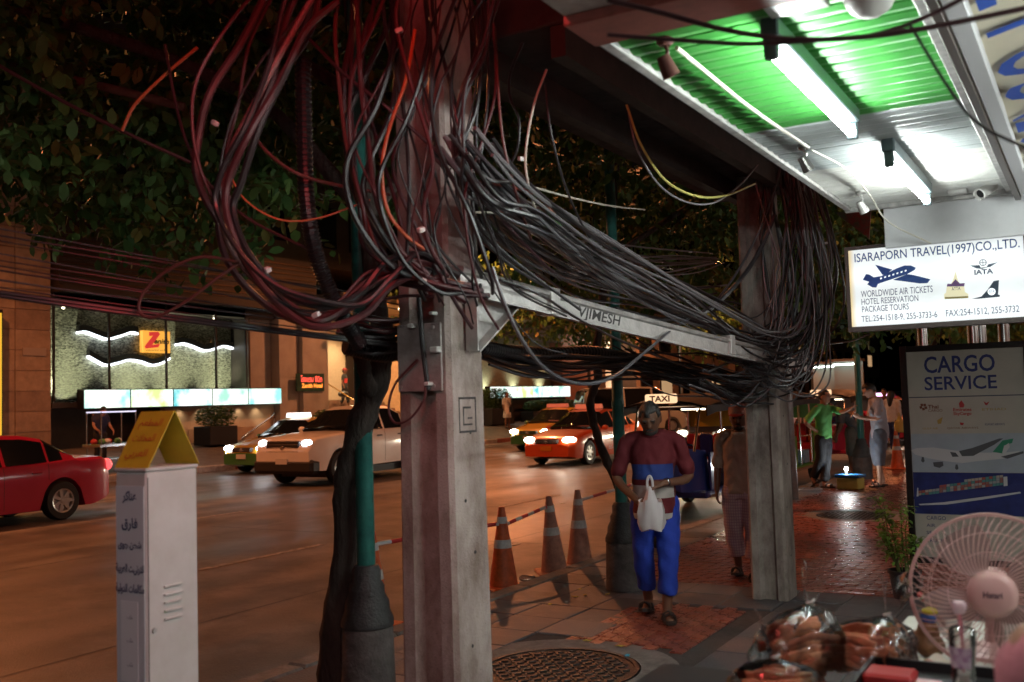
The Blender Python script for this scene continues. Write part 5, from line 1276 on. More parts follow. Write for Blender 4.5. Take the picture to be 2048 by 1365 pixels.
# ------------------------------------------------------------------ vehicles
tyre_m = mat("tyre_rubber", (.02,.02,.02), .8, bump=.2, scale=30); rim_m = mat("alloy", (.55,.55,.54), .3, metal=.8)
cglass = mat("car_glass", (.012,.014,.016), .06, spec=.7); chrome_m = mat("chrome", (.7,.7,.7), .12, metal=1.0)
dplast = mat("dark_plastic", (.025,.025,.027), .5); plate_w = mat("number_plate", (.6,.6,.58), .5)
head_m = emat("headlamp_glow", (1,.9,.72), 26); head_w = emat("headlamp_white", (.95,.97,1), 22); amber_m = mat("amber_lens", (.6,.2,.02), .2)
tail_m = mat("tail_lens", (.45,.01,.015), .2, emit=(1,.1,.1), estr=1.4)
def paint(name, c): return mat(name, c, .32, coat=.8, noise=.06, scale=2)
def wheel(parent, x, y, r, side, w=.2, spokes=7):
    """side: +1 faces +y local"""
    tw = bpy.data.objects.new("wheel", None); 
    T = Matrix.Translation((x,y,r)) @ Matrix.Rotation(-side*PI/2,4,'X')
    b = MB(); b.lathe([(r*.62,-w/2),(r*.93,-w/2),(r,-w*.32),(r,w*.32),(r*.93,w/2),(r*.64,w/2),(r*.60,w*.4)], 28, T); ty = ob("tyre", b, tyre_m, parent, smooth=True); ty.name = "wheel"
    b = MB(); b.lathe([(r*.62,w*.42),(r*.62,w*.5),(r*.55,w*.46),(r*.52,w*.2),(.0,w*.18)], 28, T)
    for k in range(spokes):
        a = 2*PI*k/spokes
        Tk = T @ Matrix.Rotation(a,4,'Z'); b.box((.03,-r*.085,w*.2),(r*.56,r*.085,w*.43),Tk)
    b.lathe([(0,w*.47),(r*.13,w*.46),(r*.15,w*.2)], 14, T)
    ob("rim", b, rim_m, ty, smooth=False)
def smooth_interp(keys, x):
    xs = [k[0] for k in keys]; ys = [k[1] for k in keys]
    if x <= xs[0]: return ys[0]
    if x >= xs[-1]: return ys[-1]
    for i in range(len(xs)-1):
        if x <= xs[i+1]:
            t = (x-xs[i])/(xs[i+1]-xs[i]); return ys[i]+(ys[i+1]-ys[i])*t
def car(label, loc, rz, cfg, col, name="parked_car", lights=None, tail=True, group=None, cat="car", col2=None, lamp_power=0):
    t = thing(name, label, cat, loc, rz, group)
    L, Wd = cfg['L'], cfg['W']/2
    xs = sorted(set([round(L*i/46,4) for i in range(47)] + [round(k,4) for k in cfg['cuts']]))
    wr, fw_, rw_ = cfg['wr'], cfg['fw'], cfg['rw']
    ar = wr*1.17
    rows = []
    for x in xs:
        top = smooth_interp(cfg['top'], x); belt = smooth_interp(cfg['belt'], x); wd = Wd*smooth_interp(cfg['wid'], x); zb = smooth_interp(cfg['bot'], x)
        cab = top > belt+.05
        zarch = zb
        for xw in (fw_, rw_):
            if abs(x-xw) < ar: zarch = max(zarch, wr*.98+math.sqrt(ar*ar-(x-xw)**2))
        zm = max((zb+belt)/2+.08, zarch+.02)
        if cab:
            h = top-belt; tum = cfg['tum']*h
            up = [(wd*.965,belt),(wd*.93,belt+.02),(max(.3,wd*.93-tum),top-min(.07,h*.3)),(max(.22,(wd*.93-tum)*.88),top-.008),(0,top+.012)]
        else:
            up = [(wd*.965,belt-.035),(wd*.91,belt-.005),(wd*.75,belt+.008),(wd*.45,belt+.02),(0,belt+.026)]
        rows.append([(0,zarch),(wd*.82,zarch),(wd*.985,zarch+.015),(wd*1.0,zm),(wd*.995,max(zm+.01,belt-.10))] + up)
    nrow, K = len(rows), len(rows[0])
    # full ring: mirror
    def P(i, k, s): y, z = rows[i][k]; return Vector((xs[i], s*y, z))
    groups = {}
    def quad(g, pts): groups.setdefault(g, MB()).add(pts, [tuple(range(len(pts)))])
    wsc, rsc = cfg['ws'], cfg['rs']; sides = cfg['side']
    for i in range(nrow-1):
        xm = (xs[i]+xs[i+1])/2
        for k in range(K-1):
            for s in (1,-1):
                g = 'body'
                if k >= 7 and wsc[0] < xm < wsc[1]: g = 'windscreen'
                elif k >= 7 and rsc[0] < xm < rsc[1]: g = 'rear_window'
                elif k == 6:
                    for q, (a, c) in enumerate(sides):
                        if a < xm < c: g = ('side', q, s)
                if col2 is not None and g == 'body' and k >= (col2[1]): g = 'body2'
                quad(g, [P(i,k,s),P(i+1,k,s),P(i+1,k+1,s),P(i,k+1,s)] if s > 0 else [P(i,k,s),P(i,k+1,s),P(i+1,k+1,s),P(i+1,k,s)])
    for e in (0, nrow-1):
        for k in range(K-1):
            pts = [P(e,k,1),P(e,k+1,1),P(e,k+1,-1),P(e,k,-1)]
            if k == K-2: pts = [P(e,k,1),P(e,K-1,1),P(e,k,-1)]
            if k == 0: pts = [P(e,0,1),P(e,1,1),P(e,1,-1)]
            quad('body', pts)
    for g, b in groups.items():
        nm = g if isinstance(g, str) else 'side_window'
        if nm == 'body':
            me = b.mesh("body"); bm = bmesh.new(); bm.from_mesh(me); bmesh.ops.remove_doubles(bm, verts=bm.verts, dist=.0005); bmesh.ops.recalc_face_normals(bm, faces=bm.faces); bm.to_mesh(me); bm.free()
            me.polygons.foreach_set("use_smooth", [True]*len(me.polygons)); me.set_sharp_from_angle(angle=R(32)); link("body", me, col, t)
        else:
            me = b.mesh(nm); bm = bmesh.new(); bm.from_mesh(me); bmesh.ops.remove_doubles(bm, verts=bm.verts, dist=.0005); bm.to_mesh(me); bm.free()
            me.polygons.foreach_set("use_smooth", [True]*len(me.polygons)); link(nm if nm != 'body2' else 'upper_body', me, cglass if nm != 'body2' else col2[0], t)
    for x in (fw_, rw_):
        for s in (1,-1): wheel(t, x, s*(Wd-.115), wr, s, spokes=cfg.get('spokes', 7))
    # wheel well liners
    b = MB(); b.box((fw_-.3,-Wd+.24,.18),(rw_+.3,Wd-.24,.34)); ob("underbody", b, dplast, t)
    zl = cfg['zlamp']; xf = cfg.get('xf', .06)
    for s in (1,-1):
        b = MB(); T = Matrix.Rotation(-s*.35,3,'Z'); b.ell((xf+.10, s*Wd*.74, zl), (.13,.19,.085), 14, 8, T)
        ob("headlight", b, (lights or mat("lamp_lens", (.6,.62,.64), .1)), t, smooth=True)
        b = MB(); b.ell((L-.06, s*Wd*.80, cfg['ztail']), (.07,.15,.11), 12, 8); ob("tail_light", b, tail_m, t, smooth=True)
        b = MB(); b.ell((cfg['mir'][0], s*(Wd+.07), cfg['mir'][1]), (.07,.10,.07), 10, 7); b.box((cfg['mir'][0]-.02,min(s*(Wd-.06),s*(Wd+.02)),cfg['mir'][1]-.05),(cfg['mir'][0]+.03,max(s*(Wd-.06),s*(Wd+.02)),cfg['mir'][1]-.02)); ob("mirror", b, col, t, smooth=True)
        for a, c in sides[:2]:
            xm = c-.22; b = MB(); zz = smooth_interp(cfg['belt'], xm)-.13; b.bbox((xm-.10,min(s*(Wd-.01),s*(Wd+.028)),zz-.014),(xm+.09,max(s*(Wd-.01),s*(Wd+.028)),zz+.014),.01); ob("door_handle", b, col if not cfg.get('dh') else dplast, t)
    for s in (1,-1):
        for x in [sides[0][0]-.12] + [c for a, c in sides[:2]]:
            wd = Wd*smooth_interp(cfg['wid'], x); be = smooth_interp(cfg['belt'], x); zb = smooth_interp(cfg['bot'], x); zm = (zb+be)/2+.08
            if any(abs(x-q) < ar for q in (fw_, rw_)): zb = max(zb, wr+ar*.9); zm = max(zm, zb+.03)
            b = MB(); b.tube([(x,s*(wd*.985),zb+.06),(x,s*(wd*.999),zm),(x,s*wd*.994,be-.10),(x,s*wd*.966,be-.004)], .0045, 6); ob("door_seam", b, dplast, t)
    g = cfg['grille']
    b = MB(); b.bbox((xf-.075+g[4],-g[0],g[1]),(xf+.05+g[4],g[0],g[2]),.02); gr = ob("grille", b, g[3], t)
    b = MB(); b.ell((xf-.078+g[4],0,(g[1]+g[2])/2),(.012,.075,.05),12,6); ob("badge", b, chrome_m, gr, smooth=True)
    for q in range(3):
        z = g[1]+(g[2]-g[1])*(q+1)/4; b = MB(); b.box((xf-.082+g[4],-g[0]*.95,z-.006),(xf-.072+g[4],g[0]*.95,z+.006)); ob("grille_bar", b, chrome_m, gr)
    bx("number_plate", (xf-.10+cfg.get('pl',0),-.17,cfg['zpl']), (xf-.07+cfg.get('pl',0),.17,cfg['zpl']+.13), cfg.get('platem', plate_w), t)
    bx("lower_intake", (xf-.045,-Wd*.6,cfg['zint']), (xf+.06,Wd*.6,cfg['zint']+.09), dplast, t, .02)
    bx("rear_plate", (L-.05,-.17,.72), (L+.012,.17,.85), plate_w, t)
    if lamp_power:
        for s in (1,-1): lamp("headlamp_beam", 'SPOT', (xf-.12,s*Wd*.74,zl), lamp_power, (1,.88,.7), t, .07, R(70), .6, aim=(-1,0,-.12))
    return t
SED = dict(L=4.53, W=1.72, wr=.33, fw=.90, rw=3.50, tum=.42, zlamp=.70, ztail=.88, mir=(1.62,.98), zpl=.42, zint=.26,
  top=[(0,.0),(1.15,.90),(1.28,.95),(2.02,1.42),(2.35,1.49),(2.9,1.47),(3.25,1.40),(3.85,1.04),(4.0,.98),(4.53,.9)],
  belt=[(0,.56),(.06,.66),(.25,.76),(.8,.87),(1.15,.93),(1.6,.93),(3.0,.97),(3.85,1.02),(4.35,1.03),(4.47,.98),(4.53,.80)],
  wid=[(0,.80),(.12,.91),(.5,.985),(1.2,1),(3.4,1),(4.1,.97),(4.42,.90),(4.53,.80)], bot=[(0,.26),(.3,.19),(4.1,.2),(4.4,.28),(4.53,.34)],
  ws=(1.28,2.02), rs=(3.25,3.85), side=[(1.62,2.42),(2.48,3.22),(3.26,3.52)], grille=(.36,.60,.73,dplast,.0), cuts=[1.15,1.28,1.62,2.02,2.42,2.48,3.22,3.25,3.26,3.52,3.85])
PICK = dict(L=5.2, W=1.85, wr=.385, fw=.98, rw=4.05, tum=.34, zlamp=.98, ztail=1.0, mir=(1.75,1.25), zpl=.52, zint=.36, dh=True,
  top=[(0,0),(1.32,1.12),(1.45,1.18),(2.15,1.70),(2.5,1.79),(3.1,1.77),(3.45,1.62),(3.62,1.16),(5.2,1.1)],
  belt=[(0,.86),(.05,1.02),(.2,1.10),(.8,1.16),(1.32,1.19),(3.6,1.2),(3.66,1.17),(5.1,1.17),(5.2,1.1)],
  wid=[(0,.86),(.1,.93),(.4,.99),(1,1),(5,1),(5.2,.95)], bot=[(0,.40),(.3,.34),(4.8,.4),(5.2,.5)],
  ws=(1.45,2.15), rs=(3.45,3.62), side=[(1.78,2.6),(2.66,3.42)], grille=(.50,.72,1.04,dplast,.02), cuts=[1.32,1.45,1.78,2.15,2.6,2.66,3.42,3.45,3.62], spokes=6)
VAN = dict(L=5.3, W=1.9, wr=.35, fw=.85, rw=4.0, tum=.16, zlamp=.82, ztail=1.1, mir=(.95,1.3), zpl=.45, zint=.3,
  top=[(0,0),(.45,1.08),(.55,1.15),(1.2,2.05),(1.6,2.25),(4.9,2.27),(5.2,2.1),(5.3,1.6)],
  belt=[(0,.7),(.06,.86),(.3,1.0),(.5,1.12),(5.2,1.2),(5.3,1.1)], wid=[(0,.84),(.15,.95),(.5,1),(5,1),(5.3,.94)], bot=[(0,.3),(.3,.22),(5,.25),(5.3,.35)],
  ws=(.55,1.2), rs=(5.1,5.3), side=[(1.0,1.75),(1.85,3.2),(3.28,4.9)], grille=(.4,.72,.84,dplast,.0), cuts=[.45,.55,1.0,1.2,1.75,1.85,3.2,3.28,4.9,5.1])
red_p = paint("red_paint", (.40,.010,.05)); white_p = paint("white_paint", (.78,.77,.75)); or_p = paint("taxi_orange", (.60,.075,.012)); yel_p = paint("taxi_yellow", (.55,.34,.03)); grn_p = paint("taxi_green", (.05,.20,.06))
blackp = paint("black_paint_car", (.02,.02,.022)); silver = paint("silver_paint", (.4,.4,.41)); pinkp = paint("taxi_pink", (.5,.05,.12)); cream = paint("van_cream", (.55,.56,.52))
F90 = PI/2
def vy(X, Y, L=0): return (X, Y, ROAD_Z)
wb = pz(121,1040,ROAD_Z)
car("glossy red sedan cut off by the left edge of the photo", vy(wb.x-.76, wb.y-3.50), F90, SED, red_p, "red_sedan")
fwp = pz(677,969,ROAD_Z)
pk = car("white pickup truck with dark lower bumper and lit headlights", vy(fwp.x-.80, fwp.y-.98), F90, PICK, white_p, "pickup_truck", lights=head_w, cat="pickup truck", lamp_power=60)
b = MB(); b.bbox((-.03,-.90,.30),(.30,.90,.62),.07); ob("bumper", b, dplast, pk)
b = MB(); b.box((3.72,-.78,.85),(5.1,.78,1.165)); ob("cargo_bed", b, dplast, pk)
fy = pz(500,944,ROAD_Z); 
car("yellow and green taxi behind the white pickup truck", vy(-20.4, 19.9), F90, SED, grn_p, "taxi_cab", lights=head_w, cat="taxi", col2=(yel_p,5), group="two-tone taxis")
fo = pz(1174,929,ROAD_Z)
ot = car("bright orange taxi with lit headlights on the road", vy(fo.x-.76, fo.y-.90), F90-R(4), dict(SED, platem=amber_m), or_p, "taxi_cab", lights=head_m, cat="taxi", lamp_power=60)
car("yellow and green taxi half hidden behind the orange taxi", vy(-17.2, 30.2), F90, SED, grn_p, "taxi_cab", lights=head_m, cat="taxi", col2=(yel_p,5), group="two-tone taxis")
def roof_sign(parent, x, z, m, word=None, w=.42):
    b = MB(); b.prism([(x-.09,z),(x+.09,z),(x+.05,z+.13),(x-.05,z+.13)], 1, -w, w); o = ob("roof_sign", b, m, parent)
    if word: text_on("roof_lettering", word, .13, mat("sign_dark_red", (.15,.01,.01), .5), o, plane((x-.078,0,z+.06),(0,-1,0),(.25,0,1)), fit=w*1.3, bold=.004)
sign_dim = mat("roof_sign_red", (.5,.1,.06), .4, emit=(1,.25,.12), estr=.25); sign_lit = emat("roof_sign_lit", (1,.92,.85), 2.2); sign_purple = emat("roof_sign_purple", (1,.55,.95), 3.0)
roof_sign(ot, 2.35, 1.50, sign_dim)
for k, (z, wd) in enumerate(((.80,.5),(.62,.22),(.40,.5))):
    text_on("door_lettering", ("TAXI-METER","1681","02-424")[k], .13, mat("door_white", (.6,.5,.5), .5), ot, plane((2.15,-.868,z),(1,0,0),(0,0,1)), fit=wd)
y1 = [o for o in bpy.data.objects if o.get("group") == "two-tone taxis"]
roof_sign(y1[0], 2.3, 1.50, sign_lit); roof_sign(y1[1], 2.3, 1.5, sign_dim)
car("cream minibus parked before the bright white column", vy(-18.0, 47.0), R(-135), VAN, cream, "minibus", cat="van")
cr = car("dark car facing the camera with glaring headlights behind the tuk-tuk", vy(-9.95, 27.6), F90, SED, blackp, "dark_car", lights=emat("headlamp_glare", (1,.86,.6), 120), lamp_power=120)
c3 = car("red taxi with purple roof light in the queue beyond the tuk-tuk", vy(-11.4, 37), F90, SED, or_p, "taxi_cab", lights=head_m, cat="taxi"); roof_sign(c3, 2.3, 1.5, sign_purple)
c4 = car("pink taxi with lit roof sign far along the road", vy(-8.2, 44), F90, SED, pinkp, "taxi_cab", lights=head_m, cat="taxi"); roof_sign(c4, 2.3, 1.5, sign_purple)
car("red car parked at the kerb behind the man in the grey shirt", vy(-6.0, 33.5), F90, SED, red_p, "red_car", lights=head_m)
car("silver car in the farthest part of the queue", vy(-12.4, 50), F90, SED, silver, "silver_car", lights=head_m)

# ------------------------------------------------------------------ tuk-tuks (front toward -x local)
def tuktuk(label, loc, rz, body, trim, seat_a, seat_b, inner, sign=True):
    t = thing("tuk_tuk", label, "tuk-tuk", loc, rz, "tuk-tuks waiting at the kerb")
    roofm = mat("vinyl_roof", (.03,.026,.022), .5, noise=.2); 
    b = MB(); b.bbox((.25,-.62,.30),(2.95,.62,.40),.02); ob("floor", b, trim, t)
    # front cowl
    b = MB(); vs = []
    sec = [(-.02,.20,.45,.55),(.05,.30,.40,.95),(.30,.40,.38,1.02),(.60,.56,.36,.98)]
    for (x, w, z0, z1) in sec: vs += [(x,-w,z0),(x,-w*.9,z1),(x,w*.9,z1),(x,w,z0)]
    b.add(vs, [(4*i+j,4*i+(j+1)%4,4*i+4+(j+1)%4,4*i+4+j) for i in range(3) for j in range(4)] + [(3,2,1,0),(12,13,14,15)]); ob("front_cowl", b, body, t)
    b = MB(); b.tube([(-.06,-.22,.50),(-.12,-.12,.46),(-.12,.12,.46),(-.06,.22,.50)], .022, 8); ob("front_bumper", b, chrome_m, t, smooth=True)
    b = MB(); b.ell((-.03,0,.80),(.06,.11,.11),14,8); ob("headlight", b, mat("lamp_lens", (.6,.62,.64), .1), t, smooth=True)
    b = MB(); b.prism([(.16,1.0),(.42,1.62),(.44,1.62),(.18,1.0)], 1, -.46, .46); ob("windscreen", b, glassy, t)
    b = MB(); b.tube([(.16,-.48,.98),(.44,-.50,1.64),(.44,.50,1.64),(.16,.48,.98)], .022, 8); ob("windscreen_frame", b, chrome_m, t, smooth=True)
    # posts and roof
    for s in (-1,1):
        for x in (1.12, 1.95, 2.85):
            b = MB(); b.cyl((x,s*.60,.38),(x-.02,s*.58,1.70),.02,8); ob("roof_post", b, chrome_m, t, smooth=True)
        b = MB(); b.bbox((1.98,min(s*.63,s*.59),.40),(2.9,max(s*.63,s*.59),1.02),.01); sp_ = ob("side_panel", b, body, t)
        b = MB(); b.box((2.05,min(s*.631,s*.637),.50),(2.8,max(s*.631,s*.637),.56)); ob("trim_strip", b, trim, sp_)
        b = MB(); b.tube([(1.15,s*.61,.95),(1.5,s*.61,.93),(1.95,s*.61,.95)], .014, 8); ob("grab_rail", b, chrome_m, t, smooth=True)
        b = MB(); b.bbox((.52,min(s*.60,s*.56),.34),(.86,max(s*.60,s*.56),.96),.01); ob("front_panel", b, body, t)
        b = MB(); b.box((.35,min(s*.62,s*.66),.30),(2.95,max(s*.62,s*.66),.35)); ob("side_step", b, chrome_m, t)
    b = MB(); vs = []; N = 12
    for i in range(N+1):
        x = .22 + 2.85*i/N; zc = 1.74 + .10*math.sin(PI*i/N)
        for j in range(7):
            y = -.68+1.36*j/6; z = zc - .10*(abs(y)/.68)**2.5; vs.append((x,y,z))
    o_ = len(vs)
    vs2 = [(v[0],v[1],v[2]-.035) for v in vs]
    b.add(vs+vs2, [(i*7+j,(i+1)*7+j,(i+1)*7+j+1,i*7+j+1) for i in range(N) for j in range(6)] + [(o_+i*7+j+1,o_+(i+1)*7+j+1,o_+(i+1)*7+j,o_+i*7+j) for i in range(N) for j in range(6)]); ob("roof", b, roofm, t, smooth=True)
    for s in (-1,1):
        b = MB(); b.add([(.22,s*.685,1.66),(3.07,s*.685,1.66),(3.07,s*.685,1.50),(2.6,s*.69,1.55),(1.6,s*.69,1.57),(.6,s*.69,1.55),(.22,s*.685,1.50),
                         (.22,s*.67,1.66),(3.07,s*.67,1.66),(3.07,s*.67,1.50),(2.6,s*.675,1.55),(1.6,s*.675,1.57),(.6,s*.675,1.55),(.22,s*.67,1.50)], [tuple(range(7)), tuple(range(13,6,-1))] + [(i,(i+1)%7,7+(i+1)%7,7+i) for i in range(7)]); ob("roof_valance", b, roofm, t)
    bx("ceiling_lining", (1.1,-.60,1.60), (2.95,.60,1.63), inner, t)
    bx("back_panel", (2.88,-.60,.40), (2.92,.60,1.02), body, t)
    bx("rear_lining", (2.86,-.60,1.26), (2.90,.60,1.60), inner, t)
    bx("passenger_seat", (2.15,-.58,.60), (2.72,.58,.76), seat_b, t, .04)
    for k in range(5):
        y0 = -.58+k*.232; bx("seat_back_pad", (2.66,y0+.005,.76), (2.80,y0+.227,1.14), seat_a if k % 2 == 0 else seat_b, t, .03)
    bx("seat_base", (2.2,-.56,.41), (2.7,.56,.60), seat_b, t)
    bx("driver_seat", (1.02,-.3,.72), (1.4,.3,.84), seat_a, t, .04); bx("driver_seat_base", (1.05,-.26,.41), (1.38,.26,.72), body, t)
    b = MB(); b.tube([(.5,-.34,1.06),(.55,-.12,1.08),(.45,0,1.02),(.55,.12,1.08),(.5,.34,1.06)], .016, 8); ob("handlebar", b, chrome_m, t, smooth=True)
    wheel(t, .28, .0, .24, 1, .11, 5)
    for s in (-1,1): wheel(t, 2.45, s*.50, .27, s, .13, 6)
    b = MB(); b.cyl((1.5,-.2,1.585),(1.5,.2,1.585),.014,8); ob("added_fill_tube", b, emat("added_fill_glow",(1,.85,.6),6), t)  # fill tube added under the lining only to brighten the dark cabin
    bx("battery_box", (1.35,-.60,.405), (1.75,-.36,.66), mat("box_bluegrey", (.25,.3,.34), .4, noise=.4, scale=14), t, .01)
    if sign:
        b = MB(); b.bbox((.10,-.24,1.70),(.22,.24,1.84),.02); sg = ob("roof_sign", b, emat("tuk_sign", (1,.62,.35), 1.0), t)
        text_on("roof_lettering", "TAXI", .12, mat("sign_dark_red", (.15,.01,.01), .5), sg, plane((.097,0,1.765),(0,-1,0),(0,0,1)), fit=.32, bold=.004)
    for s in (-1,1):
        b = MB(); b.ell((2.94,s*.45,.62),(.03,.07,.06),10,6); ob("tail_light", b, tail_m, t, smooth=True)
    return t
blue_p = paint("tuk_blue", (.02,.05,.28)); redseat = mat("red_vinyl", (.42,.02,.03), .35); blueseat = mat("blue_vinyl", (.02,.02,.14), .35); yelpan = mat("yellow_lining", (.6,.36,.03), .45); tgreen = paint("tuk_green", (.05,.26,.03)); orseat = mat("orange_vinyl", (.5,.12,.03), .4)
tuktuk("blue tuk-tuk with red and blue seats behind the walking man", (-5.62,13.75,ROAD_Z), F90, blue_p, blue_p, redseat, blueseat, yelpan)
tuktuk("green tuk-tuk with orange interior beside the man in the green shirt", (-5.66,18.5,ROAD_Z), F90, tgreen, tgreen, orseat, redseat, mat("green_lining", (.12,.3,.08), .45), sign=False)
tuktuk("red tuk-tuk third in the rank, behind the third lamp post", (-5.75,24.2,ROAD_Z), F90, red_p, red_p, redseat, blueseat, mat("grey_lining", (.3,.3,.3), .45))
# ------------------------------------------------------------------ people
def remesh(b, name, vox, smooth_it=4):
    me = bpy.data.meshes.new("tmp"); me.from_pydata(b.v, [], b.f)
    bm = bmesh.new(); bm.from_mesh(me); bmesh.ops.recalc_face_normals(bm, faces=bm.faces); bm.to_mesh(me); bm.free()
    o = bpy.data.objects.new("tmp", me); EVS.collection.objects.link(o)
    m = o.modifiers.new("r", 'REMESH'); m.mode = 'VOXEL'; m.voxel_size = vox; m.use_smooth_shade = True
    if smooth_it:
        s = o.modifiers.new("s", 'SMOOTH'); s.factor = .5; s.iterations = smooth_it
    vl = EVS.view_layers[0]; vl.update(); dg = vl.depsgraph
    out = bpy.data.meshes.new_from_object(o.evaluated_get(dg)); bpy.data.objects.remove(o); bpy.data.meshes.remove(me)
    out.name = name; out.materials.clear(); out.polygons.foreach_set("use_smooth", [True]*len(out.polygons)); return out
def loft(b, rings, n=20):
    """rings: (centre, rx, ry, yaw)"""
    vs = []
    for (c, rx, ry, yw) in rings:
        c = Vector(c)
        for j in range(n):
            a = 2*PI*j/n; ca, sa = math.cos(a), math.sin(a)
            # super-ellipse for a rounder, boxier trunk
            x = math.copysign(abs(ca)**.85, ca)*rx; y = math.copysign(abs(sa)**.85, sa)*ry
            vs.append(c + Vector((x*math.cos(yw)-y*math.sin(yw), x*math.sin(yw)+y*math.cos(yw), 0)))
    k = len(rings)
    b.add(vs, [(i*n+j,i*n+(j+1)%n,(i+1)*n+(j+1)%n,(i+1)*n+j) for i in range(k-1) for j in range(n)] + [tuple(range(n))[::-1], tuple((k-1)*n+j for j in range(n))])
def limb_tube(b, pts, rad, n=12): 
    P = spline(pts, 5); m_ = len(P); rr = [float(np.interp(i/(m_-1)*(len(rad)-1), range(len(rad)), rad)) for i in range(m_)]
    b.tube(P, rr, n)
    for q in (0, -1): b.ell(P[q], (rr[q],)*3, 10, 6)
def hand(b, w, d, palm, side, curl=.6, s=1.0):
    """wrist w, pointing d, palm normal; fingers bent towards the palm"""
    d = Vector(d).normalized(); pn = Vector(palm); pn = (pn - d*pn.dot(d)).normalized(); ac = d.cross(pn)*side
    w = Vector(w)
    T = Matrix((ac, d, pn)).transposed()
    b.ell(w + d*.045*s, (.037*s,.055*s,.017*s), 12, 8, T)
    for i, (off, ln) in enumerate(((-.028,.066),(-.0095,.076),(.0095,.072),(.028,.058))):
        p0 = w + d*.085*s + ac*off*s; ln *= s
        a1 = d*math.cos(curl*.6)+pn*math.sin(curl*.6); a2 = d*math.cos(curl*1.5)+pn*math.sin(curl*1.5); a3 = d*math.cos(curl*2.2)+pn*math.sin(curl*2.2)
        p1 = p0+a1*ln*.42; p2 = p1+a2*ln*.33; p3 = p2+a3*ln*.25
        b.tube([p0-d*.02,p0,p1,p2,p3], [.0095*s,.0095*s,.009*s,.0085*s,.0065*s], 8)
    p0 = w + d*.03*s - ac*.032*s; dr = (d*.65 - ac*.6 + pn*.35).normalized(); p1 = p0+dr*.03*s; p2 = p1+(d*.85-ac*.1+pn*.45).normalized()*.028*s
    b.tube([p0-dr*.02,p0,p1,p2], [.0115*s,.0115*s,.0105*s,.008*s], 8)
skin_ms = {k: mat("skin_"+k, c, .5, noise=.1, scale=20) for k, c in dict(brown=(.17,.08,.048), tan=(.36,.19,.12), fair=(.45,.26,.18), dark=(.12,.055,.035)).items()}
hair_ms = {k: mat("hair_"+k, c, .45, noise=.3, scale=60, bump=.4, bscale=120, stretch=(1,1,.2)) for k, c in dict(black=(.012,.010,.009), grey=(.05,.048,.045), white=(.3,.29,.28)).items()}
eye_m = mat("eye_dark", (.01,.008,.007), .2); lip_m = mat("lips", (.22,.07,.055), .5)
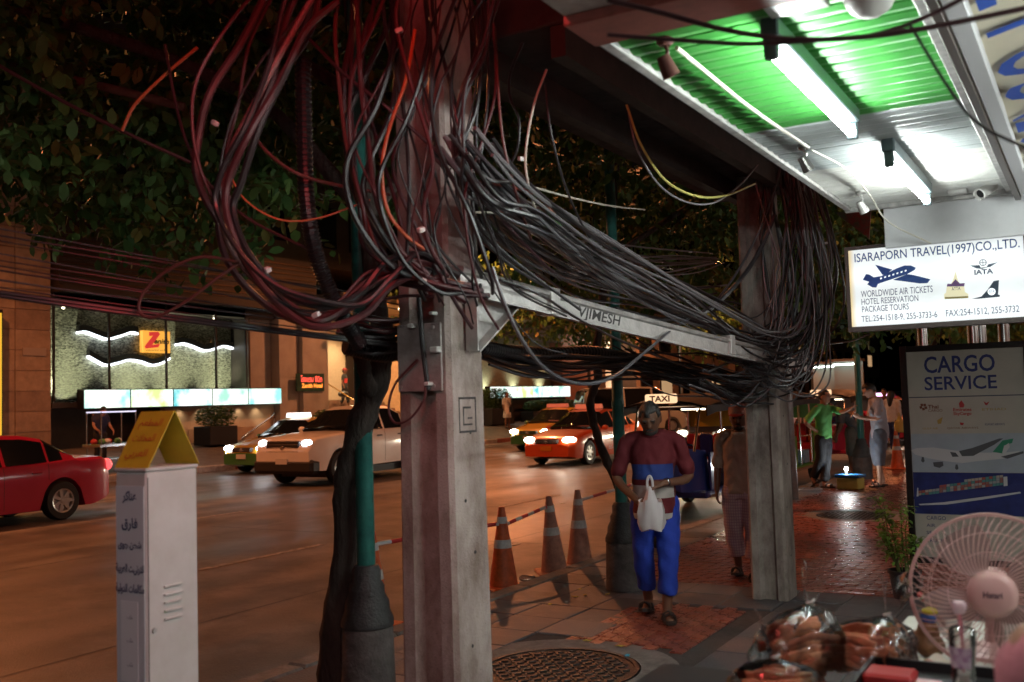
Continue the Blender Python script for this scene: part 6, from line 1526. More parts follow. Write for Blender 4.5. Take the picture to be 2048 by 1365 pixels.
def person(label, loc, rz, J, c, s=1.0, vox=.014, name="person"):
    """J: joints for a 1.70 m figure facing -y; c: clothing"""
    t = thing(name, label, "person", loc, rz); t.scale = (s,s,s)
    g = lambda k: Vector(J[k])
    pel, che, nek, hed = g('pel'), g('che'), g('nek'), g('hed')
    fat = c.get('fat', 1.0); belly = c.get('belly', 0.0); sw_ = c.get('sw', 1.0)
    tilt = J.get('tilt', (0,0)); HR = Matrix.Rotation(J.get('turn',0),3,'Z') @ Matrix.Rotation(tilt[0],3,'X') @ Matrix.Rotation(tilt[1],3,'Y')
    # ---- body
    b = MB()
    mid = pel.lerp(che,.5)
    loft(b, [(pel-Vector((0,0,.10)),.13*fat,.10*fat,0),(pel,.155*fat,.105*fat,0),(mid,.135*fat,.095*fat,0),(che,.155*fat,.105*fat,0),(che.lerp(nek,.6),.13*fat,.085,0),(nek,.06,.058,0)])
    limb_tube(b, [nek-Vector((0,0,.03)), nek.lerp(hed,.5)+Vector((0,.01,0)), hed], [.062,.055,.055])
    def H(p): return hed + HR @ Vector(p)
    HR = HR * 1.1
    b.ell(hed, (.074,.095,.112), 18, 12, HR)                       # skull
    b.ell(H((0,-.022,-.055)), (.056,.068,.062), 14, 9, HR)          # jaw
    b.ell(H((0,-.097,-.012)), (.012,.020,.020), 10, 6, HR); b.ell(H((0,-.090,.01)), (.009,.012,.028), 8, 6, HR)
    for q in (-1,1):
        b.ell(H((q*.076,.008,-.012)), (.010,.022,.032), 8, 6, HR)
        b.ell(H((q*.030,-.082,.028)), (.026,.012,.008), 8, 6, HR)
    for q, S in (('L',1),('R',-1)):
        sh, el, wr_ = g('sh'+q), g('el'+q), g('wr'+q)
        limb_tube(b, [sh, el, wr_], [.050*fat,.040,.027])
        hand(b, wr_, J['hd'+q][0], J['hd'+q][1], S, J.get('curl',.55))
        hp, kn, an = g('hp'+q), g('kn'+q), g('an'+q)
        limb_tube(b, [hp, kn, an], [.082*fat,.056,.038])
        f = Vector(J['ft'+q])
        b.tube([an+Vector((0,.02,0)), an-Vector((0,0,.03)), an+f*.5-Vector((0,0,.052)), an+f-Vector((0,0,.062))], [.036,.040,.034,.022], 10)
        b.ell(an+f*.8-Vector((0,0,.058)), (.042,.055,.018), 10, 6, Matrix.Rotation(math.atan2(f.x,-f.y),3,'Z'))
    link("body", remesh(b, "body", vox*.8, 2), skin_ms[c.get('skin','tan')], t)
    # ---- face details
    for q in (-1,1):
        bb = MB(); bb.ell(H((q*.029,-.084,.012)), (.012,.008,.006), 8, 6, HR); ob("eye", bb, eye_m, t, smooth=True)
        bb = MB(); bb.ell(H((q*.030,-.092,.032)), (.019,.006,.004), 8, 5, HR); ob("eyebrow", bb, hair_ms[c.get('brow', c.get('hair','black') if c.get('hair') in hair_ms else 'black')], t, smooth=True)
    bb = MB(); bb.ell(H((0,-.087,-.058)), (.022,.008,.006), 8, 5, HR); ob("mouth", bb, lip_m, t, smooth=True)
    # ---- hair
    if c.get('hair'):
        bb = MB(); n, m_ = 22, 14; vs = []; keep = {}
        rx, ry, rzz = .078, .099, .116
        for i in range(m_+1):
            th = PI*i/m_
            for j in range(n):
                a = 2*PI*j/n; p = Vector((rx*math.sin(th)*math.cos(a), ry*math.sin(th)*math.sin(a)+.006, rzz*math.cos(th)+.004))
                p *= 1+rng.uniform(-.02,.03); vs.append(p)
        fs = []
        lowb = c.get('hairlow', -.05)
        for i in range(m_):
            for j in range(n):
                q = [i*n+j,(i+1)*n+j,(i+1)*n+(j+1)%n,i*n+(j+1)%n]; cen = sum((vs[k] for k in q), Vector())/4
                line = .066 if cen.y < -.045 else (.02 if cen.y < .0 else lowb)
                if cen.z > line: fs.append(tuple(q))
        bb.add([hed + HR @ v for v in vs], fs)
        if c.get('long'):
            limb_tube(bb, [H((0,.05,.04)), H((0,.095,-.08)), H((0,.10,-.24))], [.085,.08,.05])
        me = bb.mesh("hair", True); me.materials.append(hair_ms[c['hair']]); h_ = link("hair", me, None, t); sol = h_.modifiers.new("th",'SOLIDIFY'); sol.thickness = .006; sol.offset = 0
    if c.get('beard'):
        bb = MB(); bb.ell(H((0,-.035,-.080)), (.053,.058,.036), 14, 8, HR); bb.ell(H((0,-.092,-.044)), (.03,.010,.007), 10, 5, HR); ob("beard", bb, hair_ms[c['beard']], t, smooth=True)
    if c.get('cap'):
        bb = MB(); T4 = Matrix.Translation(hed) @ HR.to_4x4(); bb.lathe([(.088,.035),(.088,.07),(.075,.115),(.04,.135),(0,.14)], 20, T4); cp = ob("cap", bb, c['cap'][0], t, smooth=True)
        bb = MB(); bb.ell(H((0,-.10,.045)), (.07,.075,.008), 16, 6, HR); ob("cap_visor", bb, c['cap'][1], cp, smooth=True)
    # ---- shirt
    if c.get('shirt'):
        b = MB(); hem = c.get('hem', .82); ff = fat*1.0
        base = Vector((pel.x, pel.y, hem))
        loft(b, [(base,.175*ff,(.125+belly*.7)*ff,0),(pel+Vector((0,-belly*.35,.04)),.172*ff,(.125+belly)*ff,0),(mid+Vector((0,-belly*.5,0)),.166*ff,(.118+belly)*ff,0),(che+Vector((0,-belly*.15,0)),.178*ff,(.122+belly*.4)*ff,0),(che.lerp(nek,.62),.15*sw_,.092,0),(nek-Vector((0,0,.012)),.082,.074,0)])
        for q in 'LR':
            sh, el, wr_ = g('sh'+q), g('el'+q), g('wr'+q); f = c.get('sleeve', .62)
            inner = che.lerp(nek,.55) + (sh-che)*.35
            if f <= 1: limb_tube(b, [inner, sh-Vector((0,0,.012)), sh.lerp(el,f*.6), sh.lerp(el,f)], [.06,.058*fat,.062,.066])
            else: limb_tube(b, [inner, sh, el, el.lerp(wr_,f-1)], [.07,.066,.058,.05])
        me = remesh(b, "shirt", vox, 3)
        # folds
        rs = np.random.default_rng(len(bpy.data.objects)); 
        for v in me.vertices:
            w = math.sin(v.co.z*38+v.co.x*22+math.sin(v.co.x*31)*2)*math.sin(v.co.x*17-v.co.z*13+v.co.y*9)
            v.co += v.normal*w*.006
        so = link("shirt", me, c['shirt'], t)
        if c.get('collar'):
            bb = MB(); bb.tube([nek+Vector((.078*math.cos(a),.07*math.sin(a)-.004,-.004-.022*(math.sin(a) < -.5))) for a in [2*PI*i/18 for i in range(19)]], .013, 8, cap=False); ob("collar", bb, c['collar'], so, smooth=True)
    # ---- trousers / skirt
    if c.get('pants'):
        b = MB(); e = c.get('pantlen', .92); wd = c.get('pantw', 1.0)
        loft(b, [(pel-Vector((0,0,.14)),.155*fat,.115*fat,0),(pel-Vector((0,0,.04)),.168*fat,.118*fat,0),(pel+Vector((0,0,.08)),.155*fat,.108*fat,0)])
        for q in 'LR':
            hp, kn, an = g('hp'+q), g('kn'+q), g('an'+q)
            end = kn.lerp(an, max(0, e*2-1)) if e > .5 else hp.lerp(kn, e*2)
            pts, rr = [hp, hp.lerp(kn,.5), kn, end], [.105*fat,.092*fat*wd,.076*wd,.070*wd]
            if e <= .5: pts, rr = [hp, hp.lerp(end,.5), end], [.105*fat,.10*fat*wd,.095*wd]
            P = spline(pts, 5); n_ = len(P); b.tube(P, [float(np.interp(i/(n_-1)*(len(rr)-1), range(len(rr)), rr)) for i in range(n_)], 14)
            b.ell(hp, (.105*fat,)*3, 12, 8)
        me = remesh(b, "trousers", vox, 3)
        for v in me.vertices:
            w = math.sin(v.co.z*30+v.co.x*40)*math.sin(v.co.z*13+v.co.y*25); v.co += v.normal*w*.006
        link("trousers", me, c['pants'], t)
    if c.get('skirt'):
        b = MB(); z1 = c.get('skirtlen', .45); loft(b, [((pel.x,pel.y,z1),.20,.17,0),(pel-Vector((0,0,.2)),.185,.15,0),(pel+Vector((0,0,.05)),.16,.12,0)]); me = remesh(b, "skirt", vox, 3); link("skirt", me, c['skirt'], t)
    # ---- shoes
    if c.get('shoe'):
        for q in 'LR':
            an = g('an'+q); f = Vector(J['ft'+q]); dn = Vector((0,0,.072)); yw = math.atan2(f.x,-f.y); Rz = Matrix.Rotation(yw,3,'Z')
            T4 = Matrix.Translation(an+f*.42-dn) @ Rz.to_4x4() @ Matrix.Rotation(J.get('pitch'+q,0),4,'X')
            bb = MB(); out = [(0,-.135),(.035,-.12),(.05,-.075),(.044,0),(.040,.09),(.025,.125),(-.025,.125),(-.040,.09),(-.044,0),(-.05,-.075),(-.035,-.12)]
            bb.prism(out, 2, -.012, .012, T4); so = ob("sandal" if c.get('sandal', True) else "shoe", bb, c['shoe'], t)
            bb = MB()
            if c.get('sandal', True):
                for yy in (-.06,.02):
                    bb2 = MB(); bb2.tube([T4 @ Vector(p) for p in ((-.046,yy,.0),(-.036,yy-.008,.045),(0,yy-.012,.062),(.036,yy-.008,.045),(.046,yy,0))], .011, 8, flat=(1,1)); ob("strap", bb2, c['shoe'], so, smooth=True)
            else:
                bb.ell(T4 @ Vector((0,-.03,.03)), (.046,.105,.045), 12, 8, Rz); bb.ell(T4 @ Vector((0,.06,.045)), (.040,.06,.05), 12, 8, Rz); ob("shoe_upper", bb, c['shoe'], so, smooth=True)
    return t
def stand(**kw):
    J = dict(pel=(0,0,.93), che=(0,-.005,1.27), nek=(0,.005,1.455), hed=(0,-.02,1.585),
        shL=(.185,0,1.40), elL=(.225,.02,1.12), wrL=(.22,-.05,.88), hdL=((0,-.1,-1),(-1,0,0)),
        shR=(-.185,0,1.40), elR=(-.225,.02,1.12), wrR=(-.22,-.05,.88), hdR=((0,-.1,-1),(1,0,0)),
        hpL=(.09,0,.88), knL=(.10,-.02,.49), anL=(.10,.02,.085), ftL=(.01,-.13,0), hpR=(-.09,0,.88), knR=(-.10,-.02,.49), anR=(-.10,.02,.085), ftR=(-.01,-.13,0))
    J.update(kw); return J
def stripes(name, bands, base, front=None):
    """cloth woven in horizontal bands by height: (z0, z1, colour)"""
    m = bpy.data.materials.new(name); m.use_nodes = True; n = m.node_tree.nodes; l = m.node_tree.links; b = n["Principled BSDF"]
    tc = n.new("ShaderNodeTexCoord"); sp = n.new("ShaderNodeSeparateXYZ"); l.new(tc.outputs["Object"], sp.inputs[0])
    cur = None; b.inputs["Roughness"].default_value = .85
    ax_ = n.new("ShaderNodeMath"); ax_.operation = 'ABSOLUTE'; l.new(sp.outputs[0], ax_.inputs[0]); ln = n.new("ShaderNodeMath"); ln.operation = 'LESS_THAN'; l.new(ax_.outputs[0], ln.inputs[0]); ln.inputs[1].default_value = .16
    rgb = n.new("ShaderNodeRGB"); rgb.outputs[0].default_value = (*base,1); cur = rgb.outputs[0]
    for z0, z1, c in bands:
        g1 = n.new("ShaderNodeMath"); g1.operation = 'GREATER_THAN'; l.new(sp.outputs[2], g1.inputs[0]); g1.inputs[1].default_value = z0
        g2 = n.new("ShaderNodeMath"); g2.operation = 'LESS_THAN'; l.new(sp.outputs[2], g2.inputs[0]); g2.inputs[1].default_value = z1
        mm = n.new("ShaderNodeMath"); mm.operation = 'MULTIPLY'; l.new(g1.outputs[0], mm.inputs[0]); l.new(g2.outputs[0], mm.inputs[1]); m0 = mm; mm = n.new('ShaderNodeMath'); mm.operation = 'MULTIPLY'; l.new(m0.outputs[0], mm.inputs[0]); l.new(ln.outputs[0], mm.inputs[1])
        mx = n.new("ShaderNodeMix"); mx.data_type = 'RGBA'; l.new(mm.outputs[0], mx.inputs[0]); l.new(cur, mx.inputs[6]); mx.inputs[7].default_value = (*c,1); cur = mx.outputs[2]
    l.new(cur, b.inputs["Base Color"])
    nz = n.new("ShaderNodeTexNoise"); nz.inputs["Scale"].default_value = 22; l.new(tc.outputs["Object"], nz.inputs["Vector"]); bp = n.new("ShaderNodeBump"); bp.inputs["Strength"].default_value = .3; bp.inputs["Distance"].default_value = .02; l.new(nz.outputs["Fac"], bp.inputs["Height"]); l.new(bp.outputs[0], b.inputs["Normal"])
    return m
def plaid(name, c1, c2, c3):
    m = bpy.data.materials.new(name); m.use_nodes = True; n = m.node_tree.nodes; l = m.node_tree.links; b = n["Principled BSDF"]
    tc = n.new("ShaderNodeTexCoord"); b.inputs["Roughness"].default_value = .85
    rgb = n.new("ShaderNodeRGB"); rgb.outputs[0].default_value = (*c1,1); cur = rgb.outputs[0]
    for ax, sc, col, f in (('X',14,c2,.6),('Z',11,c2,.6),('X',33,c3,.4),('Z',27,c3,.4)):
        w = n.new("ShaderNodeTexWave"); w.wave_type = 'BANDS'; w.bands_direction = ax; w.inputs["Scale"].default_value = sc; w.inputs["Distortion"].default_value = .4; l.new(tc.outputs["Object"], w.inputs["Vector"])
        cr = n.new("ShaderNodeValToRGB"); cr.color_ramp.elements[0].position = .62; cr.color_ramp.elements[1].position = .7; l.new(w.outputs["Fac"], cr.inputs[0])
        mu = n.new("ShaderNodeMath"); mu.operation = 'MULTIPLY'; l.new(cr.outputs[0], mu.inputs[0]); mu.inputs[1].default_value = f
        mx = n.new("ShaderNodeMix"); mx.data_type = 'RGBA'; l.new(mu.outputs[0], mx.inputs[0]); l.new(cur, mx.inputs[6]); mx.inputs[7].default_value = (*col,1); cur = mx.outputs[2]
    l.new(cur, b.inputs["Base Color"]); return m
def cloth(name, c): return mat("cloth_"+name, c, .85, noise=.12, scale=10, bump=.35, bscale=26)
sandal_m = mat("sandal_leather", (.03,.02,.016), .6)
# --- man walking towards the camera
striped = stripes("striped_polo", [(.775,.82,(.55,.52,.48)),(.94,1.04,(.55,.52,.48)),(1.085,1.20,(.02,.05,.24))], (.13,.012,.018))
mp = pz(1318,1236,0)
J = stand(pel=(0,.02,.93), che=(0,-.02,1.27), nek=(0,-.055,1.44), hed=(.0,-.125,1.555), tilt=(R(32),0),
    shL=(.195,-.03,1.385), elL=(.275,-.03,1.10), wrL=(.085,-.25,1.06), hdL=((-.7,-.5,-.15),(0,.6,-.6)),
    shR=(-.195,-.03,1.385), elR=(-.285,-.04,1.10), wrR=(-.10,-.27,.93), hdR=((.75,-.4,-.05),(0,.5,-.5)),
    hpL=(.095,.02,.88), knL=(.10,-.10,.50), anL=(.075,-.10,.09), ftL=(.03,-.13,.0), hpR=(-.095,.02,.88), knR=(-.10,-.02,.49), anR=(-.095,.17,.115), ftR=(-.02,-.12,-.02), pitchR=R(-10), curl=.9)
MW = person("man in maroon striped shirt and blue trousers walking with a white plastic bag", mp, R(17), J, dict(skin='brown', hair='grey', beard='grey', brow='grey', shirt=striped, hem=.765, belly=.07, fat=.97, sw=.98, sleeve=.82, pants=cloth("royal_blue",(.02,.055,.42)), pantlen=.86, pantw=1.08, shoe=sandal_m, collar=cloth("maroon",(.13,.012,.018))), s=.985, vox=.012)
# watch
wrl = Vector(J['wrL']); b = MB(); b.lathe([(.031,-.012),(.034,-.008),(.034,.008),(.031,.012)], 16, Matrix.Translation(wrl.lerp(Vector(J['elL']),.18)) @ (Vector(J['wrL'])-Vector(J['elL'])).to_track_quat('Z','Y').to_matrix().to_4x4()); ob("wristwatch", b, steel_m, MW, smooth=True)
# white plastic bag in his hand
bagm = mat("white_film", (.72,.70,.70), .4, noise=.05)
def carrier(label, loc, rz, m, w=.15, d=.08, h=.24, s=1.0):
    t = thing("carrier_bag", label, "bag", loc, rz); t.scale = (s,s,s)
    b = MB(); vs = []; N = 26; prof = [(.25,-h-.07),(.85,-h-.075),(1,-h-.03),(.98,-h*.7),(.85,-h*.4),(.62,-.12),(.36,-.06),(.2,0)]
    for (k, z) in prof:
        for j in range(N):
            a = 2*PI*j/N; rr = k*(1+.09*math.sin(a*5+z*22)+.05*math.sin(a*9)); vs.append((w*.5*rr*math.cos(a), d*.55*rr*math.sin(a), z+.012*math.sin(3*a)))
    b.add(vs, [(i*N+j,i*N+(j+1)%N,(i+1)*N+(j+1)%N,(i+1)*N+j) for i in range(len(prof)-1) for j in range(N)] + [tuple(range(N))[::-1]]); ob("bag_body", b, m, t, smooth=True)
    b = MB(); b.tube(spline([(-.02,0,-.03),(-.018,0,.05),(0,0,.085),(.018,0,.05),(.02,0,-.03)],5), .010, 8, flat=(1,.5)); ob("handle", b, m, t, smooth=True)
    return t
Mrot = Matrix.Rotation(R(17),3,'Z'); bp_ = Vector(mp) + (Mrot @ Vector((.0,-.31,1.035)))*.985
carrier("thin white plastic carrier bag held by the walking man", bp_, R(17), bagm, .20, .13, .235)
# --- man behind in cap and plaid trousers
mp2 = pz(1492,1158,0)
J2 = stand(hed=(0,-.03,1.585), tilt=(R(10),0), knL=(.10,-.03,.49), anL=(.09,-.02,.085), anR=(-.095,.16,.10), knR=(-.10,.02,.49), pitchR=R(-8), elR=(-.235,.03,1.12), wrR=(-.245,-.02,.87))
person("man in red and white cap, beige shirt and plaid trousers beside the second pole", mp2, R(8), J2, dict(skin='dark', hair='black', beard='black', cap=(mat("cap_red_white",(.6,.55,.52),.8,col2=(.35,.04,.03),scale=9), cloth("cap_red",(.3,.03,.03))), shirt=cloth("beige",(.36,.27,.21)), collar=cloth("collar_pale",(.5,.45,.4)), hem=.84, fat=1.02, sleeve=.95, pants=plaid("plaid_cloth",(.55,.52,.55),(.25,.22,.32),(.4,.15,.15)), pantlen=.84, pantw=1.2, shoe=sandal_m), s=.93, vox=.012)
# --- man in green leaning on the lamp post
mp3 = pz(1652,976,0)
J3 = stand(pel=(0,.0,.93), che=(0,-.02,1.27), nek=(0,-.03,1.455), hed=(0,-.06,1.59),
    shL=(.18,-.03,1.40), elL=(.10,-.30,1.32), wrL=(.02,-.53,1.37), hdL=((0,-.8,.6),(0,-1,-.2)), shR=(-.19,-.01,1.40), elR=(-.33,.12,1.16), wrR=(-.17,.02,.99), hdR=((.5,-.5,-.2),(.8,.2,0)),
    hpL=(.085,0,.88), knL=(.06,.0,.49), anL=(.0,.02,.085), hpR=(-.085,0,.88), knR=(-.04,.06,.50), anR=(.03,.26,.16), ftR=(0,-.09,-.08), pitchR=R(-35))
person("man in green polo shirt and black trousers leaning a hand on the lamp post", mp3, R(72), J3, dict(skin='tan', hair='black', shirt=cloth("polo_green",(.13,.42,.12)), collar=cloth("polo_green",(.13,.42,.12)), hem=.86, sleeve=.85, pants=cloth("black",(.012,.012,.014)), pantlen=.97, pantw=1.1, shoe=sandal_m), s=1.0, vox=.016)
# --- man in grey t-shirt looking at his phone
mp4 = pz(1763,973,0)
phoneJ = stand(pel=(0,.02,.93), che=(0,-.01,1.27), nek=(0,-.05,1.445), hed=(0,-.12,1.565), tilt=(R(34),0),
    shL=(.185,-.02,1.40), elL=(.20,-.06,1.12), wrL=(.055,-.30,1.13), hdL=((-.3,-.8,.3),(-.5,0,.6)), shR=(-.185,-.02,1.40), elR=(-.20,-.06,1.12), wrR=(-.055,-.30,1.13), hdR=((.3,-.8,.3),(.5,0,.6)),
    anL=(.13,-.06,.085), anR=(-.10,.06,.085), knL=(.12,-.05,.49))
PH = person("man in pale grey T-shirt and knee-length shorts bent over his phone", mp4, R(-62), phoneJ, dict(skin='fair', hair='black', shirt=cloth("pale_grey",(.36,.36,.40)), hem=.78, sleeve=.85, fat=1.04, pants=cloth("slate",(.13,.14,.17)), pantlen=.68, pantw=1.25, shoe=sandal_m), s=1.07, vox=.016)
q = Vector(mp4) + (Matrix.Rotation(R(-62),3,'Z') @ Vector((0,-.40,1.19)))*1.07
t = thing("phone", "phone held by the man in the pale grey T-shirt", "phone", q, R(-62)); T = Matrix.Rotation(R(-35),4,'X'); b = MB(); b.bbox((-.037,-.005,-.075),(.037,.005,.075),.003,T); ob("phone_body", b, blk, t); b = MB(); b.box((-.033,.0052,-.068),(.033,.0062,.068),T); ob("screen", b, emat("phone_screen",(.8,.9,1),1.2), t)
# --- stooping man beyond the post
J5 = stand(pel=(0,.10,.92), che=(0,-.10,1.20), nek=(0,-.24,1.34), hed=(0,-.35,1.42), tilt=(R(30),0), shL=(.19,-.18,1.30), elL=(.22,-.20,1.02), wrL=(.19,-.30,.80), shR=(-.19,-.18,1.30), elR=(-.22,-.20,1.02), wrR=(-.19,-.30,.80))
person("stooping man in dark grey shirt and shorts behind the lamp post", pz(1706,953,0), R(-70), J5, dict(skin='brown', hair='black', shirt=cloth("dark_grey",(.09,.085,.085)), hem=.84, sleeve=.75, pants=cloth("khaki",(.12,.11,.09)), pantlen=.60, shoe=sandal_m), s=1.0, vox=.018)
# --- far walkers
wm = Vector((-2.75,27.5,0)); wk = stand(anL=(.09,-.14,.085), knL=(.10,-.10,.49), anR=(-.09,.16,.11), knR=(-.1,.0,.49))
person("woman in white top and blue jeans walking away with a yellow bag", py_(1786,860,27.5).xyz*Vector((1,1,0)) if False else Vector((py_(1786,860,27.5).x,27.5,0)), R(160), wk, dict(skin='fair', hair='black', long=True, shirt=cloth("white",(.6,.6,.6)), hem=.86, sleeve=1.4, pants=cloth("denim",(.03,.05,.16)), pantlen=.97, shoe=mat("white_shoe",(.6,.6,.6),.5), sandal=False), s=.96, vox=.02)
carrier("yellow carrier bag hanging beside the woman in the white top", Vector((py_(1799,850,27.3).x,27.3,.98)), R(20), mat("yellow_film",(.5,.42,.12),.4), .26, .16, .34)
person("pedestrian in dark shirt far down the pavement past the grey-shirted man", Vector((py_(1772,860,33).x,33,0)), R(10), wk, dict(skin='tan', hair='black', shirt=cloth("dark_red",(.14,.04,.04)), hem=.86, pants=cloth("black",(.012,.012,.014)), shoe=sandal_m), s=1.0, vox=.024)
# --- woman in white dress across the road
pw = px_(1015,855,-24.6); zz = .33
person("woman in white dress with shoulder bag standing on the far pavement", Vector((-24.6,pw.y,zz)), R(70), stand(), dict(skin='brown', hair='black', shirt=cloth("off_white",(.6,.55,.5)), hem=.84, sleeve=.8, skirt=cloth("off_white",(.6,.55,.5)), skirtlen=.50, shoe=sandal_m), s=1.02, vox=.026)
t = thing("shoulder_bag", "dark shoulder bag worn by the woman in the white dress", "bag", Vector((-24.42,pw.y+.12,zz+.78))); bx("pouch", (-.06,-.13,0), (.06,.13,.28), blk, t, .03); b = MB(); b.tube(spline([(0,-.1,.26),(-.06,-.14,.5),(-.14,-.1,.66),(-.06,.08,.5),(0,.1,.26)],4), .012, 6); ob("strap", b, blk, t)
# --- person climbing the hotel stairs
st = px_(689,770,HX-2.2); 
person("person in red and black vest climbing the hotel steps with a dark bag", Vector((HX-2.2,st.y,HZ+1.05)), R(110), wk, dict(skin='brown', hair='black', shirt=stripes("hi_vis_vest",[(1.05,1.25,(.5,.03,.03))],(.03,.03,.03)), hem=.84, pants=cloth("black",(.012,.012,.014)), shoe=sandal_m, cap=(cloth("cap_red",(.3,.03,.03)), cloth("cap_red",(.3,.03,.03)))), s=1.0, vox=.026)
t = thing("holdall", "dark holdall carried by the person on the hotel steps", "bag", Vector((HX-1.9,st.y-.45,HZ+1.45))); b = MB(); b.ell((0,0,.15),(.17,.32,.15),14,8); ob("bag_body", b, blk, t, smooth=True); b = MB(); b.tube(spline([(0,-.15,.27),(0,0,.42),(0,.15,.27)],4), .015, 6); ob("handle", b, blk, t)
# --- vendor with trolley by the stone pier
vp_ = px_(215,905,-23.6); vz = .2
person("street vendor in dark apron standing by the trolley across the road", Vector((-23.9,vp_.y,vz)), R(80), stand(pel=(0,.03,.92),che=(0,-.06,1.25),nek=(0,-.12,1.42),hed=(0,-.18,1.53),tilt=(R(25),0),wrL=(.2,-.35,.98),elL=(.23,-.1,1.12),wrR=(-.2,-.35,.98),elR=(-.23,-.1,1.12)), dict(skin='tan', hair='black', shirt=cloth("navy",(.02,.025,.06)), hem=.8, sleeve=.5, pants=cloth("black",(.012,.012,.014)), shoe=sandal_m), s=1.0, vox=.024)
t = thing("vendor_trolley", "vendor's trolley with rail, canopy frame and red goods across the road", "trolley", Vector((-23.1,vp_.y-.2,vz-.05)))
for sx in (-.3,.3):
    for sy in (-.6,.5):
        b = MB(); b.cyl((sx,sy,.12),(sx,sy,1.55),.018,8); ob("upright", b, steel_m, t, smooth=True)
        wheelb = MB(); wheelb.lathe([(.05,-.02),(.12,-.02),(.12,.02),(.05,.02)],14,Matrix.Translation((sx,sy,.12)) @ Matrix.Rotation(PI/2,4,'Y')); ob("wheel", wheelb, tyre_m, t, smooth=True)
bx("tray", (-.36,-.7,.62), (.36,.6,.70), steel_m, t, .01); bx("shelf", (-.33,-.62,.28), (.33,.52,.31), steel_m, t)
b = MB(); b.tube([(-.3,-.6,1.55),(.3,-.6,1.55),(.3,.5,1.55),(-.3,.5,1.55),(-.3,-.6,1.55)], .018, 8); ob("top_rail", b, emat("rail_light",(.8,.75,1),1.0), t, smooth=True)
for k in range(6):
    b = MB(); b.ell((rng.uniform(-.2,.2),-.5+.16*k,.76),(.10,.09,.08),10,7); ob("bundle", b, (mat("goods_red",(.45,.05,.05),.6), mat("goods_green",(.1,.3,.1),.6), mat("goods_white",(.6,.6,.58),.6))[k%3], t, smooth=True)
# --- seated person at the right edge, only a sleeve and arm in view
Js = stand(pel=(0,.0,.62), che=(0,-.03,.95), nek=(0,-.03,1.13), hed=(0,-.05,1.26), shL=(.19,-.02,1.08), elL=(.24,-.10,.82), wrL=(.14,-.36,.86), hdL=((-.4,-.9,0),(0,0,-1)), shR=(-.19,-.02,1.08), elR=(-.25,-.10,.82), wrR=(-.16,-.36,.86), hdR=((.4,-.9,0),(0,0,-1)),
   hpL=(.09,-.03,.56), knL=(.13,-.42,.56), anL=(.13,-.40,.14), hpR=(-.09,-.03,.56), knR=(-.13,-.42,.56), anR=(-.13,-.40,.14))
pa = pd(2062,1300,1.75)
person("person in pink sleeve sitting at the right edge, mostly out of the photo", Vector((pa.x+.20,pa.y-.05,.16)), R(178), Js, dict(skin='fair', hair='black', shirt=cloth("pink",(.55,.22,.25)), hem=.56, sleeve=.45, pants=cloth("denim",(.03,.05,.16)), pantlen=.97, shoe=sandal_m), s=1.0, vox=.014)
t = thing("plastic_stool", "low plastic stool under the seated person at the right edge", "stool", Vector((pa.x+.20,pa.y-.03,.06))); bx("seat", (-.17,-.17,.56), (.17,.17,.60), mat("stool_red",(.4,.03,.03),.4), t, .02)
for sx in (-.14,.14):
    for sy in (-.14,.14): bx("leg", (sx-.02,sy-.02,0), (sx+.02,sy+.02,.56), MATS["stool_red"], t)
# ------------------------------------------------------------------ street stall at the lower right
def film_mat(name, rough, base, bump):
    m = bpy.data.materials.new(name); m.use_nodes = True; n = m.node_tree.nodes; l = m.node_tree.links; n.remove(n["Principled BSDF"])
    tr_ = n.new("ShaderNodeBsdfTransparent"); gl = n.new("ShaderNodeBsdfGlossy"); gl.inputs["Roughness"].default_value = rough
    fr = n.new("ShaderNodeFresnel"); fr.inputs["IOR"].default_value = 1.6; ad = n.new("ShaderNodeMath"); ad.operation = 'ADD'; ad.inputs[1].default_value = base; ad.use_clamp = True; l.new(fr.outputs[0], ad.inputs[0])
    mx = n.new("ShaderNodeMixShader"); l.new(ad.outputs[0], mx.inputs[0]); l.new(tr_.outputs[0], mx.inputs[1]); l.new(gl.outputs[0], mx.inputs[2]); l.new(mx.outputs[0], n["Material Output"].inputs[0])
    tc = n.new("ShaderNodeTexCoord"); nz = n.new("ShaderNodeTexNoise"); nz.inputs["Scale"].default_value = 16; nz.inputs["Detail"].default_value = 3; l.new(tc.outputs["Object"], nz.inputs["Vector"])
    bp = n.new("ShaderNodeBump"); bp.inputs["Strength"].default_value = bump; bp.inputs["Distance"].default_value = .03; l.new(nz.outputs["Fac"], bp.inputs["Height"]); l.new(bp.outputs[0], gl.inputs["Normal"]); l.new(bp.outputs[0], fr.inputs["Normal"])
    return m
TBZ = .88
cL = pz(1815,1232,TBZ)
tx0, ty1 = cL.x, cL.y
t = thing("stall_table", "pale topped stall table at the lower right holding the fan", "table", (tx0, 1.9, 0))
bx("tabletop", (0,0,TBZ-.03), (.95,ty1-1.9,TBZ), mat("table_cream", (.52,.5,.45), .4, noise=.1, scale=8), t, .004)
for x in (.03,.89):
    for y in (.03,ty1-1.96): bx("leg", (x,y,0), (x+.03,y+.03,TBZ-.03), steel_m, t)
t = thing("black_crate", "low black crate stand carrying the bagged goods", "crate", (tx0-.62,2.05,0))
bx("top", (0,0,.80), (.58,1.0,.84), blk, t, .006)
for x in (0.0,.54):
    for y in (0.0,.96): bx("post", (x,y,0), (x+.04,y+.04,.80), blk, t)
for y in (.0,.96): bx("rail", (.04,y+.01,.3), (.54,y+.03,.36), blk, t)
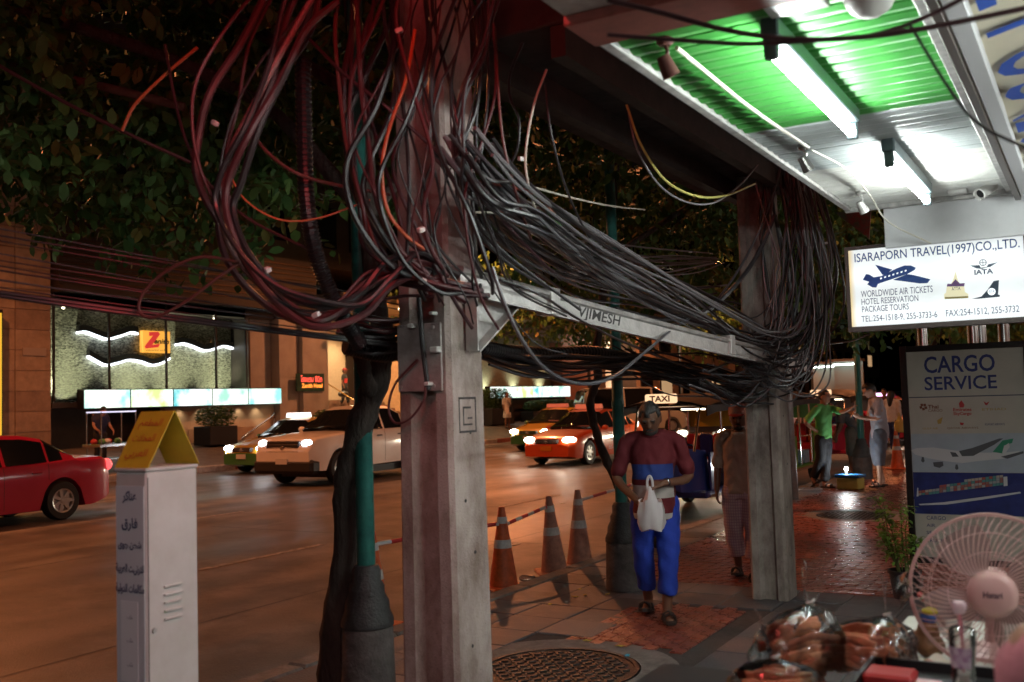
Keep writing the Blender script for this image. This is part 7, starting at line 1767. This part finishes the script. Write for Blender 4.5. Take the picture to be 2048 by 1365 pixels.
# black tray with odds and ends
p = pz(1860,1352,TBZ+.02)
t = thing("black_tray", "black tray at the bottom edge of the photo under the drink cup", "tray", (p.x-.17,p.y-.28,TBZ))
bx("base", (0,0,.001), (.42,.36,.012), blk, t, .004)
for nm, lo, hi in (("rim",(0,.345,.012),(.42,.36,.04)),("rim",(0,0,.012),(.012,.345,.04)),("rim",(.408,0,.012),(.42,.345,.04))): bx(nm, lo, hi, blk, t)
p = pz(1785,1352,TBZ+.03); tag(bx("red_packet", (p.x-.07,p.y-.06,TBZ+.013), (p.x+.06,p.y+.05,TBZ+.045), mat("packet_red",(.32,.02,.02),.4), None, .008), "dark red packet on the tray at the bottom edge", "packet")
p = pz(1858,1362,TBZ+.03); tag(bx("pink_packet", (p.x-.035,p.y-.05,TBZ+.013), (p.x+.035,p.y+.02,TBZ+.03), mat("packet_pink",(.6,.2,.25),.4,col2=(.65,.62,.6),scale=30), None, .006), "small pink and white packet on the tray beside the cup", "packet")
# fan
fc = pd(1985,1185,2.95); fr_ = .226
pinkp_ = mat("fan_pink", (.60,.36,.34), .38); pinkb = mat("fan_blade", (.30,.19,.18), .3, alpha=.75)
fdir = (CC - fc); fdir.z *= .35; fdir.normalize()
yaw_f = math.atan2(fdir.y, fdir.x)
t = thing("table_fan", "dusty pink electric fan with round wire cage on the stall table", "fan", (fc.x, fc.y, TBZ))
FT = Matrix.Translation((0,0,fc.z-TBZ)) @ fdir.to_track_quat('Z','Y').to_matrix().to_4x4()   # local z = air direction
b = MB()
def ring(b, r, z, w, n=56): b.tube([FT @ Vector((r*math.cos(2*PI*i/n), r*math.sin(2*PI*i/n), z)) for i in range(n+1)], w, 6, cap=False)
rim = MB(); rim.lathe([(fr_-.004,-.012),(fr_+.006,-.012),(fr_+.006,.014),(fr_-.004,.014),(fr_-.004,-.012)], 64, FT); ob("cage_rim", rim, pinkp_, t, smooth=True)
NW = 64
for k in range(NW):
    a = 2*PI*k/NW; pts = []
    for q in range(6):
        f = q/5; r = .068+(fr_-.068)*f; ang = a+.42*(1-f); z = .05*math.cos(f*PI/2)**.8+.006
        pts.append(FT @ Vector((r*math.cos(ang), r*math.sin(ang), z)))
    b.tube(pts, .0013, 5)
for r, z in ((.12,.046),(.175,.030)): ring(b, r, z, .0014)
stuff(ob("front_wires", b, pinkp_, t))
b = MB()
for k in range(40):
    a = 2*PI*k/40; b.tube([FT @ Vector((r*math.cos(a), r*math.sin(a), z)) for r, z in ((.05,-.085),(.14,-.07),(fr_-.02,-.03),(fr_,-.006))], .0013, 4)
for r, z in ((.10,-.078),(.17,-.058)): ring(b, r, z, .0014)
stuff(ob("rear_wires", b, pinkp_, t))
b = MB(); b.lathe([(0,.082),(.045,.080),(.060,.072),(.068,.058),(.070,.045)], 36, FT); hub = ob("cage_cap", b, pinkp_, t, smooth=True)
rr_ = FT.to_3x3() @ Vector((0,0,1)); up_ = Vector((0,0,1)); rt = up_.cross(rr_).normalized()
text_on("cap_lettering", "Hatari", .024, mat("cap_ink",(.05,.02,.05),.5), hub, plane(FT @ Vector((0,0,.0835)), rt, up_), fit=.05, bold=.0006)
for k in range(4):
    a0 = k*PI/2+.5; bb = MB(); vs = []
    for i in range(7):
        f = i/6; r = .04+.158*f
        for j in range(5):
            g_ = j/4; ang = a0 + (-.52+1.04*g_)*(.55+.45*math.sin(PI*min(1,f*1.05)*.9)); vs.append(FT @ Vector((r*math.cos(ang), r*math.sin(ang), -.02+.028*(g_-.5)*1.4)))
    bb.add(vs, [(i*5+j,(i+1)*5+j,(i+1)*5+j+1,i*5+j+1) for i in range(6) for j in range(4)]); ob("blade", bb, pinkb, t, smooth=True)
b = MB(); b.lathe([(0,.01),(.04,.008),(.045,-.03),(.02,-.04)], 20, FT); ob("blade_hub", b, pinkb, t, smooth=True)
b = MB(); b.lathe([(.05,-.07),(.06,-.10),(.058,-.17),(.035,-.205),(0,-.21)], 24, FT); ob("motor_housing", b, pinkp_, t, smooth=True)
mz = FT @ Vector((0,0,-.12)); b = MB(); b.tube([mz, Vector((mz.x,mz.y,.10)), Vector((mz.x,mz.y,.012))], [.022,.026,.032], 14); ob("neck", b, pinkp_, t, smooth=True)
b = MB(); b.lathe([(0,0),(.12,0),(.118,.012),(.06,.026),(.03,.04),(0,.04)], 28, Matrix.Translation((mz.x,mz.y,0))); ob("base", b, pinkp_, t, smooth=True)
# drink cup
cp = pd(1927,1330,2.42); cz0 = TBZ+.013
t = thing("drink_cup", "clear plastic drink cup with purple print and pink topped straw", "cup", (cp.x, cp.y, cz0))
clear = film_mat("cup_plastic", .1, .08, .15)
ch_ = pd(1927,1268,2.42).z - cz0
b = MB(); b.lathe([(0,.002),(.024,.002),(.026,.01),(.025,ch_*.3),(.027,ch_*.35),(.026,ch_*.65),(.031,ch_*.9),(.031,ch_),(.029,ch_),(.029,ch_*.9),(.024,ch_*.6),(.023,.012),(0,.012)], 26); ob("cup_body", b, clear, t, smooth=True)
b = MB(); b.lathe([(0,.014),(.0225,.014),(.0235,ch_*.55),(0,ch_*.55)], 22); ob("drink", b, mat("milky_drink",(.45,.36,.38),.3), t, smooth=True)
b = MB(); b.lathe([(.0278,ch_*.62),(.0315,ch_*.86)], 22, None, PI*.9, PI*1.75); ob("printed_label", b, mat("cup_purple",(.16,.02,.14),.4,col2=(.5,.45,.5),scale=40), t)
b = MB(); b.lathe([(.0325,ch_),(.0325,ch_+.006),(.022,ch_+.016),(.004,ch_+.018)], 22); ob("lid", b, clear, t, smooth=True)
tp = pd(1918,1218,2.42)-Vector((cp.x,cp.y,cz0)); b = MB(); b.tube([(0,0,.02),(0,0,ch_*.9),(tp.x,tp.y,tp.z)], .0042, 10); ob("straw", b, mat("straw_pink",(.6,.2,.24),.4), t, smooth=True)
b = MB(); b.lathe([(0,-.012),(.011,-.011),(.016,.0),(.017,.010),(.013,.017),(0,.018)], 18, Matrix.Translation(tp)); ob("straw_top", b, mat("foam_pink",(.62,.45,.5),.6), t, smooth=True)
# brown bundle with cloth tie, white ruffled dish
p = pd(1838,1268,3.05); t = thing("brown_bundle", "brown rounded bundle tied with blue and yellow cloth beside the fan", "bundle", (p.x,p.y,TBZ))
b = MB(); b.ell((-.035,0,.052),(.062,.04,.03),16,10,Matrix.Rotation(R(22),3,'Y')); b.ell((.03,0,.035),(.045,.05,.036),16,10); b.ell((.028,.0,.08),(.034,.034,.04),14,9); link("wrapped_body", remesh(b,"wrapped_body",.006,4), mat("brown_wrap",(.22,.10,.045),.45,noise=.25,scale=25,bump=.3), t)
b = MB(); b.lathe([(.022,-.012),(.026,0),(.022,.012)], 16, Matrix.Translation((.03,0,.118))); ob("blue_tie", b, mat("tie_blue",(.03,.09,.3),.6), t, smooth=True)
b = MB(); b.ell((.034,0,.138),(.024,.022,.012),12,7); ob("yellow_tie", b, mat("tie_yellow",(.5,.42,.04),.6), t, smooth=True)
p = pd(1868,1302,2.9); t = thing("ruffled_dish", "small white ruffled dish with scraps on the stall table", "dish", (p.x,p.y,TBZ))
b = MB(); vs = []; N = 36
for (r, z) in ((.0,.004),(.03,.004),(.045,.014),(.055,.026)):
    for j in range(N): a = 2*PI*j/N; k = 1+.10*math.sin(a*5)*(r > .03); vs.append((r*k*math.cos(a), r*k*math.sin(a), z+.008*math.sin(a*5)*(r > .04)))
b.add(vs, [(i*N+j,i*N+(j+1)%N,(i+1)*N+(j+1)%N,(i+1)*N+j) for i in range(3) for j in range(N)]); ob("dish", b, mat("dish_white",(.6,.57,.48),.4), t, smooth=True)
for k in range(4): b = MB(); b.ell((rng.uniform(-.02,.02),rng.uniform(-.02,.02),.018),(.014,.010,.008),8,6); ob("scrap", b, mat("scrap_pink",(.5,.28,.22),.5), t, smooth=True)
# bead strings behind the fan wires
p = pd(1848,1200,3.25)
t = thing("bead_string", "string of red and green beads hanging beside the fan cage", "beads", (p.x,p.y,TBZ))
for k in range(14):
    f = k/13; q = pd(1840+50*f,1190+60*f,3.2)-Vector((p.x,p.y,TBZ)); b = MB(); b.ell(q,(.009,.009,.009),8,6); ob("bead", b, (mat("bead_red",(.45,.04,.04),.3), mat("bead_green",(.1,.3,.12),.3))[k%2], t, smooth=True)
# bags of brown strips
film = film_mat("clear_film", .10, -.01, .45)
strip_ms = [mat("dried_strip%d" % i, (min(1,c[0]*1.9), c[1]*1.5, c[2]*1.3), .5, noise=.35, scale=14, bump=.4, bscale=30) for i, c in enumerate(((.24,.10,.055),(.30,.14,.08),(.18,.075,.045),(.34,.17,.10)))]
def goods_bag(label, c, rx, ry, h, yaw, top, n, seed):
    rg = random.Random(seed)
    t = thing("goods_bag", label, "bag", c, yaw, "clear bags of dried goods")
    for k in range(n):
        z = .02 + (h-.05)*rg.random(); kf = math.sqrt(max(.1,1-(z/h)**2)); y = rg.uniform(-.7,.7)*ry*kf; L = rx*kf*rg.uniform(.5,.8); a = rg.uniform(-.35,.35); x = rg.uniform(-.2,.2)*rx
        b = MB(); d = Vector((math.cos(a),math.sin(a)*.6,rg.uniform(-.15,.2))).normalized(); r = rg.uniform(.009,.016)
        P = spline([Vector((x,y,z))-d*L, Vector((x,y,z))+Vector((0,0,rg.uniform(.0,.02))), Vector((x,y,z))+d*L],4)
        P = [Vector((p.x,p.y,max(p.z,.016))) for p in P]; b.tube(P, [r*rg.uniform(.7,1.2) for _ in P], 8, flat=(1,.6)); ob("dried_strip", b, strip_ms[rg.randrange(4)], t, smooth=True)
    b = MB(); vs = []; N = 30; rows = 12
    for i in range(rows+1):
        f = i/rows; z = h*1.12*f; k = math.sqrt(max(0,1-f**2.4)) if f < .9 else .25*(1-f)/.1+.12; k = max(k,.1)
        for j in range(N): a = 2*PI*j/N; w = 1+.05*math.sin(a*4+f*9)+.04*math.sin(a*9-f*14); vs.append(((rx+.015)*k*w*math.cos(a)+top[0]*f**3, (ry+.015)*k*w*math.sin(a)+top[1]*f**3, .003+z))
    b.add(vs, [(i*N+j,i*N+(j+1)%N,(i+1)*N+(j+1)%N,(i+1)*N+j) for i in range(rows) for j in range(N)]); ob("film", b, film, t, smooth=True)
    b = MB(); vs = []; o = Vector((top[0],top[1],h*1.1)); N = 14   # gathered crown of film above the knot
    for i in range(7):
        f = i/6; r = .012+.045*f
        for j in range(N): a = 2*PI*j/N; w = 1+.35*math.sin(a*3+f*2); vs.append(o+Vector((r*w*math.cos(a)+.05*f*top[2], .35*r*w*math.sin(a), .13*f*(1+.15*math.sin(a*2)))))
    b.add(vs, [(i*N+j,i*N+(j+1)%N,(i+1)*N+(j+1)%N,(i+1)*N+j) for i in range(6) for j in range(N)]); ob("film_crown", b, film, t, smooth=True)
    b = MB(); b.tube(spline([o+Vector((.012*math.cos(a),.012*math.sin(a),.003*a)) for a in (0,1.5,3,4.5,6)],3), .004, 6); ob("rubber_band", b, mat("band_white",(.65,.64,.62),.5), t, smooth=True)
p = pz(1600,1352,.84); goods_bag("clear plastic bag of brown dried strips nearest the second pole, lower left of the stall", Vector((p.x,p.y,.842)), .145, .105, .185, R(50), (.05,.0,.6), 34, 3)
p = pz(1735,1352,.84); goods_bag("clear plastic bag of brown dried strips in the middle of the stall goods", Vector((p.x-.01,p.y,.842)), .15, .105, .155, R(-12), (.07,.03,.8), 32, 4)
p = pz(1560,1400,.84); goods_bag("clear bag of dried strips cut by the bottom edge of the photo", Vector((p.x,p.y-.02,.842)), .13, .10, .10, R(10), (.0,.0,0), 18, 5)
# ------------------------------------------------------------------ potted plant by the cargo board
pp = pz(1812,1196,0)
t = thing("potted_plant", "leafy young plant in a black pot at the foot of the cargo board", "plant", (pp.x,pp.y,0))
b = MB(); b.lathe([(0,.0),(.095,.0),(.12,.20),(.132,.20),(.132,.225),(.118,.225),(.11,.19),(0,.185)], 26); ob("pot", b, mat("black_pot",(.015,.015,.016),.5), t, smooth=True)
b = MB(); b.lathe([(0,.192),(.112,.192)], 20); ob("soil", b, mat("soil",(.05,.035,.025),.95,noise=.4,scale=40,bump=.8), t)
prg = random.Random(5); lm = mat("plant_leaf", (.13,.26,.04), .42, noise=.3, scale=20); lb = [[],[]]
lv = MB()
for k in range(9):
    a = prg.uniform(0,6.3); h = prg.uniform(.45,.92); ln = prg.uniform(.05,.20); q0 = Vector((.04*math.cos(a),.04*math.sin(a),.19)); q1 = Vector((ln*math.cos(a)-.05,ln*math.sin(a),h)); P = spline([q0,q0.lerp(q1,.5)+Vector((prg.uniform(-.03,.03),prg.uniform(-.03,.03),.05)),q1],6)
    b = MB(); b.tube(P, [.006*(1-i/len(P)*.7) for i in range(len(P))], 6); ob("stem", b, mat("plant_stem",(.10,.13,.04),.6), t)
    for i, p in enumerate(P[3:]):
        for s in range(4):
            d = Vector((prg.gauss(0,1),prg.gauss(0,1),prg.uniform(-.4,.5))).normalized(); sd = d.cross(Vector((0,0,1))).normalized(); L = prg.uniform(.05,.085); up_ = sd.cross(d)
            b0 = p + d*.015; lv.add([b0, b0+d*L*.35+sd*L*.24+up_*.006, b0+d*L*.75+sd*L*.16, b0+d*L-up_*.012, b0+d*L*.75-sd*L*.16, b0+d*L*.35-sd*L*.24+up_*.006], [(0,1,2,3,4,5)])
stuff(ob("leaves", lv, lm, t))
# ------------------------------------------------------------------ yellow box with blue lid
p = pz(1698,980,0); t = thing("storage_box", "yellow box with blue lid on the paving beside the green-shirted man", "box", (p.x,p.y+.15,0), R(-12))
bx("box", (-.19,-.14,0), (.19,.14,.20), mat("box_yellow",(.55,.48,.12),.4,noise=.1), t, .015); bx("lid", (-.215,-.165,.20), (.215,.165,.25), mat("box_blue",(.02,.16,.4),.35), t, .012)
t2 = thing("torch_lamp", "small bright white lamp standing on the blue lid", "lamp", (p.x-.07,p.y+.2,.25)); b = MB(); b.lathe([(.03,0),(.03,.05),(.022,.06),(0,.06)],14); ob("lamp_base", b, white_pl, t2, smooth=True); b = MB(); b.ell((0,0,.09),(.032,.032,.03),12,8); ob("bulb", b, emat("torch_glow",(.95,1,1),60), t2, smooth=True); lamp("torch_light",'POINT',(0,-.03,.14),9,(.95,1,1),t2,.03)
# background stall lights far down
for k, (u, v, Y, w) in enumerate(((1660,755,62,2.2),(1695,765,58,1.6))):
    p = py_(u, v, Y); t = thing("lit_stall", ("brightly lit white stall seen under the trees left of the third lamp post", "greenish lit stall front beside the third lamp post")[k], "stall", (p.x-w/2, Y, ROAD_Z))
    bx("back_wall", (0,.4,0), (w,.5,3.4), mat("stall_wall",(.5,.5,.45),.6), t); bx("roof", (-.1,-.6,3.4), (w+.1,.5,3.55), trim_m, t); bx("counter", (0,-.3,0), (w,.2,1.1), tan, t)
    b = MB(); b.cyl((.1,-.3,3.25),(w-.1,-.3,3.25),.04,8); ob("tube", b, emat("stall_tube",(.85,1,.9),7), t)
# ------------------------------------------------------------------ street lamps over the road
SOD = (1.0,.30,.105)
pole_grey = mat("galvanised_pole", (.25,.25,.25), .4, metal=.7, noise=.2)
def street_light(x, y, dirx, label, power, h=10.0, arm=2.4):
    t = thing("street_light", label, "street light", (x,y,0 if x > -10 else .1), group="sodium street lights")
    b = MB(); b.tube([(0,0,0),(0,0,1),(0,0,h-.6),(dirx*.25,0,h-.15),(dirx*arm,0,h)], [.10,.08,.06,.05,.04], 10); ob("mast", b, pole_grey, t, smooth=True)
    b = MB(); b.ell((dirx*(arm+.3),0,h),(.42,.15,.09),14,8); ob("lamp_head", b, pole_grey, t, smooth=True)
    b = MB(); b.ell((dirx*(arm+.35),0,h-.075),(.25,.11,.05),12,6); ob("lamp_glass", b, emat("sodium_glow", (1,.5,.15), 60), t, smooth=True)
    lamp("sodium_lamp", 'SPOT', (dirx*(arm+.35),0,h-.16), power, SOD, t, .12, R(165), .4, aim=(dirx*.15,0,-1))
for i, y in enumerate((16, 44, 72)):
    street_light(-4.3, y, -1, ("first", "second", "third")[i] + " tall sodium street light along the near kerb counted from the camera", 1500)
for i, y in enumerate((10, 34, 61, 95)):
    street_light(-23.2, y, 1, ("first", "second", "third", "fourth")[i] + " tall sodium street light along the far kerb counted from the stone pier", 3600)
bpy.data.scenes.remove(EVS)
